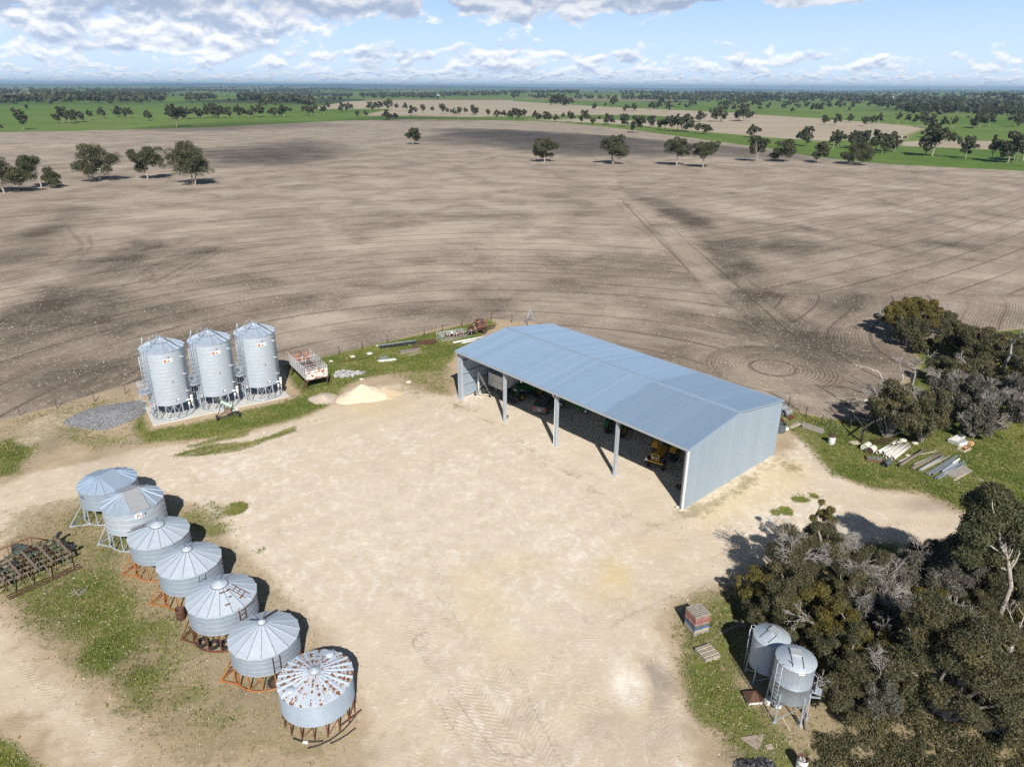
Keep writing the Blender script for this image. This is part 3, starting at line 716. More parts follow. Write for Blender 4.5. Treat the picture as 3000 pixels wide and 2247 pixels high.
# ================================================================ GRAIN SILOS
def zinc(name, lo, hi, rough=.42, metal=.35, stain=.0):
    m, nt, b = new_mat(name); o = nt.obj()
    sp = nt.voro(o, 9.0, out=1); s0 = nt.sep(sp)[0]
    f = nt.add(nt.mul(nt.noise(o, .8, 4, .6), .8), nt.mul(s0, .2))
    c = nt.mix(nt.lin(f, .2, .8), lo, hi)
    run = nt.noise(nt.vm('MULTIPLY', o, (5.0, 5.0, .35)), 1.0, 4, .6)
    c = nt.mix(nt.mul(nt.sstep(run, .50, .72), .07 + stain), c, tuple(v * .58 for v in lo))
    nt.put(b.inputs['Base Color'], c); b.inputs['Metallic'].default_value = metal
    nt.put(b.inputs['Roughness'], nt.lin(s0, 0, 1, rough - .07, rough + .1)); b.inputs['Specular IOR Level'].default_value = .4
    return m
M_siloA = zinc('bright_silo_steel', (.42, .48, .55), (.52, .58, .65), .5, .22)
M_siloAroof = zinc('bright_silo_roof_steel', (.40, .49, .62), (.52, .60, .72), .38, .4)
M_siloB = zinc('weathered_silo_steel', (.265, .325, .395), (.345, .405, .475), .6, .15, .05)
M_siloBroof = zinc('weathered_silo_roof_steel', (.50, .565, .645), (.565, .63, .705), .5, .25)
M_silo1roof = zinc('blue_silo_roof_steel', (.33, .43, .56), (.42, .52, .65), .5, .25)
M_hop = zinc('grey_hopper_steel', (.30, .35, .405), (.43, .48, .535), .42, .40, .2)
M_orange = pm('orange_primer_steel', (.40, .165, .055), .7, 0, .25, 3.0, .38, (.20, .07, .03))
M_rustred = pm('red_oxide_steel', (.17, .068, .042), .8, 0, .3, 3.0, .5, (.12, .045, .02))
M_rust = pm('rusty_steel', (.105, .052, .034), .85, 0, .4, 4.0)
M_black = pm('black_rubber', (.025, .025, .027), .85, 0, .3, 6.0)
M_dark = pm('dark_steel', (.05, .052, .056), .6, .2, .3)
M_conc = pm('pale_concrete', (.56, .55, .52), .9, 0, .12, 1.2)
M_redp = pm('red_sign_paint', (.55, .05, .03), .6, 0, .1)
M_orangesign = pm('orange_sign_paint', (.80, .24, .08), .6, 0, .1)

def text_mesh(body, size):
    cu = bpy.data.curves.new('lettering', 'FONT'); cu.body = body; cu.size = size; cu.align_x = 'CENTER'; cu.align_y = 'CENTER'; cu.extrude = .004
    o = bpy.data.objects.new('lettering', cu); COL.objects.link(o)
    me = bpy.data.meshes.new_from_object(o); bpy.data.objects.remove(o); bpy.data.curves.remove(cu)
    return me
def wrap_text(body, size, Rr, ang, z, mat, parent, off=.03):
    """letters lying on a cylinder of radius Rr round the parent's axis"""
    me = text_mesh(body, size)
    for v in me.vertices:
        a = ang + v.co.x / Rr; rr = Rr + off + v.co.z
        v.co = Vector((rr * math.cos(a), rr * math.sin(a), z + v.co.y))
    me.materials.append(mat)
    o = bpy.data.objects.new('lettering', me); COL.objects.link(o); o.parent = parent
    return o
def wrap_poly(pts, Rr, ang, z, mat, parent, name, off=.03):
    """flat outline pts (x right, y up) laid on the cylinder"""
    mb = MB(); vs = []
    n = len(pts)
    for d in (0.0, .012):
        for (px, py) in pts:
            a = ang + px / Rr; rr = Rr + off + d
            vs.append((rr * math.cos(a), rr * math.sin(a), z + py))
    mb.add(vs, [tuple(range(n, 2 * n))] + [(i, (i + 1) % n, n + (i + 1) % n, n + i) for i in range(n)])
    return mb.build(name, mat, parent)
def wrap_rect(w, hh, Rr, ang, z, mat, parent, name, off=.02, x0=0.0, n=8):
    pts = [(x0 - w / 2 + w * i / n, -hh / 2) for i in range(n + 1)] + [(x0 + w / 2 - w * i / n, hh / 2) for i in range(n + 1)]
    mb = MB(); rows = []
    for d in (0, .012):
        for y in (-hh / 2, hh / 2):
            pass
    g = [[((Rr + off + .012) * math.cos(ang + (x0 - w / 2 + w * i / n) / Rr), (Rr + off + .012) * math.sin(ang + (x0 - w / 2 + w * i / n) / Rr), z + y) for i in range(n + 1)] for y in (-hh / 2, hh / 2)]
    mb.sheet(g)
    g2 = [[((Rr + off) * math.cos(ang + (x0 - w / 2 + w * i / n) / Rr), (Rr + off) * math.sin(ang + (x0 - w / 2 + w * i / n) / Rr), z + y) for i in range(n + 1)] for y in (-hh / 2 - .002, hh / 2 + .002)]
    mb.sheet(g2)
    return mb.build(name, mat, parent)
def cyl_pt(Rr, a, z): return Vector((Rr * math.cos(a), Rr * math.sin(a), z))
def ladder(mb, a, b, side, w=.42, r=.022, step=.3):
    a, b, s = Vector(a), Vector(b), Vector(side).normalized() * (w / 2)
    for k in (-1, 1): mb.tube(a + s * k, b + s * k, r, n=6)
    L = (b - a).length; n = int(L / step)
    for i in range(1, n): p = a + (b - a) * (i / n); mb.tube(p - s, p + s, r * .8, n=5)
def ring_band(mb, Rr, z, th=.03, hh=.05, n=48, a0=0, a1=2 * math.pi):
    mb.lathe([(Rr, z - hh / 2), (Rr + th, z - hh / 4), (Rr + th, z + hh / 4), (Rr, z + hh / 2)], n, a0=a0, a1=a1)
def cone_roof(mb, Re, ze, za, n, rot, rc=.25, seam=.045, sh=.05):
    """faceted cone with raised seams"""
    pe = [cyl_pt(Re, rot + 2 * math.pi * k / n, ze) for k in range(n)]
    zc = za - (za - ze) * (rc / Re)
    pc = [cyl_pt(rc, rot + 2 * math.pi * k / n, zc) for k in range(n)]
    lo = [cyl_pt(Re, rot + 2 * math.pi * k / n, ze - .10) for k in range(n)]
    mb.add(pe + pc + lo, [(k, (k + 1) % n, n + (k + 1) % n, n + k) for k in range(n)] + [(2 * n + k, 2 * n + (k + 1) % n, (k + 1) % n, k) for k in range(n)])
    return pe, pc
def seams(pe, pc, mat, parent, w=.05, h=.06, skip=()):
    mb = MB()
    for k, (a, b) in enumerate(zip(pe, pc)):
        if k in skip: continue
        d = Vector((0, 0, h * .5)); mb.bar(Vector(a) + d, Vector(b) + d, w, h)
    return mb.build('roof_seams', mat, parent)

# ---------------- three tall silos on the concrete slab
def make_tall(loc, label, face):
    """face: direction toward the yard, everything is placed round from it"""
    t = empty('tall_silo', loc, 0, label, 'silo', 'tall grain silos on the slab')
    Rr, z0, z1, za = 2.2, 1.74, 7.82, 8.86
    mb = MB(); mb.lathe([(Rr, z0 - .04), (Rr, z1)], 72)
    for i in range(15): ring_band(mb, Rr, z0 + i * (z1 - z0) / 14 - .02, .016, .05, 72)
    mb.build('wall', M_siloA, t)
    mb = MB(); pe, pc = cone_roof(mb, Rr + .09, z1, za, 16, face + .06, .36); mb.build('roof', M_siloAroof, t)
    seams(pe, pc, M_siloA, t, .07, .08)
    mb = MB(); mb.lathe([(.40, za - .25), (.40, za - .06), (.36, za - .02), (0.001, za + .06)], 20); mb.tube((0, 0, za), (0, 0, za + .25), .03); mb.build('roof_cap', M_siloAroof, t)
    mb = MB(); mb.lathe([(1.0, z1 + .62), (1.03, z1 + .64), (1.03, z1 + .60)], 32, closed=True); mb.build('roof_ring', M_dark, t)
    mb = MB(); mb.lathe([(Rr * .97, z0), (.28, .62), (.28, .45)], 40); mb.build('hopper', M_galvdk, t)
    mb = MB(); mb.lathe([(Rr - .05, .06), (Rr + .05, .06), (Rr + .05, .16), (Rr - .05, .16)], 48, closed=True); mb.build('base_ring', M_galv, t)
    for k in range(16):
        a = face + .1 + 2 * math.pi * k / 16
        mb = MB(); mb.bar(cyl_pt(Rr, a, .1), cyl_pt(Rr, a, z0 + .1), .075, .09); mb.build('leg', M_galv, t)
    for k in (0, 3, 6, 9, 12, 15):
        a = face + .1 + 2 * math.pi * k / 16; b = a + 2 * math.pi / 16
        mb = MB(); mb.bar(cyl_pt(Rr, a, .12), cyl_pt(Rr, b, z0), .04); mb.bar(cyl_pt(Rr, b, .12), cyl_pt(Rr, a, z0), .04); mb.build('brace', M_galv, t)
    # ladder with safety cage, landing, roof ladder
    la = face - R(46); rad = cyl_pt(1, la, 0); tan = cyl_pt(1, la + math.pi / 2, 0); Z = Vector((0, 0, 1))
    mb = MB(); ladder(mb, cyl_pt(Rr + .22, la, .15), cyl_pt(Rr + .22, la, z1 + .1), tan); mb.build('ladder', M_galv, t)
    mb = MB()
    c0 = rad * (Rr + .24)
    for i in range(8):
        z = 4.1 + i * .5
        pts = [c0 + tan * (.38 * math.cos(q)) + rad * (.62 * math.sin(q)) + Z * z for q in [math.pi * j / 8 for j in range(9)]]
        mb.path(pts, .02, 5)
    for j in range(1, 8, 1):
        q = math.pi * j / 8; p = c0 + tan * (.38 * math.cos(q)) + rad * (.62 * math.sin(q)); mb.tube(p + Z * 4.1, p + Z * 7.6, .014, n=5)
    mb.build('ladder_cage', M_galv, t)
    pl = cyl_pt(1, la - R(14), 0); pt = cyl_pt(1, la - R(14) + math.pi / 2, 0); cc = pl * (Rr + .52)
    mb = MB(); mb.box(cc + Z * 3.35, (.95, 1.35, .06), rot=Matrix((pl, pt, Z)).transposed())
    for s in (-1, 1): mb.bar(cc + pt * (.55 * s) + Z * 3.3, pl * Rr + pt * (.55 * s) + Z * 2.7, .05)
    mb.build('landing', M_galv, t)
    mb = MB()
    cor = [cc - pl * .45 + pt * .66, cc + pl * .45 + pt * .66, cc + pl * .45 - pt * .66, cc - pl * .45 - pt * .66]
    for a, b in zip(cor, cor[1:]):
        for z in (3.42, 3.95, 4.5): mb.tube(a + Z * z, b + Z * z, .022, n=5)
        n = 6
        for i in range(n + 1): p = a + (b - a) * (i / n); mb.tube(p + Z * 3.4, p + Z * 4.5, .014, n=5)
    mb.build('guard_rail', M_galv, t)
    mb = MB(); c1 = cyl_pt(Rr + .2, la - R(24), 0); p1 = cyl_pt(1, la - R(24), 0); t1 = cyl_pt(1, la - R(24) + math.pi / 2, 0)
    for z in (1.5, 2.3, 3.1):
        mb.path([c1 + t1 * (.42 * math.cos(q)) + p1 * (.75 * math.sin(q)) + Z * z for q in [math.pi * j / 8 for j in range(9)]], .022, 5)
    for j in range(1, 8):
        q = math.pi * j / 8; p = c1 + t1 * (.42 * math.cos(q)) + p1 * (.75 * math.sin(q)); mb.tube(p + Z * 1.5, p + Z * 3.3, .014, n=5)
    mb.build('ladder_cage', M_galv, t)
    mb = MB(); ladder(mb, cyl_pt(Rr + .1, la, z1 + .12), cyl_pt(.5, la, za - .05), tan, .46)
    for s in (-1, 1):
        a, b = cyl_pt(Rr, la, z1 + .6) + tan * (.3 * s), cyl_pt(.6, la, za + .45) + tan * (.3 * s); mb.tube(a, b, .02, n=5)
        for f in (0, .33, .66, 1): p = a + (b - a) * f; mb.tube(p, p - Z * .52, .018, n=5)
    mb.build('roof_ladder', M_galv, t)
    for s in (-.3, .3):
        q = cyl_pt(1, la - R(42), 0); qt = cyl_pt(1, la - R(42) + math.pi / 2, 0)
        MB().tube(q * (Rr - .2) + qt * s + Z * (z1 + .1), q * (Rr - .55) + qt * s + Z * (z1 + 1.25), .025, n=6).build('roof_rail', M_galv, t)
    # filling pipe down the right side, white breather at its foot
    pa = face + R(52); pr = cyl_pt(1, pa, 0)
    mb = MB(); mb.path([cyl_pt(.55, pa, za - .08), cyl_pt(Rr + .02, pa, z1 + .22), cyl_pt(Rr + .16, pa, z1 - .05), cyl_pt(Rr + .16, pa, 1.9)], .085, 10); mb.build('fill_pipe', pm('dull_pipe_steel', (.20, .23, .27), .5, .4, .2), t)
    for z in (6.9, 4.9, 2.9): MB().box(cyl_pt(Rr + .14, pa, z), (.26, .34, .05), rz=pa).build('pipe_clamp', M_white, t)
    mb = MB(); c = cyl_pt(Rr + .30, pa + .06, 0)
    mb.tube(c + Z * 1.35, c + Z * 2.1, .13, n=14); mb.tube(c + Z * 2.1, c + Z * 2.28, .17, n=14); mb.tube(c + Z * .95, c + Z * 1.35, .05, n=10); mb.tube(c + Z * 1.85, cyl_pt(Rr, pa - .14, 1.85), .09, n=10)
    mb.tube(cyl_pt(Rr + .2, pa - .1, 1.2), cyl_pt(Rr + .2, pa - .1, 1.6), .1, n=10)
    mb.build('breather', M_white, t)
    # name plate, sight glasses, notice
    sa = face + R(13)
    wrap_rect(.98, .36, Rr, sa, 6.82, M_white, t, 'sign_panel', .03)
    sg = t.children[-1]
    wrap_rect(.25, .27, Rr, sa, 6.82, M_orangesign, sg, 'emblem', .05, -.315, 4)
    wrap_poly([(-.41, -.10), (-.345, -.10), (-.315, -.02), (-.285, -.02), (-.315, .09)], Rr, sa, 6.82, M_redp, sg, 'emblem_mark', .066)
    wrap_poly([(-.30, -.10), (-.22, -.10), (-.305, .11), (-.33, .06)], Rr, sa, 6.82, M_redp, sg, 'emblem_mark', .068)
    o = wrap_text('Ahrens', .21, Rr, sa + .15 / Rr, 6.82, pm('grey_lettering', (.22, .22, .24), .6), sg, .045)
    for z in (7.22, 6.80, 4.4): wrap_rect(.07, .15, Rr, sa + .02, z, M_dark, t, 'sight_glass', .075, 0, 2)
    wrap_rect(.22, .18, Rr, sa + .13, 2.25, M_white, t, 'notice', .03, 0, 3); wrap_rect(.08, .13, Rr, sa + .02, 2.22, M_dark, t, 'sight_glass', .075, 0, 2)
    wrap_rect(.26, .3, Rr + .26, la + .03, 1.85, M_white, t, 'notice', .03, 0, 3)
    nn = t.children[-1]; wrap_rect(.2, .08, Rr + .26, la + .03, 1.93, M_redp, nn, 'warning_stripe', .05, 0, 3)
    return t
def view_dir(x, y): return math.atan2(-y, -x)
tall_spots = [((-37.96, 72.41), 'leftmost of the three tall galvanised silos on the concrete slab'),
              ((-33.83, 74.96), 'middle one of the three tall galvanised silos, behind the small auger'),
              ((-29.69, 77.66), 'tall galvanised silo nearest the rusty livestock crate, right end of its row')]
def build_tall():
    p = None
    for i, ((x, y), lab) in enumerate(tall_spots):
        f = view_dir(-33.8, 75)
        if p is None: p = make_tall((x, y, .12), lab, f)
        else:
            c = copy_tree(p); c.location = (x, y, .12); c['label'] = lab
build_tall()
def build_slab():
    P = [G(435, 1202), G(449, 1249), G(847, 1162.5), G(829, 1142)]
    d = (P[2] - P[1]).normalized(); n = Vector((-d.y, d.x, 0))
    a = P[1]; b = P[2]; w = 5.6
    q = [a, b, b + n * w, a + n * w]
    mb = MB(); vs = [(v.x, v.y, z) for z in (-.05, .12) for v in q]
    mb.add(vs, [(3, 2, 1, 0), (4, 5, 6, 7), (0, 1, 5, 4), (1, 2, 6, 5), (2, 3, 7, 6), (3, 0, 4, 7)])
    tag(mb.build('concrete_slab', M_conc), 'pale concrete slab under the three tall silos', 'slab')
build_slab()

# ---------------- row of seven old silos on ring legs
def rusty_roof_mat():
    m, nt, b = new_mat('rust_spotted_roof_steel'); o = nt.obj(); x, y, z = nt.sep(o)
    rad = nt.m('SQRT', nt.add(nt.mul(x, x), nt.mul(y, y))); an = nt.m('ARCTAN2', y, x)
    n = 24
    seg = nt.mul(nt.add(an, math.pi), n / (2 * math.pi)); fr = nt.m('ABSOLUTE', nt.sub(nt.m('FRACT', seg), .5)); cell = nt.m('FLOOR', seg)
    q = nt.comb(nt.mul(cell, 3.7), nt.mul(rad, 4.2), nt.mul(fr, 2.0))
    blot = nt.noise(q, 1.0, 3, .6); edge = nt.noise(o, 9.0, 4, .7)
    t = nt.add(nt.add(blot, nt.mul(nt.sub(edge, .5), .28)), nt.mul(fr, -.34))
    rust = nt.sstep(t, .472, .505); halo = nt.sstep(t, .395, .47)
    base = nt.mix(nt.lin(nt.noise(o, 1.4, 4), .3, .7), (.47, .55, .66), (.58, .65, .74))
    c = nt.mix(nt.mul(halo, .75), base, (.68, .68, .67))
    c = nt.mix(rust, c, nt.mix(edge, (.11, .04, .02), (.34, .14, .06)))
    nt.put(b.inputs['Base Color'], c); b.inputs['Roughness'].default_value = .55; b.inputs['Metallic'].default_value = .15
    return m
def make_old(i, x, y, Rr, he, ha, hb, label, n=16, rot=0.0, leg=M_orange, cap=.34, roofm=None, wallm=None, ribs=4, fine=False, ridge=None, tip=None, ladders=(), legs=16):
    t = empty('old_silo', (x, y, 0), 0, label, 'silo', 'old squat silos in a row')
    roofm = roofm or M_siloBroof; wallm = wallm or M_siloB
    f = view_dir(x, y)
    mb = MB()
    if fine:
        k = 18; prof = []
        for j in range(k * 2 + 1): prof.append((Rr + (.03 if j % 2 else 0), hb + (he - hb) * j / (2 * k)))
        mb.lathe(prof, 64, smooth=False)
    else:
        mb.lathe([(Rr, hb), (Rr, he)], 64)
        for j in range(ribs + 1): ring_band(mb, Rr, hb + .04 + (he - hb - .1) * j / ribs, .02, .055, 64)
    mb.build('wall', wallm, t)
    Re = Rr + .07
    mb = MB()
    if ridge is None:
        pe, pc = cone_roof(mb, Re / math.cos(math.pi / n) * .995, he, ha, n, rot, max(cap * .8, .15)); mb.build('roof', roofm, t)
        seams(pe, pc, roofm if fine else M_siloB, t, .045 if not fine else .05, .05)
    else:
        ang, w = ridge; e = Vector((math.cos(ang), math.sin(ang), 0))
        pe = [cyl_pt(Re, rot + 2 * math.pi * k / n, he) for k in range(n)]
        tp = []
        for p in pe:
            s = max(-w, min(w, p.dot(e))); tp.append(e * s + Vector((0, 0, ha)))
        lo = [cyl_pt(Re, rot + 2 * math.pi * k / n, he - .10) for k in range(n)]
        mb.add(pe + tp + lo, [(k, (k + 1) % n, n + (k + 1) % n, n + k) for k in range(n)] + [(2 * n + k, 2 * n + (k + 1) % n, (k + 1) % n, k) for k in range(n)])
        mb.build('roof', roofm, t)
        seams([p for p in pe if abs(p.dot(e)) > w], [q for p, q in zip(pe, tp) if abs(p.dot(e)) > w], wallm if i == 1 else roofm, t, .05, .06)
        # flat lid over the middle strip, both sides of the ridge
        nrm = Vector((-e.y, e.x, 0))
        for s in (-1, 1):
            dd = math.sqrt(Re * Re - w * w); mb = MB()
            a = e * -w + Vector((0, 0, ha + .05)); b = e * w + Vector((0, 0, ha + .05))
            c = e * w + nrm * (s * (dd + .03)) + Vector((0, 0, he + .10)); d = e * -w + nrm * (s * (dd + .03)) + Vector((0, 0, he + .10))
            lowz = Vector((0, 0, -.05)); mb.add([a, b, c, d, a + lowz, b + lowz, c + lowz, d + lowz], [(0, 1, 2, 3), (7, 6, 5, 4), (0, 4, 5, 1), (1, 5, 6, 2), (2, 6, 7, 3), (3, 7, 4, 0)])
            mb.build('lid', pm('lid_steel_%d' % i, (.36, .46, .58) if i == 0 else (.44, .45, .47), .5, .3, .1), t)
    if cap and ridge is None:
        mb = MB(); zc = ha - (ha - he) * (cap / Re)
        mb.lathe([(cap, zc - .02), (cap, zc + .10), (cap * .9, zc + .14), (.001, zc + .14 + cap * .35)], 24)
        mb.build('roof_cap', roofm if not fine else pm('cap_steel', (.50, .57, .64), .45, .3, .12), t)
        mb = MB(); mb.lathe([(cap + .01, zc - .0), (cap + .05, zc + .02), (cap + .01, zc + .05)], 24, closed=True); mb.build('cap_ring', M_rust if i in (4, 5) else M_dark, t)
    # hopper, legs, base ring
    mb = MB(); mb.lathe([(Rr - .03, hb + .01), (.2, max(.18, hb - 1.0)), (.2, .1)], 36); mb.build('hopper', M_galvdk, t)
    for k in range(legs):
        a = f + .12 + 2 * math.pi * k / legs
        mb = MB(); mb.bar(cyl_pt(Rr + .02, a, 0), cyl_pt(Rr - .03, a, hb + .12), .075, .06, up=cyl_pt(1, a, 0)); mb.build('leg', leg, t)
    for k in range(0, legs, 2):
        a = f + .12 + 2 * math.pi * k / legs; MB().bar(cyl_pt(Rr, a, .08), cyl_pt(Rr, a + 2 * math.pi / legs, hb), .035).build('brace', leg, t)
    if not fine:
        mb = MB(); mb.lathe([(Rr - .04, .0), (Rr + .05, .0), (Rr + .05, .09), (Rr - .04, .09)], 40, closed=True); mb.build('base_ring', leg, t)
    # towing frame
    if tip is not None:
        tp = G(*tip) - Vector((x, y, 0)); d = tp.normalized(); pr = Vector((-d.y, d.x, 0))
        mb = MB(); a1 = math.atan2(d.y, d.x); z = Vector((0, 0, .08))
        for s in (-.42, .42): mb.bar(cyl_pt(Rr, a1 + s, .08), tp + z, .085)
        mb.bar(cyl_pt(Rr, a1 - .1, hb + .1), tp + Vector((0, 0, .12)), .06); mb.bar(cyl_pt(Rr, a1 - .42, .1), cyl_pt(Rr, a1 - .42, .1) * .5 + tp * .5 + Vector((0, 0, .5)), .04)
        mb.bar(tp - d * .05, tp + d * .12, .16, .1); mb.build('towing_frame', leg, t)
    for (ang, z0, z1, mat) in ladders:
        a = f + ang; mb = MB(); ladder(mb, cyl_pt(Rr + .13, a, z0), cyl_pt(Rr + .13, a, z1), cyl_pt(1, a + math.pi / 2, 0), .42, .024, .32)
        for z in (z0 + .15, z1 - .15):
            for s in (-.21, .21): mb.tube(cyl_pt(Rr, a, z) + cyl_pt(s, a + math.pi / 2, 0), cyl_pt(Rr + .13, a, z) + cyl_pt(s, a + math.pi / 2, 0), .018, n=5)
        mb.build('ladder', mat, t)
    return t, f, Re
def build_old():
    Z = lambda a, b: (a / 1.75, 1300 + b / 1.75)
    K = lambda a, b, z: G(200 + a / 6.627, 1350 + b / 6.627, z)
    d1 = K(830, 160, 3.7) - K(600, 262, 3.7); d2 = K(1310, 490, 4.2) - K(1070, 570, 4.2)
    r1, r2 = math.atan2(d1.y, d1.x), math.atan2(d2.y, d2.x)
    s, f, Re = make_old(0, -34.32, 52.43, 2.25, 3.0, 3.72, 1.38, 'farthest old silo of the row, with blue steel roof and plain grey frame', 20, .1, M_galv, 0, M_silo1roof, ridge=(r1, .68), tip=Z(362, 428))
    wrap_text('ELL', .3, 2.25, f - R(62), 2.55, M_dark, s, .04)
    s, f, Re = make_old(1, -30.31, 48.80, 2.23, 3.43, 4.25, 1.45, 'old silo with bright ridged roof, grey lid strip and square white sign', 14, .2, M_galv, 0, M_siloAroof, M_siloA, ridge=(r2, .62), tip=Z(505, 518))
    sa = f + R(4)
    wrap_rect(.52, .42, 2.23, sa, 3.08, M_white, s, 'sign_panel', .03); sg = s.children[-1]
    wrap_poly([(-.14, -.14), (-.08, -.14), (.03, .15), (-.02, .15)], 2.23, sa, 3.08, M_dark, sg, 'emblem_mark', .05)
    wrap_poly([(.0, .12), (.03, .15), (.2, -.13), (.14, -.13)], 2.23, sa, 3.08, M_redp, sg, 'emblem_mark', .052)
    wrap_rect(.07, .16, 2.23, sa + .22, 3.12, M_dark, s, 'sight_glass', .04, 0, 2)
    s, f, Re = make_old(2, -26.59, 45.08, 2.09, 2.9, 3.72, 1.37, 'old silo with wide flat cap, third from the far end, orange legs', 16, .1, M_orange, .50, tip=Z(630, 672), ladders=())
    a = f - R(118); mb = MB(); ladder(mb, cyl_pt(2.2, a, 3.05), cyl_pt(.7, a, 3.62), cyl_pt(1, a + math.pi / 2, 0), .4); mb.build('roof_ladder', M_rust, s)
    s, f, Re = make_old(3, -22.91, 41.79, 2.09, 2.88, 3.86, 1.27, 'old silo in the middle of the row, small round cap, red drum at its foot', 16, .2, M_orange, .33, tip=Z(772, 823), ladders=((R(14), 2.1, 2.8, M_galvdk),))
    s, f, Re = make_old(4, -19.18, 38.03, 2.16, 2.89, 3.95, 1.34, 'old silo with a rusty ladder and brown clips on its white roof', 18, .15, M_rustred, .52, tip=Z(935, 1004), ladders=((R(26), 1.7, 2.85, M_rustred),))
    # roof ladder, clips and open flap edge of that one
    zr = lambda rr: 2.89 + (3.95 - 2.89) * (1 - rr / Re) + .1
    mb = MB(); a = f + R(52); ladder(mb, cyl_pt(.75, a, zr(.75)), cyl_pt(1.95, a, zr(1.95)), cyl_pt(1, a + math.pi / 2, 0), .42); mb.build('roof_ladder', M_rustred, s)
    for (da, rr, rz) in ((5, .85, 0), (30, .85, .5), (8, 1.7, 0), (42, 1.7, .6), (22, 1.3, .2)):
        p = cyl_pt(rr, f + R(da), zr(rr)); MB().box(p, (.07, .30 if rr > .8 and da != 22 else .16, .05), rz=f + R(da)).build('roof_clip', M_rustred, s)
    mb = MB(); mb.lathe([(2.26, 2.72), (2.29, 2.74), (2.26, 2.76)], 14, closed=True, a0=f + R(25), a1=f + R(62)); mb.build('hand_rail', M_rustred, s)
    mb = MB(); pts = [cyl_pt(2.15, f + R(8), 2.87), cyl_pt(2.22, f + R(20), 2.93), cyl_pt(2.2, f + R(34), 2.96), cyl_pt(2.18, f + R(44), 2.9), cyl_pt(2.22, f + R(26), 2.80)]
    mb.add(pts + [p * .985 for p in pts], [(0, 1, 2, 3, 4), (9, 8, 7, 6, 5)] + [(k, 5 + k, 5 + (k + 1) % 5, (k + 1) % 5) for k in range(5)]); mb.build('roof_flap', M_rustred, s)
    s, f, Re = make_old(5, -15.32, 34.68, 2.06, 2.62, 3.62, 1.16, 'old silo with pale clean roof and black roof arm, beside the rust spotted one', 16, .25, M_orange, .24, tip=Z(1137, 1218), ladders=((R(12), 1.25, 2.5, M_rust),))
    mb = MB(); a = f + R(150); zr = lambda rr: 2.62 + 1.0 * (1 - rr / Re) + .12
    mb.bar(cyl_pt(.3, a, zr(.3)), cyl_pt(2.05, a, zr(2.05)), .1, .08); mb.bar(cyl_pt(.3, a + 1.1, zr(.3)), cyl_pt(1.2, a + 1.1, zr(1.2)), .06, .06); mb.build('roof_arm', M_dark, s)
    s, f, Re = make_old(6, -11.24, 31.27, 2.08, 2.62, 3.1, .95, 'nearest old silo, white roof spotted with rust, finely corrugated wall', 24, .0, M_rustred, .30, rusty_roof_mat(), fine=True, legs=18)
    zr = lambda rr: 2.62 + .48 * (1 - rr / Re) + .03
    for da, rr in ((-62, 1.62), (143, 1.62)):
        mb = MB(); c = cyl_pt(rr, f + R(da), zr(rr)); mb.lathe([(.25, 0), (.25, .09), (.22, .12), (.001, .14)], 24, c); mb.build('hatch', pm('hatch_steel', (.52, .60, .70), .5, .2, .1), s)
build_old()

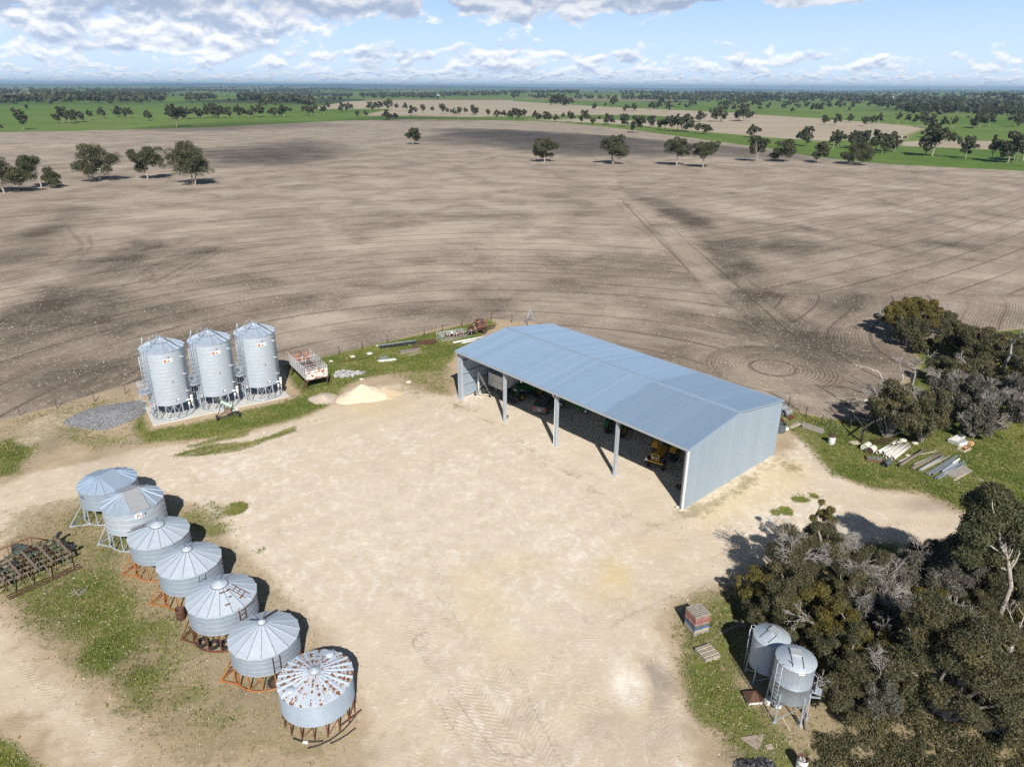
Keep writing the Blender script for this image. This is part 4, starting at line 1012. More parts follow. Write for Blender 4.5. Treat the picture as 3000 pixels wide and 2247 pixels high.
# ---------------- pair of hopper silos by the trees
def make_hopper(x, y, Rr, he, ha, hb, label, feet_a, hatch_a, lad, fine):
    t = empty('hopper_silo', (x, y, 0), 0, label, 'silo', 'pair of hopper silos by the trees')
    f = view_dir(x, y)
    mb = MB()
    if fine:
        k = 26; mb.lathe([(Rr + (.018 if j % 2 else 0), hb + (he - hb) * j / (2 * k)) for j in range(2 * k + 1)], 60, smooth=False)
    else:
        m = hb + (he - hb) * .45
        mb.lathe([(Rr, hb), (Rr, m - .03), (Rr + .02, m - .015), (Rr + .02, m + .015), (Rr, m + .03), (Rr, he)], 48)
    mb.build('wall', M_hop, t)
    mb = MB(); mb.lathe([(Rr + .03, he - .04), (Rr + .045, he), (Rr + .02, he + .03), (.02, ha)], 40); mb.build('roof', zinc('hopper_roof_%d' % fine, (.44, .51, .58), (.56, .62, .69), .45, .3), t)
    mb = MB()
    if fine: mb.lathe([(Rr - .01, hb), (.2, .35), (.2, .25)], 36)
    else:
        c = Vector((math.cos(f - R(70)), math.sin(f - R(70)), 0)) * (Rr * .45)
        top = [cyl_pt(Rr - .01, 2 * math.pi * k / 36, hb) for k in range(36)]; bot = [c + cyl_pt(.16, 2 * math.pi * k / 36, .62) for k in range(36)]; b2 = [p - Vector((0, 0, .12)) for p in bot]
        mb.add(top + bot + b2, [(k, (k + 1) % 36, 36 + (k + 1) % 36, 36 + k) for k in range(36)] + [(36 + k, 36 + (k + 1) % 36, 72 + (k + 1) % 36, 72 + k) for k in range(36)], True)
    mb.build('hopper', M_hop, t)
    for a in feet_a:
        mb = MB(); a = f + R(a); mb.bar(cyl_pt(Rr + .10, a, 0), cyl_pt(Rr + .03, a, hb + .55), .08, .06, up=cyl_pt(1, a, 0)); mb.box(cyl_pt(Rr + .10, a, .02), (.2, .2, .04), rz=a); mb.build('leg', M_galv, t)
    for a, b in zip(feet_a, feet_a[1:] + feet_a[:1]):
        MB().bar(cyl_pt(Rr + .08, f + R(a), .15), cyl_pt(Rr + .04, f + R(b), hb), .03).build('brace', M_galv, t)
    # hatch lid and its rails
    h = f + R(hatch_a); zc = ha - (ha - he) * .25; c = cyl_pt(Rr * .22, h, zc + .09)
    mb = MB(); mb.box(c, (.52, .62, .09), rz=h); mb.build('hatch', pm('hatch_plate', (.47, .50, .52), .5, .25, .15), t)
    for s in (-.3, .3): q = cyl_pt(1, h + math.pi / 2, 0) * s; MB().bar(cyl_pt(-Rr * .75, h, he + .1) + q, cyl_pt(Rr * .1, h, zc + .06) + q, .03).build('hatch_rail', M_dark, t)
    a = f + R(lad); tan = cyl_pt(1, a + math.pi / 2, 0)
    mb = MB(); ladder(mb, cyl_pt(Rr + .2, a, .35 if not fine else .2), cyl_pt(Rr + .2, a, he + .12), tan, .34, .018, .28)
    for s in (-.17, .17): mb.path([cyl_pt(Rr + .2, a, he + .12) + tan * s, cyl_pt(Rr + .05, a, he + .22) + tan * s, cyl_pt(Rr - .15, a, he + .05) + tan * s], .018, 6)
    for z in (1.2, he - .6, hb + .5):
        for s in (-.17, .17): mb.tube(cyl_pt(Rr - .01, a, z) + tan * s, cyl_pt(Rr + .2, a, z) + tan * s, .014, n=5)
    mb.build('ladder', M_galv, t)
    return t, f
def build_hoppers():
    make_hopper(16.01, 34.26, 1.07, 3.09, 3.36, .86, 'finely corrugated hopper silo, half shaded, behind its taller neighbour', [-80, -28, 40, 100, 160, 220], 150, -95, True)
    t, f = make_hopper(16.28, 31.36, 1.09, 4.08, 4.28, 1.56, 'tall smooth hopper silo with a ladder, standing beside the bush', [-100, -22, 50, 90, 155, 210], -165, -34, False)
    Rr = 1.09
    mb = MB(); a = f + R(88); mb.box(cyl_pt(Rr + .3, a, 2.35), (.5, .55, .05), rz=a); mb.box(cyl_pt(Rr + .22, a, 2.75), (.04, .5, .8), rz=a); mb.bar(cyl_pt(Rr, a, 1.75), cyl_pt(Rr + .55, a, 1.95), .08); mb.build('bracket', M_galv, t)
    mb = MB(); mb.path([cyl_pt(.6, f - R(35), 4.20), cyl_pt(.68, f - R(28), 4.26), cyl_pt(.72, f - R(12), 4.26), cyl_pt(.68, f - R(5), 4.19)], .018, 6); mb.build('roof_handle', M_rust, t)
    wrap_rect(.34, .09, Rr, f + R(24), 3.95, M_white, t, 'maker_plate', .02, 0, 4)
    mb = MB(); c = Vector((math.cos(f - R(70)), math.sin(f - R(70)), 0)) * .49; mb.box(c + Vector((0, 0, .45)), (.3, .3, .22)); mb.build('outlet', M_white, t)
build_hoppers()

# ================================================================ THINGS ROUND THE YARD
def Zq(ox, oy, k): return lambda a, b, z=0.0: G(ox + a / k, oy + b / k, z)
Q4 = Zq(830, 950, 4.706); Q8 = Zq(1250, 880, 5.53); Q7 = Zq(2250, 1180, 3.403); QP = Zq(1900, 1650, 2.775); QS = Zq(500, 1650, 4.1425); QC = Zq(0, 1550, 7.203); QN = Zq(780, 1850, 4.733)
M_wood = pm('grey_weathered_timber', (.34, .31, .27), .85, 0, .35, 5.0)
M_wood2 = pm('brown_old_timber', (.20, .165, .135), .85, 0, .35, 5.0)
M_woodpale = pm('pale_sawn_timber', (.52, .45, .34), .85, 0, .25, 5.0)
M_rustwhite = pm('white_paint_with_rust', (.72, .68, .64), .65, 0, .1, 2.5, .46, (.26, .09, .04), rscale=2.6)
M_wrail = pm('white_rail_paint', (.70, .72, .74), .6, 0, .15, 4.0, .3, (.3, .13, .07), rscale=5)
M_redbrown = pm('red_brown_paint', (.19, .085, .062), .75, 0, .3, 4.0, .3)
M_cream = pm('cream_paint', (.68, .66, .56), .6, 0, .12, 3.0, .26, (.3, .15, .07))
M_green_paint = pm('faded_green_paint', (.085, .135, .12), .75, 0, .35, 5.0, .5, (.09, .055, .035))
M_sage = pm('pale_sage_paint', (.45, .56, .50), .6, 0, .12, 4.0)
M_dust = pm('dusty_grey_steel', (.20, .16, .13), .85, 0, .35, 5.0)
M_blackst = pm('black_steel', (.035, .035, .038), .6, 0, .3)

def tyre(mb, c, Rr, W, axis, n=28, lugs=0):
    """tyre ring about axis through c"""
    c = Vector(c); ax = Vector(axis).normalized(); u = ax.orthogonal().normalized(); v = ax.cross(u)
    prof = [(Rr * .62, -W * .42), (Rr * .80, -W * .5), (Rr * .95, -W * .46), (Rr, -W * .3), (Rr, W * .3), (Rr * .95, W * .46), (Rr * .80, W * .5), (Rr * .62, W * .42)]
    m = len(prof); vs = []
    for k in range(n):
        t = 2 * math.pi * k / n; d = u * math.cos(t) + v * math.sin(t)
        vs += [c + d * r + ax * w for r, w in prof]
    fs = [(k * m + j, k * m + (j + 1) % m, ((k + 1) % n) * m + (j + 1) % m, ((k + 1) % n) * m + j) for k in range(n) for j in range(m)]
    mb.add(vs, fs, True)
    for k in range(lugs):
        t = 2 * math.pi * k / lugs
        for s in (-1, 1):
            t2 = t + (0 if s > 0 else math.pi / lugs); d = u * math.cos(t2) + v * math.sin(t2); d2 = u * math.cos(t2 + .16) + v * math.sin(t2 + .16)
            mb.bar(c + d * Rr * 1.0 + ax * (W * .02 * s), c + d2 * Rr * .985 + ax * (W * .47 * s), W * .11, Rr * .07, up=d)
def rim(mb, c, Rr, W, axis):
    c = Vector(c); ax = Vector(axis).normalized(); u = ax.orthogonal().normalized(); v = ax.cross(u); n = 24
    prof = [(Rr * .63, -W * .4), (Rr * .58, -W * .38), (Rr * .52, -W * .15), (Rr * .2, -W * .08), (.001, -W * .1), (.001, W * .1), (Rr * .2, W * .08), (Rr * .52, W * .15), (Rr * .58, W * .38), (Rr * .63, W * .4)]
    m = len(prof); vs = []
    for k in range(n):
        t = 2 * math.pi * k / n; d = u * math.cos(t) + v * math.sin(t); vs += [c + d * r + ax * w for r, w in prof]
    mb.add(vs, [(k * m + j, k * m + j + 1, ((k + 1) % n) * m + j + 1, ((k + 1) % n) * m + j) for k in range(n) for j in range(m - 1)], True)
def wheel(parent, c, Rr, W, axis=(0, 1, 0), rimm=None, lugs=0):
    mb = MB(); tyre(mb, c, Rr, W, axis, lugs=lugs); w = mb.build('wheel', M_black, parent)
    mb = MB(); rim(mb, c, Rr, W, axis); mb.build('rim', rimm or M_galvdk, w)
    return w
def along(a, b): d = Vector(b) - Vector(a); return math.atan2(d.y, d.x), d.length
def rng_(s): return random.Random(s)

# ---- mounds
def mound(name, c, rx, ry, h, mat, label, cat, seed, rz=0.0, peak=(0, 0), sharp=1.6, n=48, m=20, rough=.06):
    rn = rng_(seed); ph = [rn.uniform(0, 6.28) for _ in range(6)]
    vs = [(peak[0] * rx, peak[1] * ry, h)]
    for i in range(1, m + 1):
        q = i / m
        for k in range(n):
            t = 2 * math.pi * k / n
            e = 1 + .10 * math.sin(2 * t + ph[0]) + .07 * math.sin(3 * t + ph[1]) + .05 * math.sin(5 * t + ph[2])
            x = math.cos(t) * rx * e * q + peak[0] * rx * (1 - q); y = math.sin(t) * ry * e * q + peak[1] * ry * (1 - q)
            z = h * (1 - q) ** (1 / sharp if sharp < 1 else 1.0) * (1 - .25 * math.sin(math.pi * q) * (sharp - 1)) if q < 1 else -.03
            z += rough * h * (math.sin(7 * t + 9 * q + ph[3]) * math.sin(11 * q + ph[4]) + rn.uniform(-.6, .6)) * (1 - q) * q * 3
            vs.append((x, y, z))
    fs = [(0, 1 + k, 1 + (k + 1) % n) for k in range(n)]
    for i in range(m - 1):
        for k in range(n): a = 1 + i * n + k; b = 1 + i * n + (k + 1) % n; fs.append((a, a + n, b + n, b))
    mb = MB(); mb.add(vs, fs, True); o = mb.build(name, mat, None, c, rz)
    return tag(o, label, cat)
def grit(name, lo, hi, sc=9.0, stones=None):
    m, nt, b = new_mat(name); o = nt.obj()
    n1 = nt.noise(o, 1.3, 5, .65); n2 = nt.noise(o, sc, 4, .7)
    c = nt.mix(nt.lin(nt.add(nt.mul(n1, .5), nt.mul(n2, .5)), .35, .65), lo, hi)
    if stones: v = nt.voro(o, stones); c = nt.mix(nt.sstep(v, .34, .22), c, tuple(min(1, x * 1.5) for x in hi)); c = nt.mix(nt.sstep(v, .5, .75), c, tuple(x * .5 for x in lo))
    nt.put(b.inputs['Base Color'], c); b.inputs['Roughness'].default_value = .95; b.inputs['Specular IOR Level'].default_value = .1
    nt.put(b.inputs['Normal'], nt.bump(n2, .7, .08)); return m
def build_mounds():
    c = Q4(1130, 985); mound('sand_pile', c, 3.2, 2.5, 1.45, grit('ochre_sand', (.66, .54, .39), (.76, .66, .51)), 'large cone of pale ochre sand beside the shed yard', 'sand pile', 3, .3, (-.1, .1), 1.1)
    c = Q4(1380, 960); mound('sand_pile', c, 2.2, 1.8, .75, grit('brown_sand', (.57, .44, .30), (.67, .54, .38)), 'lower brown shoulder of sand against the large sand cone', 'sand pile', 8, .1, (0, .2), 1.0)
    c = G(948, 1168); mound('gravel_pile', c, 1.85, 1.7, .55, grit('pinkish_grit', (.50, .42, .34), (.60, .52, .44)), 'low rounded heap of pinkish grit left of the sand cone', 'gravel pile', 5, 0, (0, 0), .7)
    c = G(315, 1217); mound('gravel_pile', c, 4.6, 3.4, .38, grit('blue_metal', (.22, .22, .235), (.36, .36, .375), 9.0, 9.0), 'wide heap of blue grey crushed stone left of the tall silos', 'gravel pile', 6, .35, (0.1, .1), .8)
    c = G(2203, 2246); mound('ash_heap', c, 1.25, .75, .22, grit('black_ash', (.03, .03, .033), (.12, .12, .13), 9.0, 6.0), 'black ash heap at the bottom edge of the yard', 'ash heap', 7, .2, (0, 0), .8)
    # broken concrete
    rn = rng_(11); mb = MB(); c = Q4(840, 690)
    for i in range(150):
        q = rn.random() ** .6; t = rn.uniform(0, 6.28); off = Vector((math.cos(t) * q * 1.7 + .1, math.sin(t) * q * 1.25, 0))
        if i > 115: off = Vector((rn.uniform(1.2, 2.5), rn.uniform(-.5, .5) + .3, 0))
        s = rn.uniform(.12, .34); mb.box(off + Vector((0, 0, .06 + .28 * (1 - q) * rn.random())), (s * rn.uniform(.8, 1.6), s, s * rn.uniform(.3, .7)), rot=Euler((rn.uniform(-.5, .5), rn.uniform(-.5, .5), rn.uniform(0, 3))).to_matrix())
    o = mb.build('concrete_rubble', pm('broken_concrete', (.42, .42, .42), .9, 0, .25, 2.0), None, c); tag(o, 'heap of broken grey concrete on the grass by the livestock crate', 'rubble', kind='stuff')
build_mounds()

# ---- livestock crate on its steel stand
def build_crate():
    FL, FR, BL = Q4(320, 895), Q4(615, 832), Q4(180, 675)
    rz, w = along(FL, FR); 
    bz, Ln = along(FL, BL); L = Ln
    t = empty('livestock_crate', FL, rz, 'rusty white livestock crate standing on brown steel legs by the silos', 'stock crate')
    z0, H = 1.05, 1.55; W = w
    for (x, y) in ((0.0, 0.0), (W, 0.0), (0.0, L), (W, L)):
        mb = MB(); mb.bar((x, y, 0), (x + (.12 if x == 0 else -.12), y, z0 + .1), .11); mb.box((x, y, .03), (.3, .3, .06)); mb.build('leg', M_rust, t)
        sx = .14 if x == 0 else -.14
        mb = MB(); mb.bar((x - sx * 1.6, y + (.5 if y == 0 else -.5), 0.02), (x + sx * .5, y + (.5 if y == 0 else -.5), z0), .07); mb.build('brace', M_rust, t)
    mb = MB()
    for x in (.12, W - .12): mb.box((x, L / 2, z0 + .06), (.14, L + 1.2, .12))
    for i in range(6): mb.box((W / 2, i * L / 5, z0 + .05), (W - .26, .08, .08))
    mb.build('stand_frame', M_rust, t)
    y0, y1 = -.35, L + .45; x0, x1 = .02, W - .02; zf = z0 + .16
    mb = MB(); mb.box(((x0 + x1) / 2, (y0 + y1) / 2, zf), (x1 - x0, y1 - y0, .07)); mb.build('floor', pm('dark_crate_floor', (.12, .105, .09), .9, 0, .3), t)
    mb = MB(); mb.box(((x0 + x1) / 2, y0, zf + H * .37 + .04), (x1 - x0, .05, H * .72)); mb.build('end_panel', M_rustwhite, t)
    mb = MB(); mb.box(((x0 + x1) / 2, y1, zf + H * .37 + .04), (x1 - x0, .05, H * .72)); mb.build('end_panel', pm('pink_rusty_panel', (.42, .24, .19), .8, 0, .3, 3.0, .4), t)
    for y in (y0, y1):
        mb = MB()
        for f in (.86, 1.0): mb.tube((x0, y, zf + H * f), (x1, y, zf + H * f), .03, n=6)
        for x in (x0, (x0 + x1) / 2, x1): mb.tube((x, y, zf), (x, y, zf + H), .035, n=6)
        mb.build('end_rail', M_wrail if y == y0 else M_redbrown, t)
    for x in (x0, x1):
        mb = MB(); n = 7
        for i in range(n + 1): y = y0 + (y1 - y0) * i / n; mb.box((x, y, zf + H / 2), (.045, .06, H))
        for f in (.06, .2, .34, .48, .62, .80, 1.0): mb.box((x, (y0 + y1) / 2, zf + H * f), (.03, y1 - y0, .085 if f < .7 else .05))
        mb.build('side_rail', M_wrail, t)
    for f in (.33, .62, .8):
        y = y0 + (y1 - y0) * f; mb = MB()
        for k in range(6): mb.tube((x0, y, zf + .15 + k * .22), (x1, y, zf + .15 + k * .22), .022, n=5)
        mb.tube((W / 2, y, zf), (W / 2, y, zf + H), .03, n=5); mb.build('inner_gate', M_wrail if f > .5 else M_redbrown, t)
    mb = MB(); mb.tube((W / 2, y0, zf + H), (W / 2, y1, zf + H), .025, n=6)
    for f in (.25, .5, .75): mb.tube((x0, y0 + (y1 - y0) * f, zf + H), (x1, y0 + (y1 - y0) * f, zf + H), .025, n=6)
    mb.build('top_rail', M_rust, t)
build_crate()

# ---- bits along the fence
def lying(name, a, b, r, mat, label, cat, group=None, n=10, hollow=False, lift=0.0):
    a, b = Vector(a), Vector(b); a.z = b.z = 0; rz, L = along(a, b)
    mb = MB()
    if hollow:
        mb.lathe([(r, -L / 2), (r, L / 2), (r * .78, L / 2), (r * .78, -L / 2)], 16, closed=True, axis='X')
    else: mb.tube((-L / 2, 0, 0), (L / 2, 0, 0), r, n=n)
    o = mb.build(name, mat, None, (a + b) / 2 + Vector((0, 0, r + lift)), rz); return tag(o, label, cat, group)
def flatbar(name, a, b, w, h, mat, label, cat, group=None, lift=0.0):
    a, b = Vector(a), Vector(b); a.z = b.z = 0; rz, L = along(a, b)
    o = MB().box((0, 0, 0), (L, w, h)).build(name, mat, None, (a + b) / 2 + Vector((0, 0, h / 2 + lift)), rz); return tag(o, label, cat, group)
def stack(name, a, b, w, rows, bw, bh, mats, label, cat, seed, part='board', jit=.06):
    """a pile of boards: the pile is one heap of like boards, each board a part"""
    a, b = Vector(a), Vector(b); a.z = b.z = 0; rz, L = along(a, b); rn = rng_(seed)
    t = empty(name, (a + b) / 2, rz, label, cat); z = 0.01
    for n in rows:
        for i in range(n):
            y = (i - (n - 1) / 2) * (w / max(n, 1)) + rn.uniform(-.02, .02)
            MB().box((rn.uniform(-jit, jit) * L, y, z + bh / 2), (L * rn.uniform(.82, 1.0), bw, bh), rz=rn.uniform(-.03, .03)).build(part, rn.choice(mats), t)
        z += bh + .004
    return t
def build_fence_strip():
    lying('steel_rail', Q4(762, 532), Q4(1200, 460), .06, M_rust, 'long thin rusty rail lying on the grass', 'rail')
    stack('board_pile', Q4(1305, 515), Q4(1560, 485), .75, (4, 3), .16, .05, [M_white, M_cream, pm('pale_blue_board', (.55, .66, .72), .7, 0, .1)], 'small pile of white and pale blue boards on the grass', 'boards', 2)
    flatbar('sheet_offcut', Q4(1320, 468), Q4(1440, 450), .8, .04, M_galvdk, 'grey sheet offcut behind the white board pile', 'sheet')
    # black comb-like frame
    a, b = Q4(1315, 335), Q4(1838, 262); rz, L = along(a, b); t = empty('cutter_bar', a, rz, 'long black steel comb frame lying along the fence line', 'farm machine part')
    MB().box((L / 2, .35, .32), (L, .12, .14)).build('beam', M_galvdk, t)
    MB().box((L / 2, -.25, .18), (L * .94, .10, .18)).build('beam', M_blackst, t)
    for i in range(16): mb = MB(); x = L * (i + .5) / 16; mb.bar((x, .4, .3), (x + .12, -.5, .08), .09, .1); mb.build('tooth', M_blackst, t)
    q = [Q4(1832, 238), Q4(2098, 205), Q4(2128, 268), Q4(1865, 290)]; c = sum(q, Vector()) / 4
    mb = MB(); mb.add([p - c + Vector((0, 0, z)) for z in (.03, .07) for p in q], [(3, 2, 1, 0), (4, 5, 6, 7)] + [(i, (i + 1) % 4, 4 + (i + 1) % 4, 4 + i) for i in range(4)])
    tag(mb.build('steel_sheet', M_rust, None, c), 'flat rusty steel sheet on the grass near the white frames', 'sheet')
    stack('timber_pile', Q4(1600, 400), Q4(1885, 355), .9, (4, 3), .2, .12, [M_wood, M_wood2], 'grey weathered timber pile below the black comb frame', 'timber', 4)
    flatbar('timber_plank', Q4(1715, 432), Q4(1900, 392), .18, .1, M_wood, 'single grey plank in front of the weathered timber pile', 'plank')
    c = Q4(1822, 335); MB().tube((0, 0, 0), (0, 0, .5), .28, n=18).build('rusty_can', M_rust, None, c); tag(bpy.data.objects['rusty_can'], 'squat rusty can behind the weathered timber pile', 'can')
    mb = MB(); mb.lathe([(.0, .05), (.5, .06), (.42, .2), (.1, .26), (.001, .27)], 7); tag(mb.build('flat_stone', M_conc, None, Q4(1190, 412)), 'grey slab of stone on the grass beside the thin rail', 'stone')
    for (a, b, s, lab) in ((958, 452, .38, 'white boulder on the grass at the field edge'), (660, 515, .30, 'pale boulder just right of the livestock crate'), (1075, 762, .3, 'white stone in the grass above the sand cone'), (1728, 805, .4, 'broken white stone on the bare patch near the shed'), (1300, 300, .25, 'small white stone at the left end of the black comb frame')):
        mb = MB(); rn = rng_(a); mb.lathe([(.02, 0), (s, .02), (s * .95, s * .35), (s * .5, s * .6), (.01, s * .62)], 8)
        mb.v = [(x * rn.uniform(.8, 1.2), y * rn.uniform(.6, 1.0), z * rn.uniform(.8, 1.1)) for x, y, z in mb.v]
        tag(mb.build('boulder', pm('white_limestone', (.66, .60, .50), .9, 0, .2), None, Q4(a, b)), lab, 'stone', 'white stones along the fence')
    lying('white_pole', Q8(430, 700), Q8(905, 608), .13, M_white, 'longer of the two white poles lying behind the shed', 'pole', None, 12)
    lying('white_pole', Q8(572, 703), Q8(800, 655), .10, M_white, 'shorter of the two white poles lying behind the shed', 'pole', None, 12)
    # galvanised frames standing in a rack
    a, b = Q8(238, 668), Q8(728, 585); rz, L = along(a, b); t = empty('steel_frame_rack', a, rz, 'rack of galvanised pipe frames with cross braces at the field edge', 'steel frames')
    fr = pm('pale_pipe_steel', (.55, .57, .60), .55, .2, .12)
    for y, h, l in ((0, 1.0, L), (.75, 1.05, L), (1.7, .85, L * .85)):
        mb = MB(); 
        for z in (.05, h): mb.tube((0, y, z), (l, y, z), .035, n=6)
        for x in (0, l * .27, l * .5, l * .73, l): mb.tube((x, y, 0), (x, y, h), .032, n=6)
        mb.tube((0, y, h), (l * .27, y, .1), .022, n=5); mb.tube((l, y, h), (l * .73, y, .1), .022, n=5); mb.tube((l * .27, y, .1), (l * .5, y, h), .022, n=5); mb.tube((l * .73, y, .1), (l * .5, y, h), .022, n=5)
        mb.build('pipe_frame', fr, t)
    mb = MB()
    for x in (0, L * .27, L * .5, L * .73, L): mb.tube((x, 0, 1.0), (x, .75, 1.05), .03, n=6)
    mb.build('tie_bar', fr, t)
    MB().box((L * .38, .3, 1.0), (.35, .03, .4)).build('tag_plate', M_white, t)
    MB().box((L * .55, 1.2, .3), (L * .6, .5, .5)).build('rusty_insert', M_redbrown, t)
    # A-shaped frame
    ap, f1, f2 = Q8(1680, 165), Q8(1605, 392), Q8(1735, 330)
    base = (f1 + f2) / 2; h = 2.0; t = empty('a_frame', base, 0, 'pale A shaped pipe frame standing behind the shed roof', 'frame')
    mb = MB(); top = Vector((0, 0.2, h))
    for p in (f1, f2): mb.bar(p - base, top, .09)
    mb.build('leg', M_galv, t); MB().bar((f1 - base) * .5 + top * .5, (f2 - base) * .5 + top * .5, .07).build('cross_bar', M_wood2, t)
    MB().bar(f1 - base + Vector((-.3, .9, 0)), top * .5 + (f1 - base) * .5, .1).build('stay', M_wood2, t)
    # rusty trailed engine
    a = Q8(945, 545); d = Q8(1160, 400) - Q8(700, 520); rz = math.atan2(d.y, d.x)
    t = empty('trailed_engine', a, rz, 'rusty old trailed engine with boxy tank at the field edge', 'old machine')
    for y in (.15, 1.35): wheel(t, (0, y, .5), .5, .16, rimm=M_rust)
    mb = MB(); mb.box((-.7, .35, .75), (3.4, .12, .14)); mb.box((-.7, 1.15, .75), (3.4, .12, .14))
    for x in (-2.2, -1.2, -.2, .8): mb.box((x, .75, .74), (.1, .7, .1))
    mb.build('chassis', M_rust, t)
    mb = MB(); mb.box((-.35, .75, 1.25), (1.5, 1.0, .5)); mb.build('engine_box', M_redbrown, t)
    mb = MB(); mb.box((-.35, .75, 1.72), (1.7, 1.1, .44)); mb.lathe([(.75, 0), (.7, .12), (.3, .18), (.001, .19)], 12, (-.35, .75, 1.94)); mb.build('tank', pm('scorched_tank_steel', (.20, .10, .07), .7, 0, .5, 1.5, .45, (.02, .02, .022)), t)
    mb = MB(); mb.box((-.35, .75, 1.955), (1.66, 1.06, .03)); mb.lathe([(.16, 0), (.16, .1), (.001, .1)], 14, (-.6, .75, 1.97)); mb.build('tank_lid', pm('orange_rust_lid', (.45, .22, .14), .8, 0, .35, 2.0), t)
    mb = MB(); mb.lathe([(.55, -.15), (.62, -.15), (.62, .15), (.55, .15), (.1, .06), (.1, -.06)], 24, (-2.05, .75, 1.0), closed=True, axis='Y'); mb.build('flywheel', M_rust, t)
    mb = MB(); rn = rng_(5)
    for i in range(9): mb.path([(-2.3 + rn.random(), .3 + rn.random(), .4 + rn.random()), (-1.8 + rn.random() * .6, .2 + rn.random(), .9 + rn.random() * .8), (-1.3 + rn.random() * .4, .3 + rn.random(), .3 + rn.random() * .9)], .03, 5)
    mb.build('hoses', M_cream, t)
    mb = MB(); mb.bar((.7, .4, .75), (2.6, .65, .55), .1); mb.bar((.7, 1.1, .75), (2.6, .85, .55), .1); mb.bar((1.0, 1.4, .9), (2.9, 1.9, .9), .05); mb.bar((2.3, .6, .55), (2.6, .7, 1.2), .05); mb.build('drawbar', M_rust, t)
    # wire fences
    st = pm('picket_steel', (.07, .065, .06), .8, 0, .3)
    def fence(px, label, h=1.25, split=None):
        P = [GT(*p) for p in px]; t = empty('wire_fence', P[0], 0, label, 'fence')
        for p in P: MB().box((p.x - P[0].x, p.y - P[0].y, h / 2), (.07, .07, h), rz=.6).build('picket', st, t)
        for z in (.3, .6, .9, 1.15):
            mb = MB()
            for a, b in zip(P, P[1:]): mb.tube(a - P[0] + Vector((0, 0, z)), b - P[0] + Vector((0, 0, z)), .006, n=4, caps=False)
            mb.build('wire', st, t)
    fence([(-60, 1243), (59, 1219), (167, 1196), (277, 1176), (368, 1154), (470, 1132)], 'sagging wire fence on dark pickets left of the tall silos')
    fence([(853, 1066), (994, 1039), (1062, 1022), (1135, 1005), (1244, 990), (1297, 977), (1354, 955), (1440, 938), (1500, 946), (1545, 956)], 'wire fence with thin pickets between the scrap strip and field')
    fence([(2310, 1190), (2360, 1222), (2406, 1246), (2428, 1257), (2444, 1275), (2520, 1290)], 'rusty short wire fence behind the white drum by the trees')
build_fence_strip()

# ---- portable auger beside the slab
def build_small_auger():
    QA = Zq(560, 1150, 11.06)
    w1, w2 = QA(855, 910), QA(1560, 780); rz, W = along(w1, w2)
    t = empty('portable_auger', (w1 + w2) / 2, rz, 'small two wheeled grain auger with sage green tube by the concrete slab', 'auger')
    for x in (-W / 2, W / 2): wheel(t, (x, 0, .34), .34, .19, (1, 0, 0), M_galvdk)
    MB().bar((-W / 2, 0, .34), (W / 2, 0, .34), .07).build('axle', M_dark, t)
    A = QA(1000, 310, 1.75); B = QA(1300, 440, 1.35)
    M = Matrix.Rotation(-rz, 3, 'Z'); o = (w1 + w2) / 2
    a = M @ (A - o); b = M @ (B - o); d = (b - a).normalized()
    a0 = a - d * 1.3
    mb = MB(); mb.tube(a, b, .17, n=14); mb.tube(b - d * .12, b + d * .12, .24, n=14); mb.tube(a - d * .1, a + d * .14, .22, n=14); mb.build('auger_tube', M_sage, t)
    MB().tube(a0, a, .06, n=8).build('drive_shaft', M_dark, t)
    for x, p in ((-W / 2, a), (-W / 2, b), (W / 2, b), (W / 2, (a + b) / 2)): MB().bar((x, 0, .36), p, .055).build('strut', M_dark, t)
    m = (a + b) / 2; mb = MB(); mb.box(m + Vector((-.05, -.3, -.62)), (.62, .5, .62)); mb.lathe([(.3, -.06), (.3, .06), (.001, .06)], 18, m + Vector((-.05, -.58, -.6)), axis='Y'); mb.build('engine', pm('dusty_engine', (.24, .18, .14), .85, 0, .4, 6.0), t)
    MB().box(b + Vector((.35, .05, -.55)), (.55, .3, .1)).build('step', M_white, t)
build_small_auger()

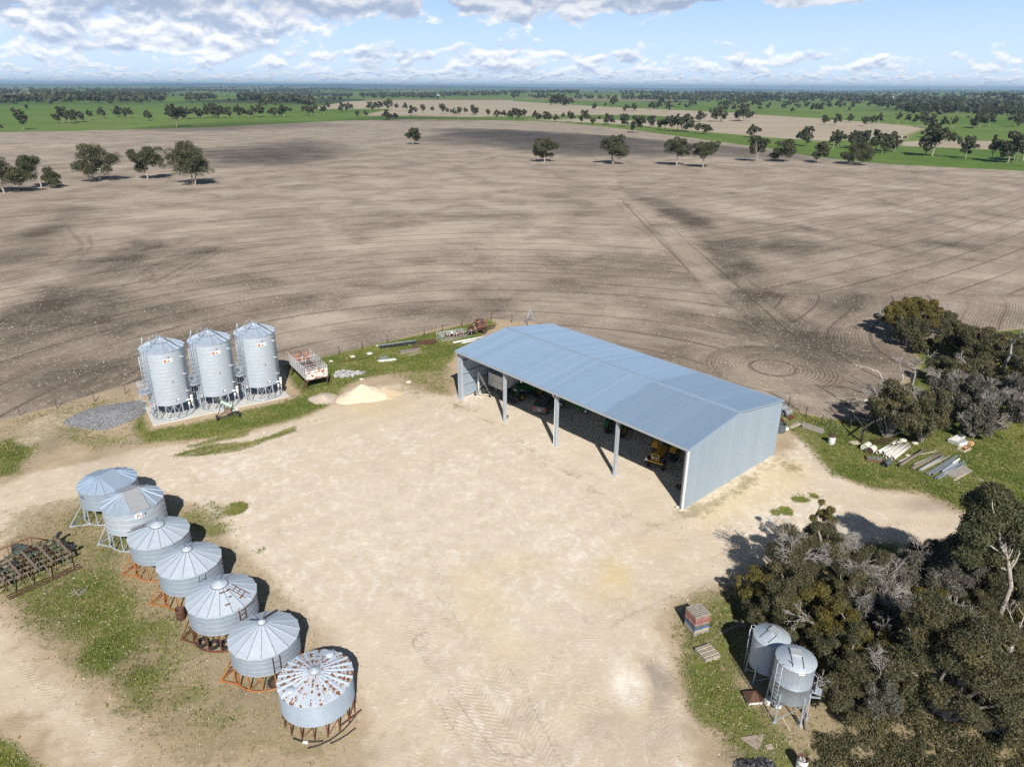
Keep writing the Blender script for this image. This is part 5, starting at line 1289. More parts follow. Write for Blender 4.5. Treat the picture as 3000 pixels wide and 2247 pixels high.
# ---- cultivator on the left
def build_cultivator():
    A, B, Cc = QC(-560, 1100), QC(1290, 335), QC(1640, 640)
    rz, L = along(A, B); t = empty('cultivator', A, rz, 'old green and rust tined cultivator parked on the dry grass', 'cultivator')
    Wd = 0.0; M = Matrix.Rotation(-rz, 3, 'Z'); depth = (M @ (Cc - B)).y
    n = 5; z = .72
    ys = [depth * i / (n - 1) for i in range(n)]
    for i, y in enumerate(ys): MB().box((L / 2, y, z), (L * (1.0 if i in (0, n - 1) else .97), .10, .10)).build('beam', M_green_paint if i < 3 else M_dust, t)
    for f in (.03, .2, .38, .56, .74, .95): MB().box((L * f, depth / 2, z + .11), (.15, abs(depth) + .5, .09)).build('cross_member', M_dust, t)
    rn = rng_(4); k = 0
    for i, y in enumerate(ys):
        m = 11
        for j in range(m):
            x = L * (j + .3 + .5 * (i % 2)) / m
            mb = MB(); pts = [(x, y - .05, z + .16), (x, y + .18, z + .18), (x, y - .30, z + .05), (x, y - .42, z - .28), (x, y - .22, z - .60), (x, y + .06, z - .70)]
            mb.path(pts, [.035, .032, .03, .03, .03, .045], 5); mb.build('tine', M_rust if j % 3 else M_green_paint, t)
    for y in (depth - .85, depth - 1.15, depth - 1.4):
        MB().bar((L * .16, y, .10), (L * .99, y, .12), .045).build('harrow_bar', M_rust, t)
    for f in (.25, .45, .65, .9): MB().bar((L * f, depth, z), (L * f, depth - 1.0, .16), .06, .05).build('harrow_arm', M_dust, t)
    for x in (L * .985, L * .42 - .1, -.1):
        wheel(t, (x + .15, depth * .35, .42), .42, .24, (1, .15, 0), M_galvdk)
    # hitch: tapering plate to the front
    mb = MB(); q = [(L * .50, .9, z + .05), (L * .56, -.3, z + .14), (L * .76, -.3, z + .14), (L * .58, .95, z + .05)]
    hx = L * .56
    q = [(hx - .15, 2.1, z - .1), (hx - .62, .1, z + .18), (hx + .62, .1, z + .18), (hx + .15, 2.1, z - .1)]
    mb.add(q + [(a, b, c - .12) for a, b, c in q], [(0, 1, 2, 3), (7, 6, 5, 4)] + [(i, 4 + i, 4 + (i + 1) % 4, (i + 1) % 4) for i in range(4)]); mb.build('hitch_plate', M_green_paint, t)
    mb = MB(); mb.path([(L * .2, 0.1, z), (L * .30, .35, z + .75), (L * .70, .35, z + .80), (L * .88, 0.1, z + .1)], .05, 6); mb.path([(L * .44, .3, z + .75), (L * .43, 0, z)], .04, 5); mb.path([(L * .66, .3, z + .78), (L * .64, 0, z)], .04, 5); mb.build('overhead_bar', M_redbrown, t)
    mb = MB(); mb.path([(hx - .1, 1.5, z + .1), (hx - .1, 1.9, z + .5), (hx + .5, 1.7, z + .4), (hx + .6, 1.2, z + .05)], .018, 5); mb.build('hose', M_blackst, t)
    for (x, y) in ((L * .97, .15), (L * .99, depth * .75)):
        mb = MB(); rn = rng_(int(x * 10)); 
        for i in range(6): mb.box((x + .25 + rn.uniform(-.15, .15), y + rn.uniform(-.2, .2), z + rn.uniform(-.1, .3)), (.25, .15, .2), rot=Euler((rn.random(), rn.random(), rn.random())).to_matrix())
        mb.build('fold_joint', M_dark, t)
build_cultivator()

# ---- drums, tyres and pipes by the old silos
def drum(c, rz, mat, lidmat, label, lying_=False, r=.29, h=.88, opened=True, group=None, name='drum'):
    t = empty(name, c, rz, label, 'drum', group)
    prof = [(r, 0), (r, h * .32), (r + .015, h * .335), (r, h * .35), (r, h * .65), (r + .015, h * .665), (r, h * .68), (r, h)]
    mb = MB(); mb.lathe(prof, 24, axis='Y' if lying_ else 'Z', c=(0, 0, r) if lying_ else (0, 0, 0)); mb.build('shell', mat, t)
    mb = MB()
    top = [(r + .012, h - .02), (r + .012, h), (r - .01, h), (r - .012, h * .45 if opened else h - .03), (.001, h * .45 if opened else h - .03)]
    mb.lathe(top, 24, axis='Y' if lying_ else 'Z', c=(0, 0, r) if lying_ else (0, 0, 0)); mb.build('rim' if opened else 'end_plate', lidmat, t)
    mb = MB(); mb.lathe([(r, .02), (.001, .03)], 24, axis='Y' if lying_ else 'Z', c=(0, 0, r) if lying_ else (0, 0, 0)); mb.build('end_plate', lidmat, t)
    return t
drum(QS(131, 668), 0, M_rust, M_rust, 'dark red rusty open drum at the foot of the middle old silo')
def build_tyres():
    for i, (a, b, tilt, lab) in enumerate(((388, 990, .25, 'black tyre under the red legged silo, leftmost of three'), (524, 1016, .2, 'black tyre under the red legged silo, middle of three'), (668, 1012, .22, 'black tyre under the red legged silo, rightmost of three'))):
        mb = MB(); tyre(mb, (0, 0, .22), .36, .24, (math.sin(tilt) * .4, math.sin(tilt) * -.9, 1.0)); tag(mb.build('tyre_ring', M_black, None, QS(a, b)), lab, 'tyre', 'tyres round the silo foot')
    t = empty('spare_wheel', QS(1262, 1495), .3, 'wheel with rusty rim leaning against the orange legged silo', 'wheel'); wheel(t, (0, 0, .38), .38, .24, (.25, -.95, .22), M_rust)
    for pts, lab in (([(375, 1483), (480, 1522), (600, 1532), (700, 1530), (792, 1522)], 'short bent dark pipe in front of the rust spotted silo'), ([(572, 1622), (740, 1580), (900, 1500), (1060, 1380), (1180, 1250), (1262, 1135)], 'longest curved dark pipe on the ground by the rust spotted silo'), ([(890, 1558), (1010, 1500), (1130, 1425), (1236, 1342)], 'outermost dark pipe right of the rust spotted silo')):
        P = [QN(*p) for p in pts]; c = P[len(P) // 2].copy(); mb = MB(); mb.path([p - c + Vector((0, 0, .045)) for p in P], .04, 8); tag(mb.build('bent_pipe', M_blackst, None, c), lab, 'pipe', 'dark pipes by the nearest old silo')
    a, b = QN(1045, 1330), QN(1318, 1105); mb = MB(); mb.bar((0, 0, .2), b - a + Vector((0, 0, .12)), .07); tag(mb.build('steel_bar', M_rust, None, a), 'rusty steel bar propped against the rust spotted silo legs', 'bar')
    flatbar('white_block', QN(510, 1540), QN(580, 1545), .14, .1, M_white, 'white offcut beside the short bent dark pipe', 'block')
    mb = MB(); rn = rng_(3)
    for i in range(26): p = Vector((rn.uniform(-.45, .45), rn.uniform(-.3, .3), .03)); mb.bar(p, p + Vector((rn.uniform(-.3, .3), rn.uniform(-.3, .3), rn.uniform(0, .12))), .03)
    tag(mb.build('stick_litter', M_wood, None, QC(1660, 1350)), 'small heap of dry sticks on the grass below the cultivator', 'sticks', kind='stuff')
build_tyres()

# ---- pallets
def make_pallet(name, mats):
    t = empty(name); w = 1.165
    for i in range(7): MB().box((0, -w / 2 + .065 + i * (w - .13) / 6, .136), (w, .115, .022)).build('slat', mats[i % len(mats)], t)
    for x in (-w / 2 + .03, 0, w / 2 - .03): MB().box((x, 0, .075), (.055, w, .098)).build('bearer', mats[0], t)
    for i in range(3): MB().box((0, -w / 2 + .065 + i * (w - .13) / 2, .013), (w, .1, .022)).build('slat', mats[-1], t)
    return t
def build_pallets():
    red = pm('faded_red_pallet', (.34, .145, .125), .8, 0, .25, 5.0); pink = pm('pale_red_pallet', (.38, .22, .19), .8, 0, .3, 5.0); blue = pm('blue_pallet', (.07, .17, .34), .7, 0, .2, 5.0)
    dk = pm('dark_pallet', (.10, .085, .075), .85, 0, .3, 5.0)
    A, B = QP(372, 585), QP(482, 550); rz, _ = along(A, B); Cc = QP(290, 510); c = (B + Cc) / 2
    kinds = [('grey pallet at the very bottom of the pallet stack', [M_wood]), ('pale timber pallet, second from the bottom of the stack', [M_woodpale, M_wood]), ('grey pallet right under the blue one in the stack', [M_wood, M_woodpale]), ('bright blue pallet in the middle of the stack', [blue]), ('dark brown pallet directly above the blue one', [dk, M_wood2]),
             ('pale red pallet two above the blue one', [pink, M_wood]), ('strong red pallet, fourth from the top of the stack', [red]), ('faded red pallet, third from the top of the stack', [pink, red]), ('red pallet right under the grey top pallet', [red, pink]), ('grey weathered pallet on top of the coloured stack', [M_wood])]
    rn = rng_(9); h = .158
    for i, (lab, ms) in enumerate(kinds):
        t = make_pallet('pallet', ms); t.location = (c.x + rn.uniform(-.02, .02), c.y + rn.uniform(-.02, .02), i * h); t.rotation_euler.z = rz + rn.uniform(-.02, .02)
        tag(t, lab, 'pallet', 'stack of pallets beside the yard')
    A, B, D = QP(466, 808), QP(578, 770), QP(378, 720); rz, _ = along(A, B); c = (B + D) / 2
    for i, lab in enumerate(('lower of the two grey pallets lying alone on the grass', 'upper of the two grey pallets lying alone on the grass')):
        t = make_pallet('pallet', [M_wood, M_woodpale]); t.location = (c.x, c.y, i * h * .99); t.rotation_euler.z = rz + .02 * i; tag(t, lab, 'pallet', 'two pallets near the hopper silos')
build_pallets()

# ---- bits by the hopper silos and the bottom edge
def build_bottom():
    t = drum(G(2350, 2236, .45) * 1.0 - Vector((0, 0, .45)), 0, pm('white_drum_paint', (.62, .63, .64), .6, 0, .15, 3.0, .35), M_rust, 'white drum full of rubbish at the bottom edge of the yard')
    rn = rng_(6); mb = MB()
    for i in range(14): mb.box((rn.uniform(-.17, .17), rn.uniform(-.17, .17), .68 + rn.uniform(-.1, .14)), (rn.uniform(.06, .2), rn.uniform(.05, .14), .03), rot=Euler((rn.uniform(-.8, .8), rn.uniform(-.8, .8), rn.uniform(0, 3))).to_matrix())
    mb.build('rubbish', pm('paper_litter', (.55, .55, .54), .8, 0, .4, 3.0), t)
    c = QP(870, 1150); rz, _ = along(QP(850, 1150), QP(935, 1140))
    t = empty('feed_trough', c, rz, 'white trough under a rusty pyramid lid beside the hopper silos', 'feed trough')
    MB().box((0, .35, .14), (.85, .7, .28)).build('body', M_white, t)
    mb = MB(); q = [(-.52, -.1, .3), (.52, -.1, .3), (.5, .85, .3), (-.5, .85, .3)]; mb.add(q + [(0, .4, .72)], [(0, 1, 4), (1, 2, 4), (2, 3, 4), (3, 0, 4), (3, 2, 1, 0)]); mb.build('lid', M_rust, t)
    mb = MB(); mb.box((0, 0, .14), (.5, .35, .28)); tag(mb.build('white_box', M_white, None, QP(975, 1130), .4), 'small white box half hidden behind the hopper silo leg', 'box')
    lying('log', QP(1188, 1252), QP(1243, 1345), .10, M_wood, 'short grey log lying under the tall hopper silo', 'log')
    lying('log', QP(1252, 1155), QP(1280, 1362), .085, M_wood2, 'dark post lying past the hopper silo legs', 'log')
    flatbar('timber_plank', QP(1088, 1258), QP(1150, 1362), .1, .05, M_woodpale, 'thin pale plank lying under the tall hopper silo', 'plank')
    flatbar('timber_plank', QP(580, 575), QP(725, 505), .14, .06, M_wood, 'grey plank in the shade behind the half shaded hopper silo', 'plank')
    flatbar('timber_plank', QP(700, 480), QP(800, 520), .3, .16, M_wood2, 'brown timber block in the shade of the bushes', 'plank')
    mb = MB(); q = [Vector((-.75, .1, .03)), Vector((.1, .25, .04)), Vector((.75, .3, .05)), Vector((.05, -.75, .03))]; mb.add(q + [p - Vector((0, 0, .02)) for p in q], [(3, 2, 1, 0)[::-1], (4, 5, 6, 7)]); tag(mb.build('hessian_sheet', pm('pinkish_sheet', (.36, .29, .25), .9, 0, .2), None, QP(850, 1430)), 'pinkish torn sheet lying flat on the grass', 'sheet')
    mb = MB(); mb.box((0, 0, .04), (.4, .3, .05)); tag(mb.build('paver', pm('pink_paver', (.42, .33, .28), .9), None, QP(980, 1493), .2), 'single pinkish paver on the grass below the torn sheet', 'paver')
build_bottom()

# ---- scrap and material along the right side
def build_right():
    # wire rolls
    wm = pm('rolled_wire', (.30, .32, .34), .6, .3, .3, 9.0)
    for a, b, r, lab in ((135, 92, .45, 'larger roll of grey wire mesh by the back corner of the shed'), (182, 128, .38, 'smaller roll of grey wire mesh on the rusty iron sheets')):
        mb = MB(); 
        for k in range(4): mb.lathe([(r * (1 - k * .16), -.45), (r * (1 - k * .16), .45)], 22, (0, 0, r), axis='X')
        tag(mb.build('wire_roll', wm, None, Q7(a, b), .5), lab, 'wire roll')
    def iron(a, b, c, d, mat, lab):
        q = [Q7(*p) for p in (a, b, c, d)]; o = sum(q, Vector()) / 4; n = 16; rows = []
        for t in (0, 1):
            l0 = q[0] * (1 - t) + q[3] * t; l1 = q[1] * (1 - t) + q[2] * t
            rows.append([l0 * (1 - i / n) + l1 * (i / n) - o + Vector((0, 0, .10 + (.04 if i % 2 else 0))) for i in range(n + 1)])
        mb = MB(); mb.sheet(rows); mb.sheet([[p - Vector((0, 0, .06)) for p in r] for r in rows]); tag(mb.build('iron_sheet', mat, None, o), lab, 'iron sheet')
    iron((170, 140), (215, 115), (272, 150), (225, 180), M_rustred, 'rusty corrugated iron sheet under the small wire roll')
    iron((90, 170), (130, 155), (170, 190), (130, 220), M_rustred, 'rusty corrugated iron sheet close to the shed back corner')
    mb = MB(); prof = []
    for j in range(13): prof.append((.55 + (.025 if j % 2 else 0), .95 * j / 12))
    mb.lathe(prof, 28); mb.lathe([(.52, .95), (.52, .02)], 28); tag(mb.build('tank_ring', pm('dark_tank_steel', (.14, .17, .19), .5, .4, .2), None, Q7(117, 285)), 'dark corrugated tank ring standing by the shed corner', 'tank ring')
    mb = MB(); mb.lathe([(.5, 0), (.52, .06), (.45, .12), (.001, .13)], 20); tag(mb.build('basin', M_white, None, Q7(160, 255)), 'round white basin beside the dark tank ring', 'basin')
    stack('timber_pile', Q7(330, 225), Q7(560, 300), .95, (4, 2), .22, .14, [M_wood, M_wood2], 'long pile of broad grey sleepers behind the white drum', 'timber', 8, 'sleeper')
    stack('timber_pile', Q7(215, 255), Q7(320, 205), .6, (3, 2), .14, .06, [M_wood, M_woodpale], 'short pile of grey planks between shed and sleepers', 'timber', 12, 'plank')
    t = drum(Q7(630, 405), 0, M_white, M_rust, 'upright white drum with a rusty brown lid', r=.33, h=.85, opened=False)
    mb = MB(); mb.lathe([(.40, .85), (.42, .90), (.2, .96), (.001, .97)], 22); mb.build('lid', M_rust, t)
    # tank stand of dark posts
    base = Q7(930, 392); pts = {'a': Q7(930, 392), 'b': Q7(815, 248), 'c': Q7(1045, 305)}; t = empty('tank_stand', base, 0, 'dark timber tank stand with three posts and crossing beams', 'tank stand')
    dkw = pm('charred_timber', (.055, .047, .04), .9, 0, .3, 5.0); h = 1.55
    P = {k: v - base for k, v in pts.items()}
    for k in P: MB().tube(P[k], P[k] + Vector((0, 0, h)), .10, .09, 9).build('post', dkw, t)
    for a, b, ex in (('a', 'b', .25), ('a', 'c', .2), ('b', 'c', -.02)):
        d = (P[b] - P[a]); MB().bar(P[a] - d * ex + Vector((0, 0, h + .07)), P[b] + d * ex + Vector((0, 0, h + .09)), .14).build('beam', dkw, t)
    stack('timber_pile', Q7(815, 405), Q7(905, 400), .7, (4, 3), .09, .07, [M_wood, M_woodpale], 'little heap of grey offcuts at the foot of the tank stand', 'timber', 14, 'offcut', .1)
    for a, b, m2, lab in ((975, 470, M_cream, 'left one of two cream drums lying side by side'), (1028, 503, M_rust, 'cream drum lying down with a rusty end, right of its twin')):
        d = Q7(a + 50, b - 45) - Q7(a - 20, b + 5); drum(Q7(a - 22, b + 8), math.atan2(d.y, d.x) - math.pi / 2, M_cream, m2, lab, True, .36, .95, False, 'lying cream drums')
    c = Q7(1060, 570); t = empty('stone_crate', c, -.3, 'low brown timber crate filled with greenish stones', 'crate')
    for y in (-.4, .4): MB().box((0, y, .1), (1.5, .06, .2)).build('crate_side', M_redbrown, t)
    for x in (-.75, .75): MB().box((x, 0, .1), (.06, .8, .2)).build('crate_side', M_redbrown, t)
    rn = rng_(2); mb = MB()
    for i in range(60): s = rn.uniform(.08, .17); mb.box((rn.uniform(-.62, .62), rn.uniform(-.32, .32), .1 + rn.uniform(0, .16)), (s, s, s), rot=Euler((rn.random() * 3, rn.random() * 3, rn.random() * 3)).to_matrix())
    mb.build('stones', pm('greenish_stone', (.18, .20, .17), .9, 0, .4), t); t.children[-1]['kind'] = 'stuff'
    mb = MB(); rr = .27
    for k in range(4): mb.lathe([(rr * (1 - k * .2), -.5), (rr * (1 - k * .2), .5)], 20, (0, 0, rr), axis='X')
    d = Q7(1220, 575) - Q7(1150, 625); tag(mb.build('wire_roll', pm('dark_wire_roll', (.13, .15, .17), .6, .3, .3, 9.0), None, Q7(1182, 625), math.atan2(d.y, d.x)), 'dark grey wire roll lying below the white pipes', 'wire roll')
    pm_ = pm('pale_cement_pipe', (.60, .58, .53), .8, 0, .15, 3.0)
    for i, (a, b, c, d) in enumerate(((1092, 512, 1196, 448), (1140, 512, 1250, 452), (1162, 545, 1322, 425), (1186, 560, 1338, 440), (1222, 556, 1384, 428), (1242, 573, 1402, 450))):
        lying('cement_pipe', Q7(a, b), Q7(c, d), .19, pm_, 'pale cement pipe, one of a row of six lying on the grass', 'pipe', 'pale cement pipes', hollow=True)
    for i, (a, b, c, d) in enumerate(((1225, 425, 1278, 398), (1285, 425, 1322, 402))): lying('cement_pipe', Q7(a, b), Q7(c, d), .17, pm_, ('short stub of cement pipe behind the row, left of two', 'short stub of cement pipe behind the row, right of two')[i], 'pipe', 'cement pipe stubs', hollow=True)
    a, b = Q7(1095, 440), Q7(1285, 415); rz, L = along(a, b); t = empty('harrow_frame', a, rz, 'rusty harrow frame with upright tines behind the pipes', 'harrow')
    for y in (0, .5, 1.0): MB().bar((0, y, .35), (L, y, .35), .05).build('bar', M_rust, t)
    for i in range(5): mb = MB(); x = L * i / 4; mb.bar((x, 0, .33), (x, 1.0, .33), .05); mb.bar((x, .5, 0), (x + .15, .5, .75), .035); mb.build('tine_bar', M_rust, t)
    logs = [(1300, 598, 1500, 512, .12, M_wood, 'grey log crossed under another at the left of the logs'), (1312, 652, 1562, 490, .13, M_wood2, 'brown log crossing over the leftmost log'), (1430, 668, 1722, 520, .14, M_wood2, 'brown log with a pale cut end, third of the logs'),
            (1450, 628, 1706, 516, .12, pm('mossy_timber', (.25, .27, .21), .9, 0, .3), 'mossy greenish log at the back of the log group'), (1508, 684, 1742, 548, .14, pm('bluish_timber', (.28, .32, .30), .9, 0, .3), 'bluish grey log beside the steel beams'), (1532, 676, 1802, 540, .11, M_wood, 'longest thin log next to the steel beams')]
    for a, b, c, d, r, m2, lab in logs: lying('log', Q7(a, b), Q7(c, d), r, m2, lab, 'log', 'logs on the grass', lift=.22 if 'over' in lab else 0)
    lying('thin_pole', Q7(1500, 522), Q7(1692, 486), .07, M_wood, 'thin grey pole behind the logs', 'pole')
    bm = [M_galv, pm('blue_grey_beam', (.27, .32, .37), .5, .3, .2), M_galvdk]
    beams = [(1578, 718, 1886, 534, .0, 1), (1604, 728, 1864, 572, .0, 0), (1640, 735, 1866, 600, .16, 1), (1732, 708, 1892, 618, .16, 0), (1664, 762, 1962, 592, .0, 1), (1690, 768, 1968, 622, .0, 2), (1760, 690, 1905, 590, .17, 0)]
    for i, (a, b, c, d, l, k) in enumerate(beams):
        p, q = Q7(a, b), Q7(c, d); rz, L = along(p, q); mb = MB(); mb.box((0, 0, 0), (L, .03, .14)); mb.box((0, .04, .07), (L, .1, .015)); mb.box((0, .04, -.07), (L, .1, .015))
        tag(mb.build('steel_purlin', bm[k], None, (p + q) / 2 + Vector((0, 0, .09 + l)), rz), 'blue grey channel beam in the bundle of steel beams', 'steel beam', 'bundle of steel beams')
    flatbar('white_batten', Q7(1835, 632), Q7(1900, 592), .12, .12, M_white, 'short white batten resting on the steel beams', 'batten', lift=.33)
    stack('board_pile', Q7(1800, 735), Q7(1990, 655), 1.1, (6, 5), .17, .05, [M_wood, M_woodpale, M_wood], 'pile of grey boards right of the steel beams', 'boards', 21)
    flatbar('timber_plank', Q7(1855, 778), Q7(2018, 685), .16, .06, M_woodpale, 'pale plank along the front of the grey board pile', 'plank')
    lying('thin_pole', Q7(2012, 708), Q7(2150, 780), .025, M_woodpale, 'thin pale stick pointing away from the board pile', 'pole'); lying('thin_pole', Q7(1862, 786), Q7(1918, 806), .025, M_wood, 'short thin stick in front of the board pile', 'pole')
    a, b = Q7(1815, 400), Q7(1935, 345); rz, L = along(a, b); t = empty('concrete_trough', (a + b) / 2, rz, 'long narrow concrete trough on the grass', 'trough')
    MB().box((0, 0, .05), (L, .6, .1)).build('base', M_conc, t)
    for y in (-.28, .28): MB().box((0, y, .22), (L, .07, .26)).build('side', M_conc, t)
    for x in (-L / 2 + .04, L / 2 - .04): MB().box((x, 0, .22), (.07, .49, .25)).build('side', M_conc, t)
    a, b = Q7(1905, 438), Q7(1992, 418); rz, L = along(a, b); t = empty('laundry_sink', (a + b) / 2, rz, 'square white sink lying in front of the concrete trough', 'sink')
    w = .95
    for y in (0, w): MB().box((0, y, .2), (L, .07, .4)).build('side', M_white, t)
    for x in (-L / 2, L / 2): MB().box((x, w / 2, .2), (.07, w - .08, .39)).build('side', M_white, t)
    MB().box((0, w / 2, .08), (L - .08, w - .08, .06)).build('bottom', M_galvdk, t)
    rn = rng_(4)
    mb = MB(); mb.box((0, 0, .2), (.55, .4, .4)); tag(mb.build('carton', pm('orange_carton', (.62, .36, .20), .85, 0, .15), None, Q7(2015, 425), .5), 'orange brown carton beside the white sink', 'carton')
    mb = MB(); mb.lathe([(.2, 0), (.28, 0), (.28, .18), (.2, .18)], 20, closed=True); tag(mb.build('clay_pot', pm('terracotta', (.52, .22, .10), .8, 0, .2), None, Q7(1978, 465)), 'round terracotta pot ring in front of the sink', 'pot')
    mb = MB(); mb.box((0, 0, .1), (1.3, .08, .2)); mb.box((0, .7, .1), (1.3, .08, .2)); mb.box((-.6, .35, .1), (.08, .6, .2)); mb.box((.6, .35, .1), (.08, .6, .2)); tag(mb.build('timber_tray', M_woodpale, None, Q7(1985, 482), .55), 'open pale timber tray holding the clay pot', 'tray')
    for a, b, s, lab in ((1342, 378, .42, 'flat white stone beside the tree shade above the pipes'), (1462, 405, .36, 'white stone right of the pipes at the tree edge'), (1392, 528, .25, 'small pale stone between pipes and logs')):
        mb = MB(); mb.lathe([(.02, 0), (s, .02), (s * .9, s * .4), (.01, s * .55)], 8); tag(mb.build('boulder', pm('white_limestone', (.66, .60, .50), .9), None, Q7(a, b), a), lab, 'stone', 'white stones by the pipes')
build_right()

# ================================================================ MACHINES UNDER THE ROOF
M_jdgreen = pm('deep_green_paint', (.02, .115, .03), .4, 0, .15, 3.0)
M_yellow = pm('deep_yellow_paint', (.58, .30, .02), .45, 0, .12, 3.0, .12)
M_wheelyel = pm('wheel_yellow', (.34, .22, .03), .5, 0, .1)
M_glass = pm('dark_glass', (.015, .018, .02), .08, 0, .0, spec=.6)
M_carpaint = pm('graphite_car_paint', (.16, .15, .165), .25, .4, .05)
M_greywhite = pm('dusty_white_steel', (.58, .57, .54), .7, 0, .15, 2.0, .3, (.22, .15, .1))
def tractor(name, loc, rz, label, paint, rimm, s=1.0, cab=True, cabcol=None, grille=False, loader=False):
    """faces local -Y (the bonnet points to -Y)"""
    t = empty(name, loc, rz, label, 'tractor')
    Rr, Rf = .85 * s, .48 * s; wb = 2.35 * s
    for x in (-.88 * s, .88 * s): wheel(t, (x, 0, Rr), Rr, .48 * s, (1, 0, 0), rimm, 20)
    for x in (-.74 * s, .74 * s): wheel(t, (x, -wb, Rf), Rf, .26 * s, (1, 0, 0), rimm, 16)
    mb = MB(); mb.box((0, -wb * .5, .92 * s), (.55 * s, wb * 1.05, .5 * s)); mb.box((0, -wb, .55 * s), (1.25 * s, .16 * s, .16 * s)); mb.box((0, .05, .85 * s), (1.3 * s, .45 * s, .3 * s)); mb.build('chassis', M_dark, t)
    mb = MB(); w, h0, h1 = .38 * s, 1.08 * s, 1.62 * s; y0, y1 = -wb - .32 * s, -.62 * s
    pr = [(-w, h0), (-w, h1 - .12 * s), (-w * .72, h1), (w * .72, h1), (w, h1 - .12 * s), (w, h0)]
    vs = [(x, y0, z - .06 * s) for x, z in pr] + [(x, y1, z) for x, z in pr]; n = len(pr)
    mb.add(vs, [(i, i + 1, n + i + 1, n + i) for i in range(n - 1)] + [tuple(range(n))[::-1], tuple(range(n, 2 * n))]); mb.build('bonnet', paint, t)
    mb = MB(); mb.box((0, y0 - .025, (h0 + h1) / 2 - .1), (w * 2.05, .05, (h1 - h0) * 1.08)); g = mb.build('grille', paint if grille else M_dark, t)
    mb = MB(); mb.box((0, y0 - .055, (h0 + h1) / 2 - .1), (w * 1.55, .03, (h1 - h0) * .82)); mb.build('grille_mesh', M_blackst, g)
    for x in (-.15 * s, .15 * s): mb = MB(); mb.lathe([(.085 * s, 0), (.085 * s, .05), (.001, .06)], 14, (x, y0 - .07, (h0 + h1) / 2 - .12), axis='Y'); mb.v = [(a, 2 * (y0 - .07) - b, c) for a, b, c in mb.v]; mb.build('headlight', pm('lamp_glass', (.75, .76, .74), .15, 0, .05), t)
    mb = MB(); mb.tube((.2 * s, -1.5 * s, h1 - .05), (.2 * s, -1.5 * s, h1 + .75 * s), .045 * s, n=8); mb.build('exhaust', M_dark, t)
    for x in (-.88 * s, .88 * s):
        mb = MB(); rows = []
        for k in range(9):
            a = R(20 + 140 * k / 8); rows.append([(x - .3 * s, -math.cos(a) * Rr * 1.12, Rr + math.sin(a) * Rr * 1.12), (x + .3 * s, -math.cos(a) * Rr * 1.12, Rr + math.sin(a) * Rr * 1.12)])
        mb.sheet(rows, True); mb.build('mudguard', paint, t)
    cc = cabcol or paint
    if cab:
        z0, z1 = 1.15 * s, 2.45 * s
        mb = MB(); 
        for x in (-.62 * s, .62 * s):
            for y in (-.62 * s, .55 * s): mb.bar((x, y, z0), (x * .95, y, z1), .08 * s)
        mb.build('cab_frame', M_dark, t)
        mb = MB(); mb.box((0, -.60 * s, (z0 + z1) / 2 + .15), (1.12 * s, .02, 1.0 * s)); mb.build('windscreen', M_glass, t)
        for x in (-.61 * s, .61 * s): MB().box((x, -.03, (z0 + z1) / 2 + .1), (.02, 1.05 * s, 1.05 * s)).build('side_window', M_glass, t)
        mb = MB(); mb.box((0, -.05 * s, z1 + .07), (1.45 * s, 1.5 * s, .14 * s)); mb.box((0, -.05 * s, z1 + .16 * s), (1.25 * s, 1.3 * s, .07 * s)); mb.build('cab_roof', cc, t)
    mb = MB(); mb.box((0, .05, 1.2 * s), (.5 * s, .45 * s, .12 * s)); mb.box((0, .28 * s, 1.45 * s), (.5 * s, .1 * s, .5 * s)); mb.build('seat', M_black, t)
    if loader:
        for x in (-.55 * s, .55 * s):
            mb = MB(); mb.bar((x, -.9 * s, 1.75 * s), (x, -2.5 * s, 1.45 * s), .12 * s, .18 * s); mb.bar((x, -2.5 * s, 1.45 * s), (x, -3.25 * s, .45 * s), .12 * s, .18 * s); mb.bar((x, -.95 * s, .8 * s), (x, -.9 * s, 1.8 * s), .14 * s); mb.build('loader_arm', paint, t)
            MB().tube((x, -1.4 * s, 1.0 * s), (x, -2.4 * s, 1.3 * s), .05 * s, n=8).build('hydraulic_ram', M_galv, t)
        mb = MB(); mb.box((0, -2.7 * s, 1.3 * s), (1.1 * s, .1 * s, .1 * s)); mb.build('loader_cross_bar', paint, t)
        mb = MB(); mb.box((0, -3.35 * s, .22), (2.3, .1, .12)); mb.box((0, -3.3 * s, .7), (2.3, .08, .1))
        for i in range(9): x = -1.1 + i * .275; mb.bar((x, -3.3 * s, .22), (x, -3.3 * s, .72), .05); mb.bar((x, -3.3 * s, .2), (x, -4.35 * s, .12), .045)
        mb.build('hay_fork', M_blackst, t)
    return t
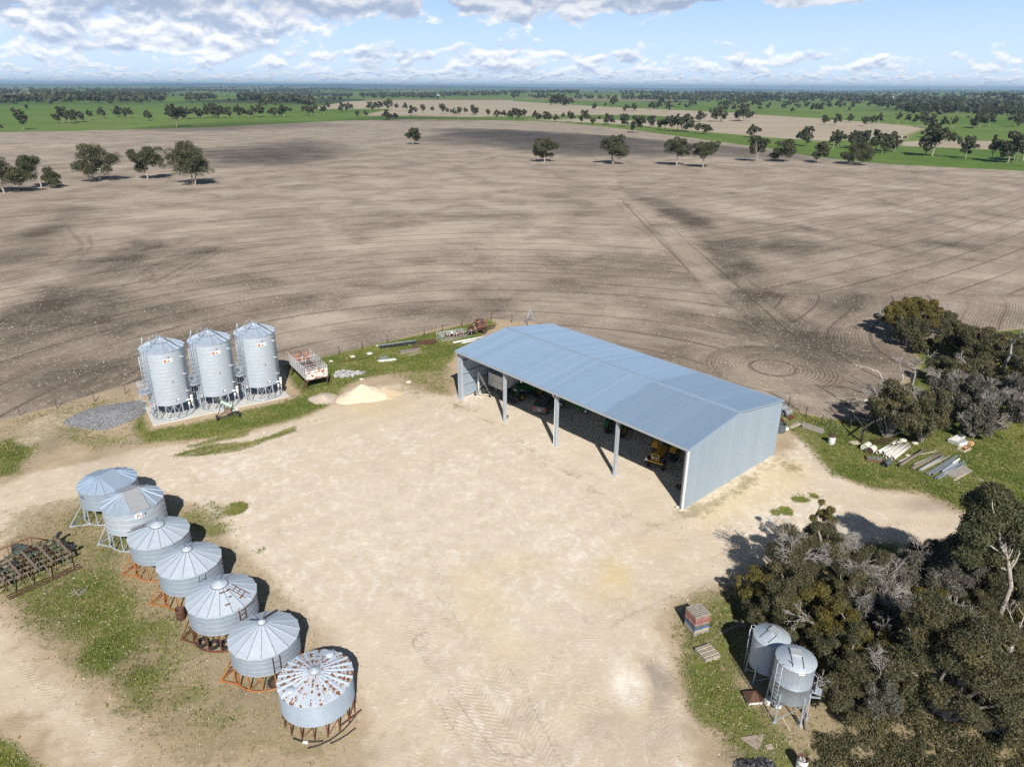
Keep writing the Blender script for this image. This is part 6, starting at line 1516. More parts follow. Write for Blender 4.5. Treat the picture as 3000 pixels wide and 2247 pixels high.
def build_shed_things():
    Q5 = Zq(1320, 1050, 7.373); Q3 = Zq(1250, 880, 2.011); Q6 = Zq(1850, 1280, 8.285)
    fd = SHED_RZ                     # facing out of the shed is local -Y
    # pale auger leaning by the left wall
    w1, w2 = Q5(540, 800), Q5(858, 838); rz, W = along(w1, w2); o = (w1 + w2) / 2
    t = empty('grain_auger', o, rz, 'cream grain auger on two wheels inside the open shed bay', 'auger')
    for x in (-W / 2, W / 2): wheel(t, (x, 0, .3), .3, .17, (1, .1, 0), M_galv)
    MB().bar((-W / 2, 0, .3), (W / 2, 0, .3), .05).build('axle', M_cream, t)
    M = Matrix.Rotation(-rz, 3, 'Z'); bt = M @ (Q5(815, 700, .35) - o); tp = M @ (Q5(600, 285, 3.1) - o)
    MB().tube(bt, tp, .13, n=12).build('auger_tube', M_cream, t)
    MB().tube(tp - Vector((0, 0, .15)), Vector((tp.x, tp.y, .45)), .11, n=12).build('spout', M_white, t)
    md = bt + (tp - bt) * .45
    for x in (-W / 2, W / 2): MB().bar((x, 0, .3), md, .04).build('strut', M_cream, t)
    mb = MB(); mb.box((.1, .25, .75), (.4, .4, .45)); mb.bar((.0, .2, .3), (.0, .2, .9), .06); mb.build('engine', M_dark, t)
    # tipping grain trailer
    wb_ = W2S(Q5(1300, 790)); c = S2W(wb_.x - .95, wb_.y, 0)
    t = empty('grain_truck', c, fd, 'dusty white grain tipper truck backed into the shed', 'truck')
    L, w, z0, z1 = 6.2, 2.45, 1.15, 2.75
    # rear faces local -Y
    for x in (-w / 2, w / 2):
        mb = MB(); mb.box((x, L / 2 - 1.6, (z0 + z1) / 2), (.06, L, z1 - z0))
        for k in range(3): mb.box((x + (.03 if x > 0 else -.03), L / 2 - 1.6, z0 + .2 + k * .55), (.05, L, .06))
        mb.build('bin_side', M_greywhite, t)
    mb = MB(); mb.box((0, -1.6, z0 + .35), (w + .1, .07, .75)); mb.box((0, -1.56, z1 - .45), (w, .06, .82)); mb.build('tailgate', M_greywhite, t)
    MB().box((0, L - 1.6, (z0 + z1) / 2 + .1), (w, .07, z1 - z0 + .2)).build('bin_front', M_greywhite, t)
    mb = MB(); rows = [[(-w / 2 + .05, -1.5, z1 - .25), (0, -1.5, z1 + .02), (w / 2 - .05, -1.5, z1 - .25)], [(-w / 2 + .05, L - 1.7, z1 - .25), (0, L - 1.7, z1 + .1), (w / 2 - .05, L - 1.7, z1 - .25)]]; mb.sheet(rows); mb.build('tarpaulin', pm('dusty_tarp', (.40, .40, .39), .85, 0, .15), t)
    mb = MB(); mb.box((0, L / 2 - 1.0, z0 - .12), (.9, L + 1.2, .2)); mb.box((0, L / 2 - 1.6, z0 + .02), (w, L, .08)); mb.build('chassis', M_dark, t)
    for x in (-.95, .95):
        for y in (0, 1.3, L - .5): wheel(t, (x, y, .5), .5, .42, (1, 0, 0), M_galv)
        MB().box((x, -.75, .62), (.5, .03, .6)).build('mud_flap', M_white, t)
    for x in (-1.0, 1.0): MB().box((x, -1.62, .98), (.3, .05, .12)).build('tail_light', M_redp, t)
    mb = MB(); mb.box((0, L - .5, 1.75), (2.2, 1.7, 1.7)); mb.build('cab', M_greywhite, t)
    # green loader tractor with hay fork
    p = W2S(Q5(1890, 835)); c = S2W(p.x - .9, p.y + .15, 0)
    tractor('loader_tractor', c, fd - .12, 'green tractor with front loader and hay fork, deep in the shed', M_jdgreen, M_wheelyel, 1.0, True, M_jdgreen, False, True)
    # white bucket hung from the roof
    b = Q5(1530, 520, 3.4); s = W2S(b); top = EAVE - .15 + (RIDGE - EAVE) / (SHED_W / 2) * s.y
    t = empty('white_bucket', b, 0, 'white bucket hanging on a cord at the edge of shade', 'bucket')
    mb = MB(); mb.lathe([(.13, 0), (.17, .38), (.16, .38), (.12, .02), (.001, .02)], 20); mb.build('pail', M_white, t)
    MB().tube((0, 0, .38), (0, 0, top - b.z), .012, n=5).build('cord', pm('green_cord', (.10, .42, .06), .7), t)
    # hatchback car
    A, B = Q3(622, 665), Q3(704, 680); dirx = (B - A).normalized()
    c = (A + B) / 2; rz = math.atan2(dirx.y, dirx.x); hatchback(c, rz)
    # green auger with white wheels
    wA, wB = Q3(937, 668), Q3(793, 628); rz, W = along(wB, wA); o = (wA + wB) / 2
    t = empty('green_auger', o, rz, 'bright green auger on white rimmed wheels in the shade', 'auger')
    for x in (-W / 2, W / 2): wheel(t, (x, 0, .36), .36, .2, (.15, 1, 0), M_white)
    M = Matrix.Rotation(-rz, 3, 'Z'); gr = pm('bright_green_paint', (.045, .22, .03), .4, 0, .1)
    MB().bar((-W / 2, .12, .36), (W / 2, .12, .36), .07).build('axle', gr, t)
    MB().bar(M @ (Q3(775, 568, 1.0) - o), M @ (Q3(930, 645, .55) - o), .14).build('draw_beam', gr, t)
    MB().tube((-W / 2 - 2.2, 1.6, .5), (W / 2 + .4, 1.3, 2.2), .16, n=12).build('auger_tube', gr, t)
    for x in (-W / 2, W / 2): MB().bar((x, .12, .36), (x * .3, 1.42, 1.45), .07).build('strut', gr, t)
    mb = MB(); mb.box((-W / 2 + .9, .7, .8), (.7, .5, .5)); mb.build('engine', M_galvdk, t)
    # second green tractor seen from behind
    p1, p2 = Q3(1072, 778), Q3(1152, 805); rz, W = along(p1, p2); c = (p1 + p2) / 2
    tractor('green_tractor', c, rz + math.pi, 'green tractor with yellow wheel centres standing beside the third post', M_jdgreen, M_wheelyel, W / 1.8 if .8 < W / 1.8 < 1.4 else 1.0, False)
    # yellow tractor
    f1, f2 = Q6(310, 722), Q6(775, 862); rz, W = along(f1, f2); s = 1.05; wb = 2.35 * s
    fc = (f1 + f2) / 2; n = Vector((-math.sin(rz), math.cos(rz), 0)); 
    t = tractor('yellow_tractor', fc + n * (wb + .45), rz, 'yellow cab tractor with twin headlights, nose in the sun', M_yellow, M_wheelyel, s, True, pm('tan_cab_roof', (.38, .22, .08), .6, 0, .15), True)
    mb = MB(); mb.box((0, -wb - .42, .82), (1.7, .10, .12)); mb.build('front_bar', M_yellow, t)
    mb = MB(); mb.add([(-1.05, -wb - .45, .75), (-.65, -wb - .45, .75), (-.85, -wb - .45, 1.15), (-1.05, -wb - .48, .75), (-.65, -wb - .48, .75), (-.85, -wb - .48, 1.15)], [(0, 1, 2), (5, 4, 3), (0, 3, 4, 1), (1, 4, 5, 2), (2, 5, 3, 0)]); mb.build('warning_triangle', M_galv, t)
    # red implement by the right wall, little pot by the first post, stones at the wall foot
    c = Q6(1180, 1300); t = empty('disc_implement', c, fd, 'dark red small implement in the shade by the right wall', 'implement')
    mb = MB(); mb.bar((-.6, 0, .45), (.7, .4, .5), .1); mb.bar((.0, -.5, .4), (.1, .9, .45), .1); mb.build('frame', M_redbrown, t)
    for i in range(4): mb = MB(); mb.lathe([(.26, -.01), (.26, .01), (.001, .03)], 16, (-.4 + .3 * i, .1 + .1 * i, .27), axis='X'); mb.build('disc', M_rustred, t)
    t = empty('small_pot', Q3(475, 692), 0, 'small brown pot at the foot of the first free post', 'pot'); mb = MB(); mb.lathe([(.11, 0), (.16, .28), (.14, .28), (.1, .05), (.001, .05)], 16); mb.build('pot', M_redbrown, t); MB().lathe([(.001, .24), (.13, .25)], 12).build('soil', M_dark, t)
    for a, b, s, lab in ((1485, 1218, .2, 'white stone against the front right corner of the shed'), (1500, 1235, .14, 'small stone below the front right shed corner')):
        mb = MB(); mb.lathe([(.02, 0), (s, .02), (s * .9, s * .7), (.01, s)], 8); tag(mb.build('boulder', pm('white_limestone', (.66, .60, .50), .9), None, Q3(a, b) + Vector((-.15, -.1, 0)), a), lab, 'stone')
def hatchback(c, rz):
    """rear faces local -Y, width along X"""
    t = empty('hatchback_car', c, rz, 'dark grey hatchback parked nose in, its tail just in the sun', 'car')
    w = 1.76; L = 4.25
    st = [(-.02, .42, .85, .80), (.02, .30, .95, .86), (.35, .24, .98, .88), (1.2, .22, .98, .88), (2.6, .22, .96, .88), (3.3, .22, .88, .86), (4.0, .25, .74, .80), (4.22, .38, .66, .70)]
    mb = MB(); rows = []
    for y, zb, zt, hw in st:
        h = hw; rows.append([(-h * .92, y, zb), (-h, y, zb + (zt - zb) * .35), (-h, y, zb + (zt - zb) * .75), (-h * .93, y, zt), (0, y, zt + .03), (h * .93, y, zt), (h, y, zb + (zt - zb) * .75), (h, y, zb + (zt - zb) * .35), (h * .92, y, zb), (0, y, zb - .02)])
    n = len(rows[0]); vs = [p for r in rows for p in r]
    fs = [(i * n + j, i * n + (j + 1) % n, (i + 1) * n + (j + 1) % n, (i + 1) * n + j) for i in range(len(rows) - 1) for j in range(n)] + [tuple(range(n))[::-1], tuple((len(rows) - 1) * n + k for k in range(n))]
    mb.add(vs, fs, True); mb.build('body', M_carpaint, t)
    gl = [(.12, .97, .97, .82, .80), (.62, .97, 1.42, .82, .66), (.95, .97, 1.47, .84, .64), (1.9, .97, 1.47, .84, .64), (2.35, .97, 1.40, .84, .66), (3.1, .92, .93, .82, .80)]
    mb = MB(); rows = [[(-a, y, z0), (-b, y, z1), (b, y, z1), (a, y, z0)] for y, z0, z1, a, b in gl]
    mb.sheet(rows); o = mb.build('windows', M_glass, t)
    mb = MB(); mb.sheet([[(-b + .03, y, z1 + .012), (b - .03, y, z1 + .012)] for y, z0, z1, a, b in gl[1:5]]); mb.sheet([[(-b + .03, y, z1 + .002), (b - .03, y, z1 + .002)] for y, z0, z1, a, b in gl[1:5]]); mb.build('roof', M_carpaint, t)
    for x in (-.79, .79):
        for y in (.72, 3.3): wheel(t, (x, y, .31), .31, .2, (1, 0, 0), M_galv)
        MB().box((x * .86, -.02, .74), (.30, .10, .17)).build('tail_light', pm('red_lamp', (.45, .02, .03), .3, 0, .05), t)
        MB().box((x * 1.2, 2.6, .98), (.18, .12, .12)).build('mirror', M_carpaint, t)
    MB().box((0, -.03, .42), (1.55, .10, .22)).build('bumper', M_carpaint, t)
    o = MB().box((0, -.09, .62), (.37, .012, .12)).build('number_plate', M_white, t)
build_shed_things()

# ================================================================ TREES
def leaf_mat(name, lo, hi, tip, rough=.62, twigs=0.0):
    m, nt, b = new_mat(name)
    r = nt.island(); o = nt.obj()
    n = nt.noise(o, .55, 3, .6)
    c = nt.mix(nt.lin(r, 0, 1), lo, hi)
    c = nt.mix(nt.mul(nt.sstep(n, .50, .68), .7), c, tip)
    c = nt.mix(nt.mul(nt.sstep(nt.objrand(), .0, 1.0), .28), c, nt.mix(r, tuple(v * .7 for v in lo), tip))
    if twigs: c = nt.mix(nt.mul(nt.sstep(r, 1 - twigs, 1 - twigs + .01), nt.sstep(n, .42, .5)), c, (.21, .185, .165))
    nt.put(b.inputs['Base Color'], c); b.inputs['Roughness'].default_value = rough; b.inputs['Specular IOR Level'].default_value = .28
    return m
M_leaf_gum = leaf_mat('gum_leaves', (.034, .042, .018), (.092, .098, .046), (.125, .116, .058))
M_leaf_bush = leaf_mat('wattle_leaves', (.036, .040, .018), (.118, .112, .058), (.165, .140, .055), .62, .05)
M_leaf_yel = leaf_mat('olive_yellow_leaves', (.056, .056, .017), (.160, .135, .038), (.205, .155, .030))
M_leaf_grey = leaf_mat('grey_green_leaves', (.050, .054, .038), (.135, .132, .100), (.175, .158, .125), .62, .22)
M_leaf_far = leaf_mat('far_tree_leaves', (.034, .044, .022), (.080, .088, .046), (.105, .102, .055))
M_bark = pm('smooth_gum_bark', (.40, .37, .32), .85, 0, .5, 2.5, .42, (.20, .13, .085), rscale=1.6)
M_deadwood = pm('bleached_dead_wood', (.50, .47, .44), .85, 0, .25, 4.0)
M_greydead = pm('grey_dead_wood', (.42, .39, .365), .9, 0, .3, 4.0)
M_twig = pm('grey_twigs', (.26, .23, .21), .9, 0, .3, 4.0)

def leaf_quads(P, N, ln, wd, rg, droop=.5, up=.5):
    """diamond leaves at points P with preferred normals N"""
    n = len(P)
    d = rg.normal(size=(n, 3)); d[:, 2] -= droop; d /= np.linalg.norm(d, axis=1, keepdims=True)
    nn = rg.normal(size=(n, 3)) * .62 + N * 1.3; nn[:, 2] += up
    s = np.cross(d, nn); s /= (np.linalg.norm(s, axis=1, keepdims=True) + 1e-9)
    l = ln * rg.uniform(.6, 1.3, (n, 1)); w = wd * rg.uniform(.6, 1.3, (n, 1))
    V = np.stack([P - d * l * .5, P + s * w * .5 + d * l * .05, P + d * l * .5, P - s * w * .5 + d * l * .05], 1).reshape(-1, 3)
    F = np.arange(4 * n, dtype=np.int32).reshape(-1, 4)
    return V, F
def clump_points(cl, n, rg, flat=.75, shell=.55):
    """points spread over leaf clumps (centre, radius)"""
    c = np.array([p for p, r in cl]); r = np.array([q for p, q in cl])
    w = r ** 2; w = w / w.sum(); k = rg.choice(len(cl), n, p=w)
    d = rg.normal(size=(n, 3)); d /= np.linalg.norm(d, axis=1, keepdims=True)
    d[:, 2] = np.where((d[:, 2] < -.25) & (rg.random(n) < .6), -d[:, 2], d[:, 2])
    rad = (shell + (1 - shell) * rg.random(n) ** .6) * (1 + .12 * rg.normal(size=n))
    off = d * (r[k] * rad)[:, None]; off[:, 2] *= flat
    return c[k] + off, d
def crown_obj(cl, n, ln, wd, seed, mat, parent, droop=.5, flat=.75, name='crown', up=.5, shell=.55):
    rg = np.random.default_rng(seed); P, N = clump_points(cl, n, rg, flat, shell)
    V, F = leaf_quads(P, N, ln, wd, rg, droop, up)
    me = np_mesh(name, V, F, mat); o = bpy.data.objects.new(name, me); COL.objects.link(o); o.parent = parent
    return o
def limb(mb, a, b, r0, r1, rn, bend=.18, k=4, n=6):
    a, b = Vector(a), Vector(b); L = (b - a).length; pts = []
    o = Vector((rn.uniform(-1, 1), rn.uniform(-1, 1), rn.uniform(-.2, .8))) * bend * L
    for i in range(k + 1):
        t = i / k; pts.append(a.lerp(b, t) + o * math.sin(math.pi * t) + Vector((rn.uniform(-1, 1), rn.uniform(-1, 1), 0)) * L * .025 * (0 < i < k))
    mb.path(pts, [r0 + (r1 - r0) * i / k for i in range(k + 1)], n, False)
    return pts
def gum(name, loc, H, S, seed, label, cat='tree', group=None, leaves=5200, leaf=(.62, .34), stems=1, lean=(0, 0), mat=None, nclump=26, base=.42, trunk_mat=None):
    """open field eucalypt: pale trunk forking into limbs that carry separate leaf clumps"""
    rn = rng_(seed); t = empty(name, loc, rn.uniform(0, 6.28), label, cat, group)
    cl = []
    # a few separate boughs, each with its own cluster of leaf clumps
    nl = rn.choice((3, 4, 5)); a0 = rn.uniform(0, 6.28); lobes = []
    for j in range(nl):
        a = a0 + 6.283 * j / nl + rn.uniform(-.5, .5); q = rn.uniform(.32, .62)
        lobes.append((math.cos(a) * S * q, math.sin(a) * S * q, H * rn.uniform(base + .24, .76), S * rn.uniform(.34, .54)))
    lobes.append((rn.uniform(-.2, .2) * S, rn.uniform(-.2, .2) * S, H * rn.uniform(.74, .82), S * .42))
    for i in range(nclump):
        lx, ly, lz, lr = lobes[i % len(lobes)]
        d = Vector((rn.gauss(0, 1), rn.gauss(0, 1), rn.gauss(0, 1))).normalized() * lr * rn.uniform(.45, 1.05); d.z *= .8 * H / (2.1 * S) + .25
        r = S * rn.uniform(.15, .27); z = max(H * base, min(lz + d.z, H - r * .7))
        cl.append((np.array((lx + d.x + lean[0] * z, ly + d.y + lean[1] * z, z)), r))
    mb = MB()
    for s in range(stems):
        a = rn.uniform(0, 6.28); b0 = Vector((math.cos(a), math.sin(a), 0)) * (.05 if stems == 1 else S * .09)
        fork = Vector((b0.x * 2.6 + lean[0] * H * .35, b0.y * 2.6 + lean[1] * H * .35, H * rn.uniform(.28, .36)))
        r0 = .025 * H * (1 if stems == 1 else .75)
        limb(mb, b0 - Vector((0, 0, .1)), fork, r0, r0 * .72, rn, .06, 4, 8)
        sel = [c for j, c in enumerate(cl) if j % stems == s]
        mains = sel[::3] or sel
        for c, r in mains:
            pts = limb(mb, fork, Vector(c), r0 * .5, r0 * .13, rn, .10, 4, 6)
            for c2, r2 in sorted(sel, key=lambda q: np.linalg.norm(q[0] - c))[1:3]: limb(mb, pts[2], Vector(c2), r0 * .24, r0 * .08, rn, .08, 3, 5)
    mb.build('trunk', trunk_mat or M_bark, t)
    crown_obj(cl, leaves, leaf[0], leaf[1], seed, mat or M_leaf_gum, t, .35)
    return t
def twig_fan(mb, o, d, L, rn, depth=3, r=.035):
    """bare branch forking into ever finer twigs"""
    d = Vector(d).normalized(); o = Vector(o)
    e = o + d * L + Vector((rn.uniform(-1, 1), rn.uniform(-1, 1), rn.uniform(-1, 1))) * L * .12
    m = (o + e) / 2 + Vector((rn.uniform(-1, 1), rn.uniform(-1, 1), rn.uniform(-1, 1))) * L * .10
    mb.path([o, m, e], [r, r * .8, r * .6], 5 if depth > 1 else 4, False)
    if depth <= 0: return
    for p, k in ((m, 1), (e, 2), (e, 2)):
        for _ in range(k):
            nd = (d + Vector((rn.uniform(-1, 1), rn.uniform(-1, 1), rn.uniform(-.8, .8))) * .75).normalized()
            twig_fan(mb, p, nd, L * rn.uniform(.5, .75), rn, depth - 1, r * .58)
def bush(loc, H, S, seed, label, mat, leaves, group=None, name='bushy_tree', dead=0, leaf=(.22, .048), low=.06, nclump=34, tone=None):
    rn = rng_(seed); t = empty(name, loc, rn.uniform(0, 6.28), label, 'tree' if H > 2.6 else 'bush', group)
    cl = []
    for i in range(nclump):
        u = (i + .5) / nclump; ph = i * 2.39996 + rn.uniform(-.5, .5); cz = 1 - 1.75 * u; sr = math.sqrt(max(0, 1 - cz * cz))
        k = rn.uniform(.55, 1.08); r = S * rn.uniform(.16, .36)
        z = H * (low + (1 - low) * .5) + cz * H * (1 - low) * .5 * k
        cl.append((np.array((math.cos(ph) * sr * S * k, math.sin(ph) * sr * S * k, max(z, r * .5))), r))
    t.scale = (rn.uniform(.82, 1.2), rn.uniform(.82, 1.2), rn.uniform(.9, 1.08))
    mb = MB(); ns = rn.choice((2, 3, 3))
    for s in range(ns):
        b = Vector((rn.uniform(-.2, .2), rn.uniform(-.2, .2), -.05)) * S * .4
        for c, r in cl[s::ns][::2]: limb(mb, b, Vector(c), .022 * H, .008 * H, rn, .14, 4, 6)
    mb.build('trunk', M_twig, t)
    crown_obj(cl, int(leaves * 1.45), leaf[0], leaf[1], seed, mat, t, .85, .85, shell=.55)
    if dead:
        for c, r in sorted(cl, key=lambda q: -q[0][2])[2:2 + dead]:
            mb = MB()
            d = Vector((c[0], c[1], .15 * H)); o = Vector(c) * .72
            twig_fan(mb, o, d + Vector((0, 0, rn.uniform(-.3, .6))), r * 1.3 + .45, rn, 4 if dead > 2 else 3, .040)
            mb.build('dead_branch', M_greydead, t)
    return t
def at_crown(u, v, H): p = G(u, v, H * .55); return Vector((p.x, p.y, 0))

def build_field_trees():
    L = [(14, 566, 12.5, 8.2, 1, 'large gum cut by the left edge of the view, pale trunk', 26), (122, 550, 11.2, 6.6, 1, 'leaning gum second from the left edge on the tilled field', 20), (285, 531, 13.6, 8.6, 2, 'wide twin stemmed gum, third from the left on the tilled field', 34), (434, 526, 12.0, 7.2, 1, 'rounded gum with a short orange trunk between two wider gums', 24),
         (566, 543, 15.5, 8.2, 2, 'tallest dense gum of the left group with a long shadow', 40), (1209, 424, 10.2, 5.4, 1, 'lone small gum standing in the middle of the far field', 18), (1595, 475, 12.2, 6.2, 1, 'gum with a bare white limb, first of the row right of centre', 20), (1800, 482, 13.6, 7.2, 2, 'dense gum with two stems, second of the field edge row', 32),
         (1981, 486, 13.0, 6.9, 1, 'gum with orange trunk, left one of a touching pair', 24), (2059, 492, 12.0, 6.8, 1, 'round gum with grey trunk, right one of a touching pair', 28), (2217, 475, 12.4, 5.8, 1, 'gum with leaning trunk standing alone beyond the touching pair', 20), (2295, 475, 11.0, 7.0, 2, 'broad twin trunk gum right of the leaning one', 26),
         (2398, 478, 10.6, 4.6, 1, 'narrow gum at the edge of the green strip', 18), (2507, 483, 10.6, 7.6, 2, 'low spreading dark gum where field meets green strip', 30)]
    for i, (u, v, H, S, st, lab, nc) in enumerate(L):
        gum('gum_tree', GT(u, v), H, S * 1.1, 40 + i, lab, 'tree', 'gum trees on the tilled field', 13000, (.50, .30), st, (.10 if i == 1 else .06 if i == 10 else 0, 0), None, int(nc * 1.6) + 12, .10)
build_field_trees()

Z7p = lambda a, b: (a / 1.4747, 180 + b / 1.4747)
Z8p = lambda a, b: (1500 + a / 1.4747, 180 + b / 1.4747)
def build_far_trees():
    protos = []
    for k in range(6):
        t = gum('distant_gum', (0, 0, 0), 10.0, (4.6, 5.6, 5.2, 6.4, 4.2, 5.8)[k], 100 + k, 'far gum', 'tree', None, 1700, (1.0, .70), 1 + k % 2, (0, 0), M_leaf_far, 26, .13, pm('far_bark', (.34, .30, .25), .9, 0, .2))
        protos.append(t)
    rn = rng_(77); used = [False] * 6
    def put(px, h, label, group, k=None):
        k = rn.randrange(6) if k is None else k
        p = GT(*px); d = math.hypot(p.x, p.y); H = max(3.5, h / 1.4747 * math.hypot(d, CAM_H) / FPX)
        if used[k]: t = copy_tree(protos[k])
        else: t = protos[k]; used[k] = True
        s = H / 10.0; w = s * rn.uniform(.78, 1.08)
        t.location = (p.x, p.y, gz(p.x, p.y) - .1); t.rotation_euler.z = rn.uniform(0, 6.28); t.scale = (w, w, s); t['label'] = label; t['group'] = group
        return t
    A = ('gum standing in the bright green paddock left of centre, beyond the field', 'trees in the left green paddock')
    for a, b, h in [(60, 225, 20), (105, 295, 65), (10, 300, 20), (270, 268, 55), (300, 270, 45), (330, 265, 45), (345, 262, 36), (390, 255, 35), (440, 245, 38), (515, 240, 38), (500, 242, 30), (555, 245, 35), (635, 258, 38), (650, 256, 30), (735, 250, 50), (765, 285, 80), (780, 250, 42), (800, 250, 45), (815, 248, 40), (850, 247, 40), (872, 247, 36), (890, 245, 38), (920, 243, 55), (940, 245, 45), (955, 245, 45), (985, 245, 40), (1030, 243, 48), (1042, 243, 40), (1075, 245, 32), (1100, 243, 44), (1120, 242, 50), (1180, 240, 34), (1225, 240, 45), (1330, 235, 45), (1345, 236, 36), (1360, 218, 28), (1400, 235, 40), (1420, 215, 35), (830, 183, 10), (990, 185, 22), (945, 188, 9), (1150, 196, 20), (1170, 194, 22), (1190, 196, 16)]: put(Z7p(a, b), h, *A)
    B = ('gum in the long row on the green strip behind the tilled field', 'row of trees along the strip behind the field')
    for a, b, h in [(1480, 220, 38), (1510, 218, 35), (1545, 240, 25), (1580, 238, 22), (1600, 215, 35), (1620, 210, 30), (1670, 255, 40), (1710, 252, 25), (1690, 252, 22), (1675, 210, 42), (1640, 210, 34), (1715, 215, 30), (1750, 215, 32), (1780, 235, 40), (1830, 225, 35), (1870, 225, 28), (1915, 230, 42), (1935, 232, 28), (1960, 235, 30), (1985, 232, 32), (2010, 233, 30), (2045, 232, 38), (2058, 234, 30), (2110, 240, 30), (2150, 245, 32), (2175, 245, 30), (2205, 245, 30)]: put(Z7p(a, b), h, *B)
    for a, b, h in [(8, 250, 42), (30, 250, 40), (52, 250, 38), (100, 255, 38), (118, 258, 30), (148, 260, 38), (160, 260, 34), (190, 262, 30), (222, 255, 30), (250, 262, 42), (262, 262, 36), (312, 270, 52), (350, 275, 28), (378, 262, 25), (410, 275, 45), (425, 273, 38), (485, 283, 52), (530, 310, 70), (565, 285, 45), (600, 288, 50), (640, 295, 40), (660, 300, 52), (690, 302, 60), (715, 303, 66), (740, 305, 68), (770, 308, 44), (800, 312, 40), (830, 315, 40), (845, 314, 34)]: put(Z8p(a, b), h, *B)
    Cc = ('tall gum on the green strip at the right, past the field edge row', 'trees on the right green strip')
    for a, b, h in [(1040, 330, 50), (1265, 367, 72), (1385, 380, 70), (1410, 365, 50), (1465, 378, 66), (1490, 372, 60), (1520, 372, 60), (1570, 385, 75), (1600, 398, 55), (1645, 392, 72), (1785, 405, 95), (1812, 410, 115), (1795, 330, 50), (1960, 420, 80), (2070, 430, 85), (2140, 440, 110), (2175, 432, 90), (2205, 430, 100)]: put(Z8p(a, b), h, *Cc)
    D = ('small gum in or past the pale brown paddocks at the right', 'trees past the pale paddocks')
    for a, b, h in [(810, 262, 42), (875, 262, 55), (900, 262, 60), (985, 260, 60), (1005, 258, 62), (960, 222, 30), (1350, 275, 35), (1400, 278, 45), (1458, 265, 32), (1525, 280, 35), (1555, 270, 30), (1585, 272, 40), (1665, 272, 42), (1705, 268, 32), (1745, 270, 32), (1775, 285, 50), (1810, 290, 50), (1865, 290, 40), (1905, 292, 42), (2000, 290, 52), (2018, 288, 55), (2060, 280, 45), (2175, 285, 45), (2200, 280, 40), (355, 222, 38), (440, 195, 38), (490, 218, 28), (525, 215, 30), (605, 212, 32), (635, 205, 28), (675, 220, 45), (172, 190, 40), (185, 192, 44), (200, 192, 42), (215, 192, 40), (232, 192, 34), (252, 192, 30), (100, 165, 20), (115, 165, 22), (130, 165, 22), (155, 160, 22), (28, 160, 15), (315, 160, 20), (350, 158, 15), (400, 158, 12), (230, 140, 12), (285, 150, 20), (725, 200, 20), (775, 195, 25), (790, 196, 22), (1210, 222, 20), (1300, 220, 32), (1318, 222, 35), (1335, 222, 28), (1370, 205, 25), (1410, 205, 30), (1455, 220, 20)]: put(Z8p(a, b), h, *D)
    for (x0, y0, x1, y1, n, h) in ((900, 190, 1110, 182, 16, 28), (1140, 186, 1250, 186, 8, 18), (1560, 200, 1720, 215, 14, 28), (1700, 225, 1950, 225, 20, 36), (1650, 190, 1900, 200, 12, 22), (1980, 225, 2230, 235, 16, 28), (2030, 165, 2212, 180, 10, 22), (1480, 150, 1500, 155, 2, 18)):
        for i in range(n):
            f = (i + rn.random()) / n; put(Z8p(x0 + (x1 - x0) * f, y0 + (y1 - y0) * f + rn.uniform(-9, 9)), h * rn.uniform(.7, 1.15), *D)
    # ---- beyond that the woods read as one mass
    rg = np.random.default_rng(5); C_, H_ = [], []
    def band(pts, n, h, spread=5):
        for _ in range(int(n * .55)):
            i = rg.integers(len(pts) - 1); f = rg.random(); a, b = pts[i], pts[i + 1]
            u, v = a[0] + (b[0] - a[0]) * f, a[1] + (b[1] - a[1]) * f + rg.normal() * spread
            v = max(v, 104); p = GT(u / 1.4747, 180 + v / 1.4747); d = math.hypot(p.x, p.y)
            if p.y < 1100 or d > 26000: continue
            C_.append((p.x, p.y, gz(p.x, p.y))); H_.append(min(14, max(6, h * rg.uniform(.7, 1.15) / 1.4747 * d / FPX)))
    band([(150, 168), (420, 164), (720, 168)], 620, 22, 7); band([(160, 150), (400, 146), (560, 150)], 260, 18, 4); band([(-200, 172), (150, 176)], 160, 20, 5); band([(810, 165), (930, 160)], 70, 18, 3)
    band([(450, 140), (800, 126), (1200, 126), (1520, 134)], 1100, 16, 4); band([(1040, 164), (1120, 166), (1260, 172), (1350, 184)], 220, 24, 6); band([(1560, 148), (1880, 154)], 330, 18, 4); band([(1900, 150), (2212, 140), (2500, 138)], 360, 20, 5)
    band([(2212, 152), (2900, 160), (3100, 165)], 120, 14, 6); band([(2700, 150), (3000, 160), (3400, 158), (3700, 165)], 560, 20, 7); band([(3000, 136), (3300, 132), (4424, 150)], 700, 16, 6); band([(3700, 168), (4424, 190)], 260, 20, 9); band([(3900, 205), (4424, 225)], 200, 22, 10)
    band([(0, 118), (1500, 112), (2900, 114), (4424, 128)], 850, 9, 3); band([(0, 109), (2200, 107), (4424, 117)], 900, 6, 1.5); band([(-100, 140), (300, 132), (600, 128)], 200, 12, 4); band([(2600, 122), (3400, 122), (4424, 135)], 800, 12, 4)
    # loose scatter
    for _ in range(520):
        a = rg.uniform(-42, 42) * math.pi / 180; d = 1500 * (10 ** (rg.random() * .75)); x, y = d * math.sin(a), d * math.cos(a)
        if math.sin(x / 370 + 1) * math.sin(y / 520) + .5 * math.sin((x - y) / 260) < .1: continue
        C_.append((x, y, gz(x, y))); H_.append(rg.uniform(6, 11))
    C_ = np.array(C_); H_ = np.array(H_); k = 22
    P = np.repeat(C_, k, 0); hh = np.repeat(H_, k); n = len(P)
    d = rg.normal(size=(n, 3)); d /= np.linalg.norm(d, axis=1, keepdims=True); rad = rg.random(n) ** .4
    P = P + np.stack([d[:, 0] * hh * .55 * rad, d[:, 1] * hh * .55 * rad, hh * (.58 + d[:, 2] * .40 * rad)], 1)
    V = np.empty((0, 3)); s = (hh * .36)[:, None]
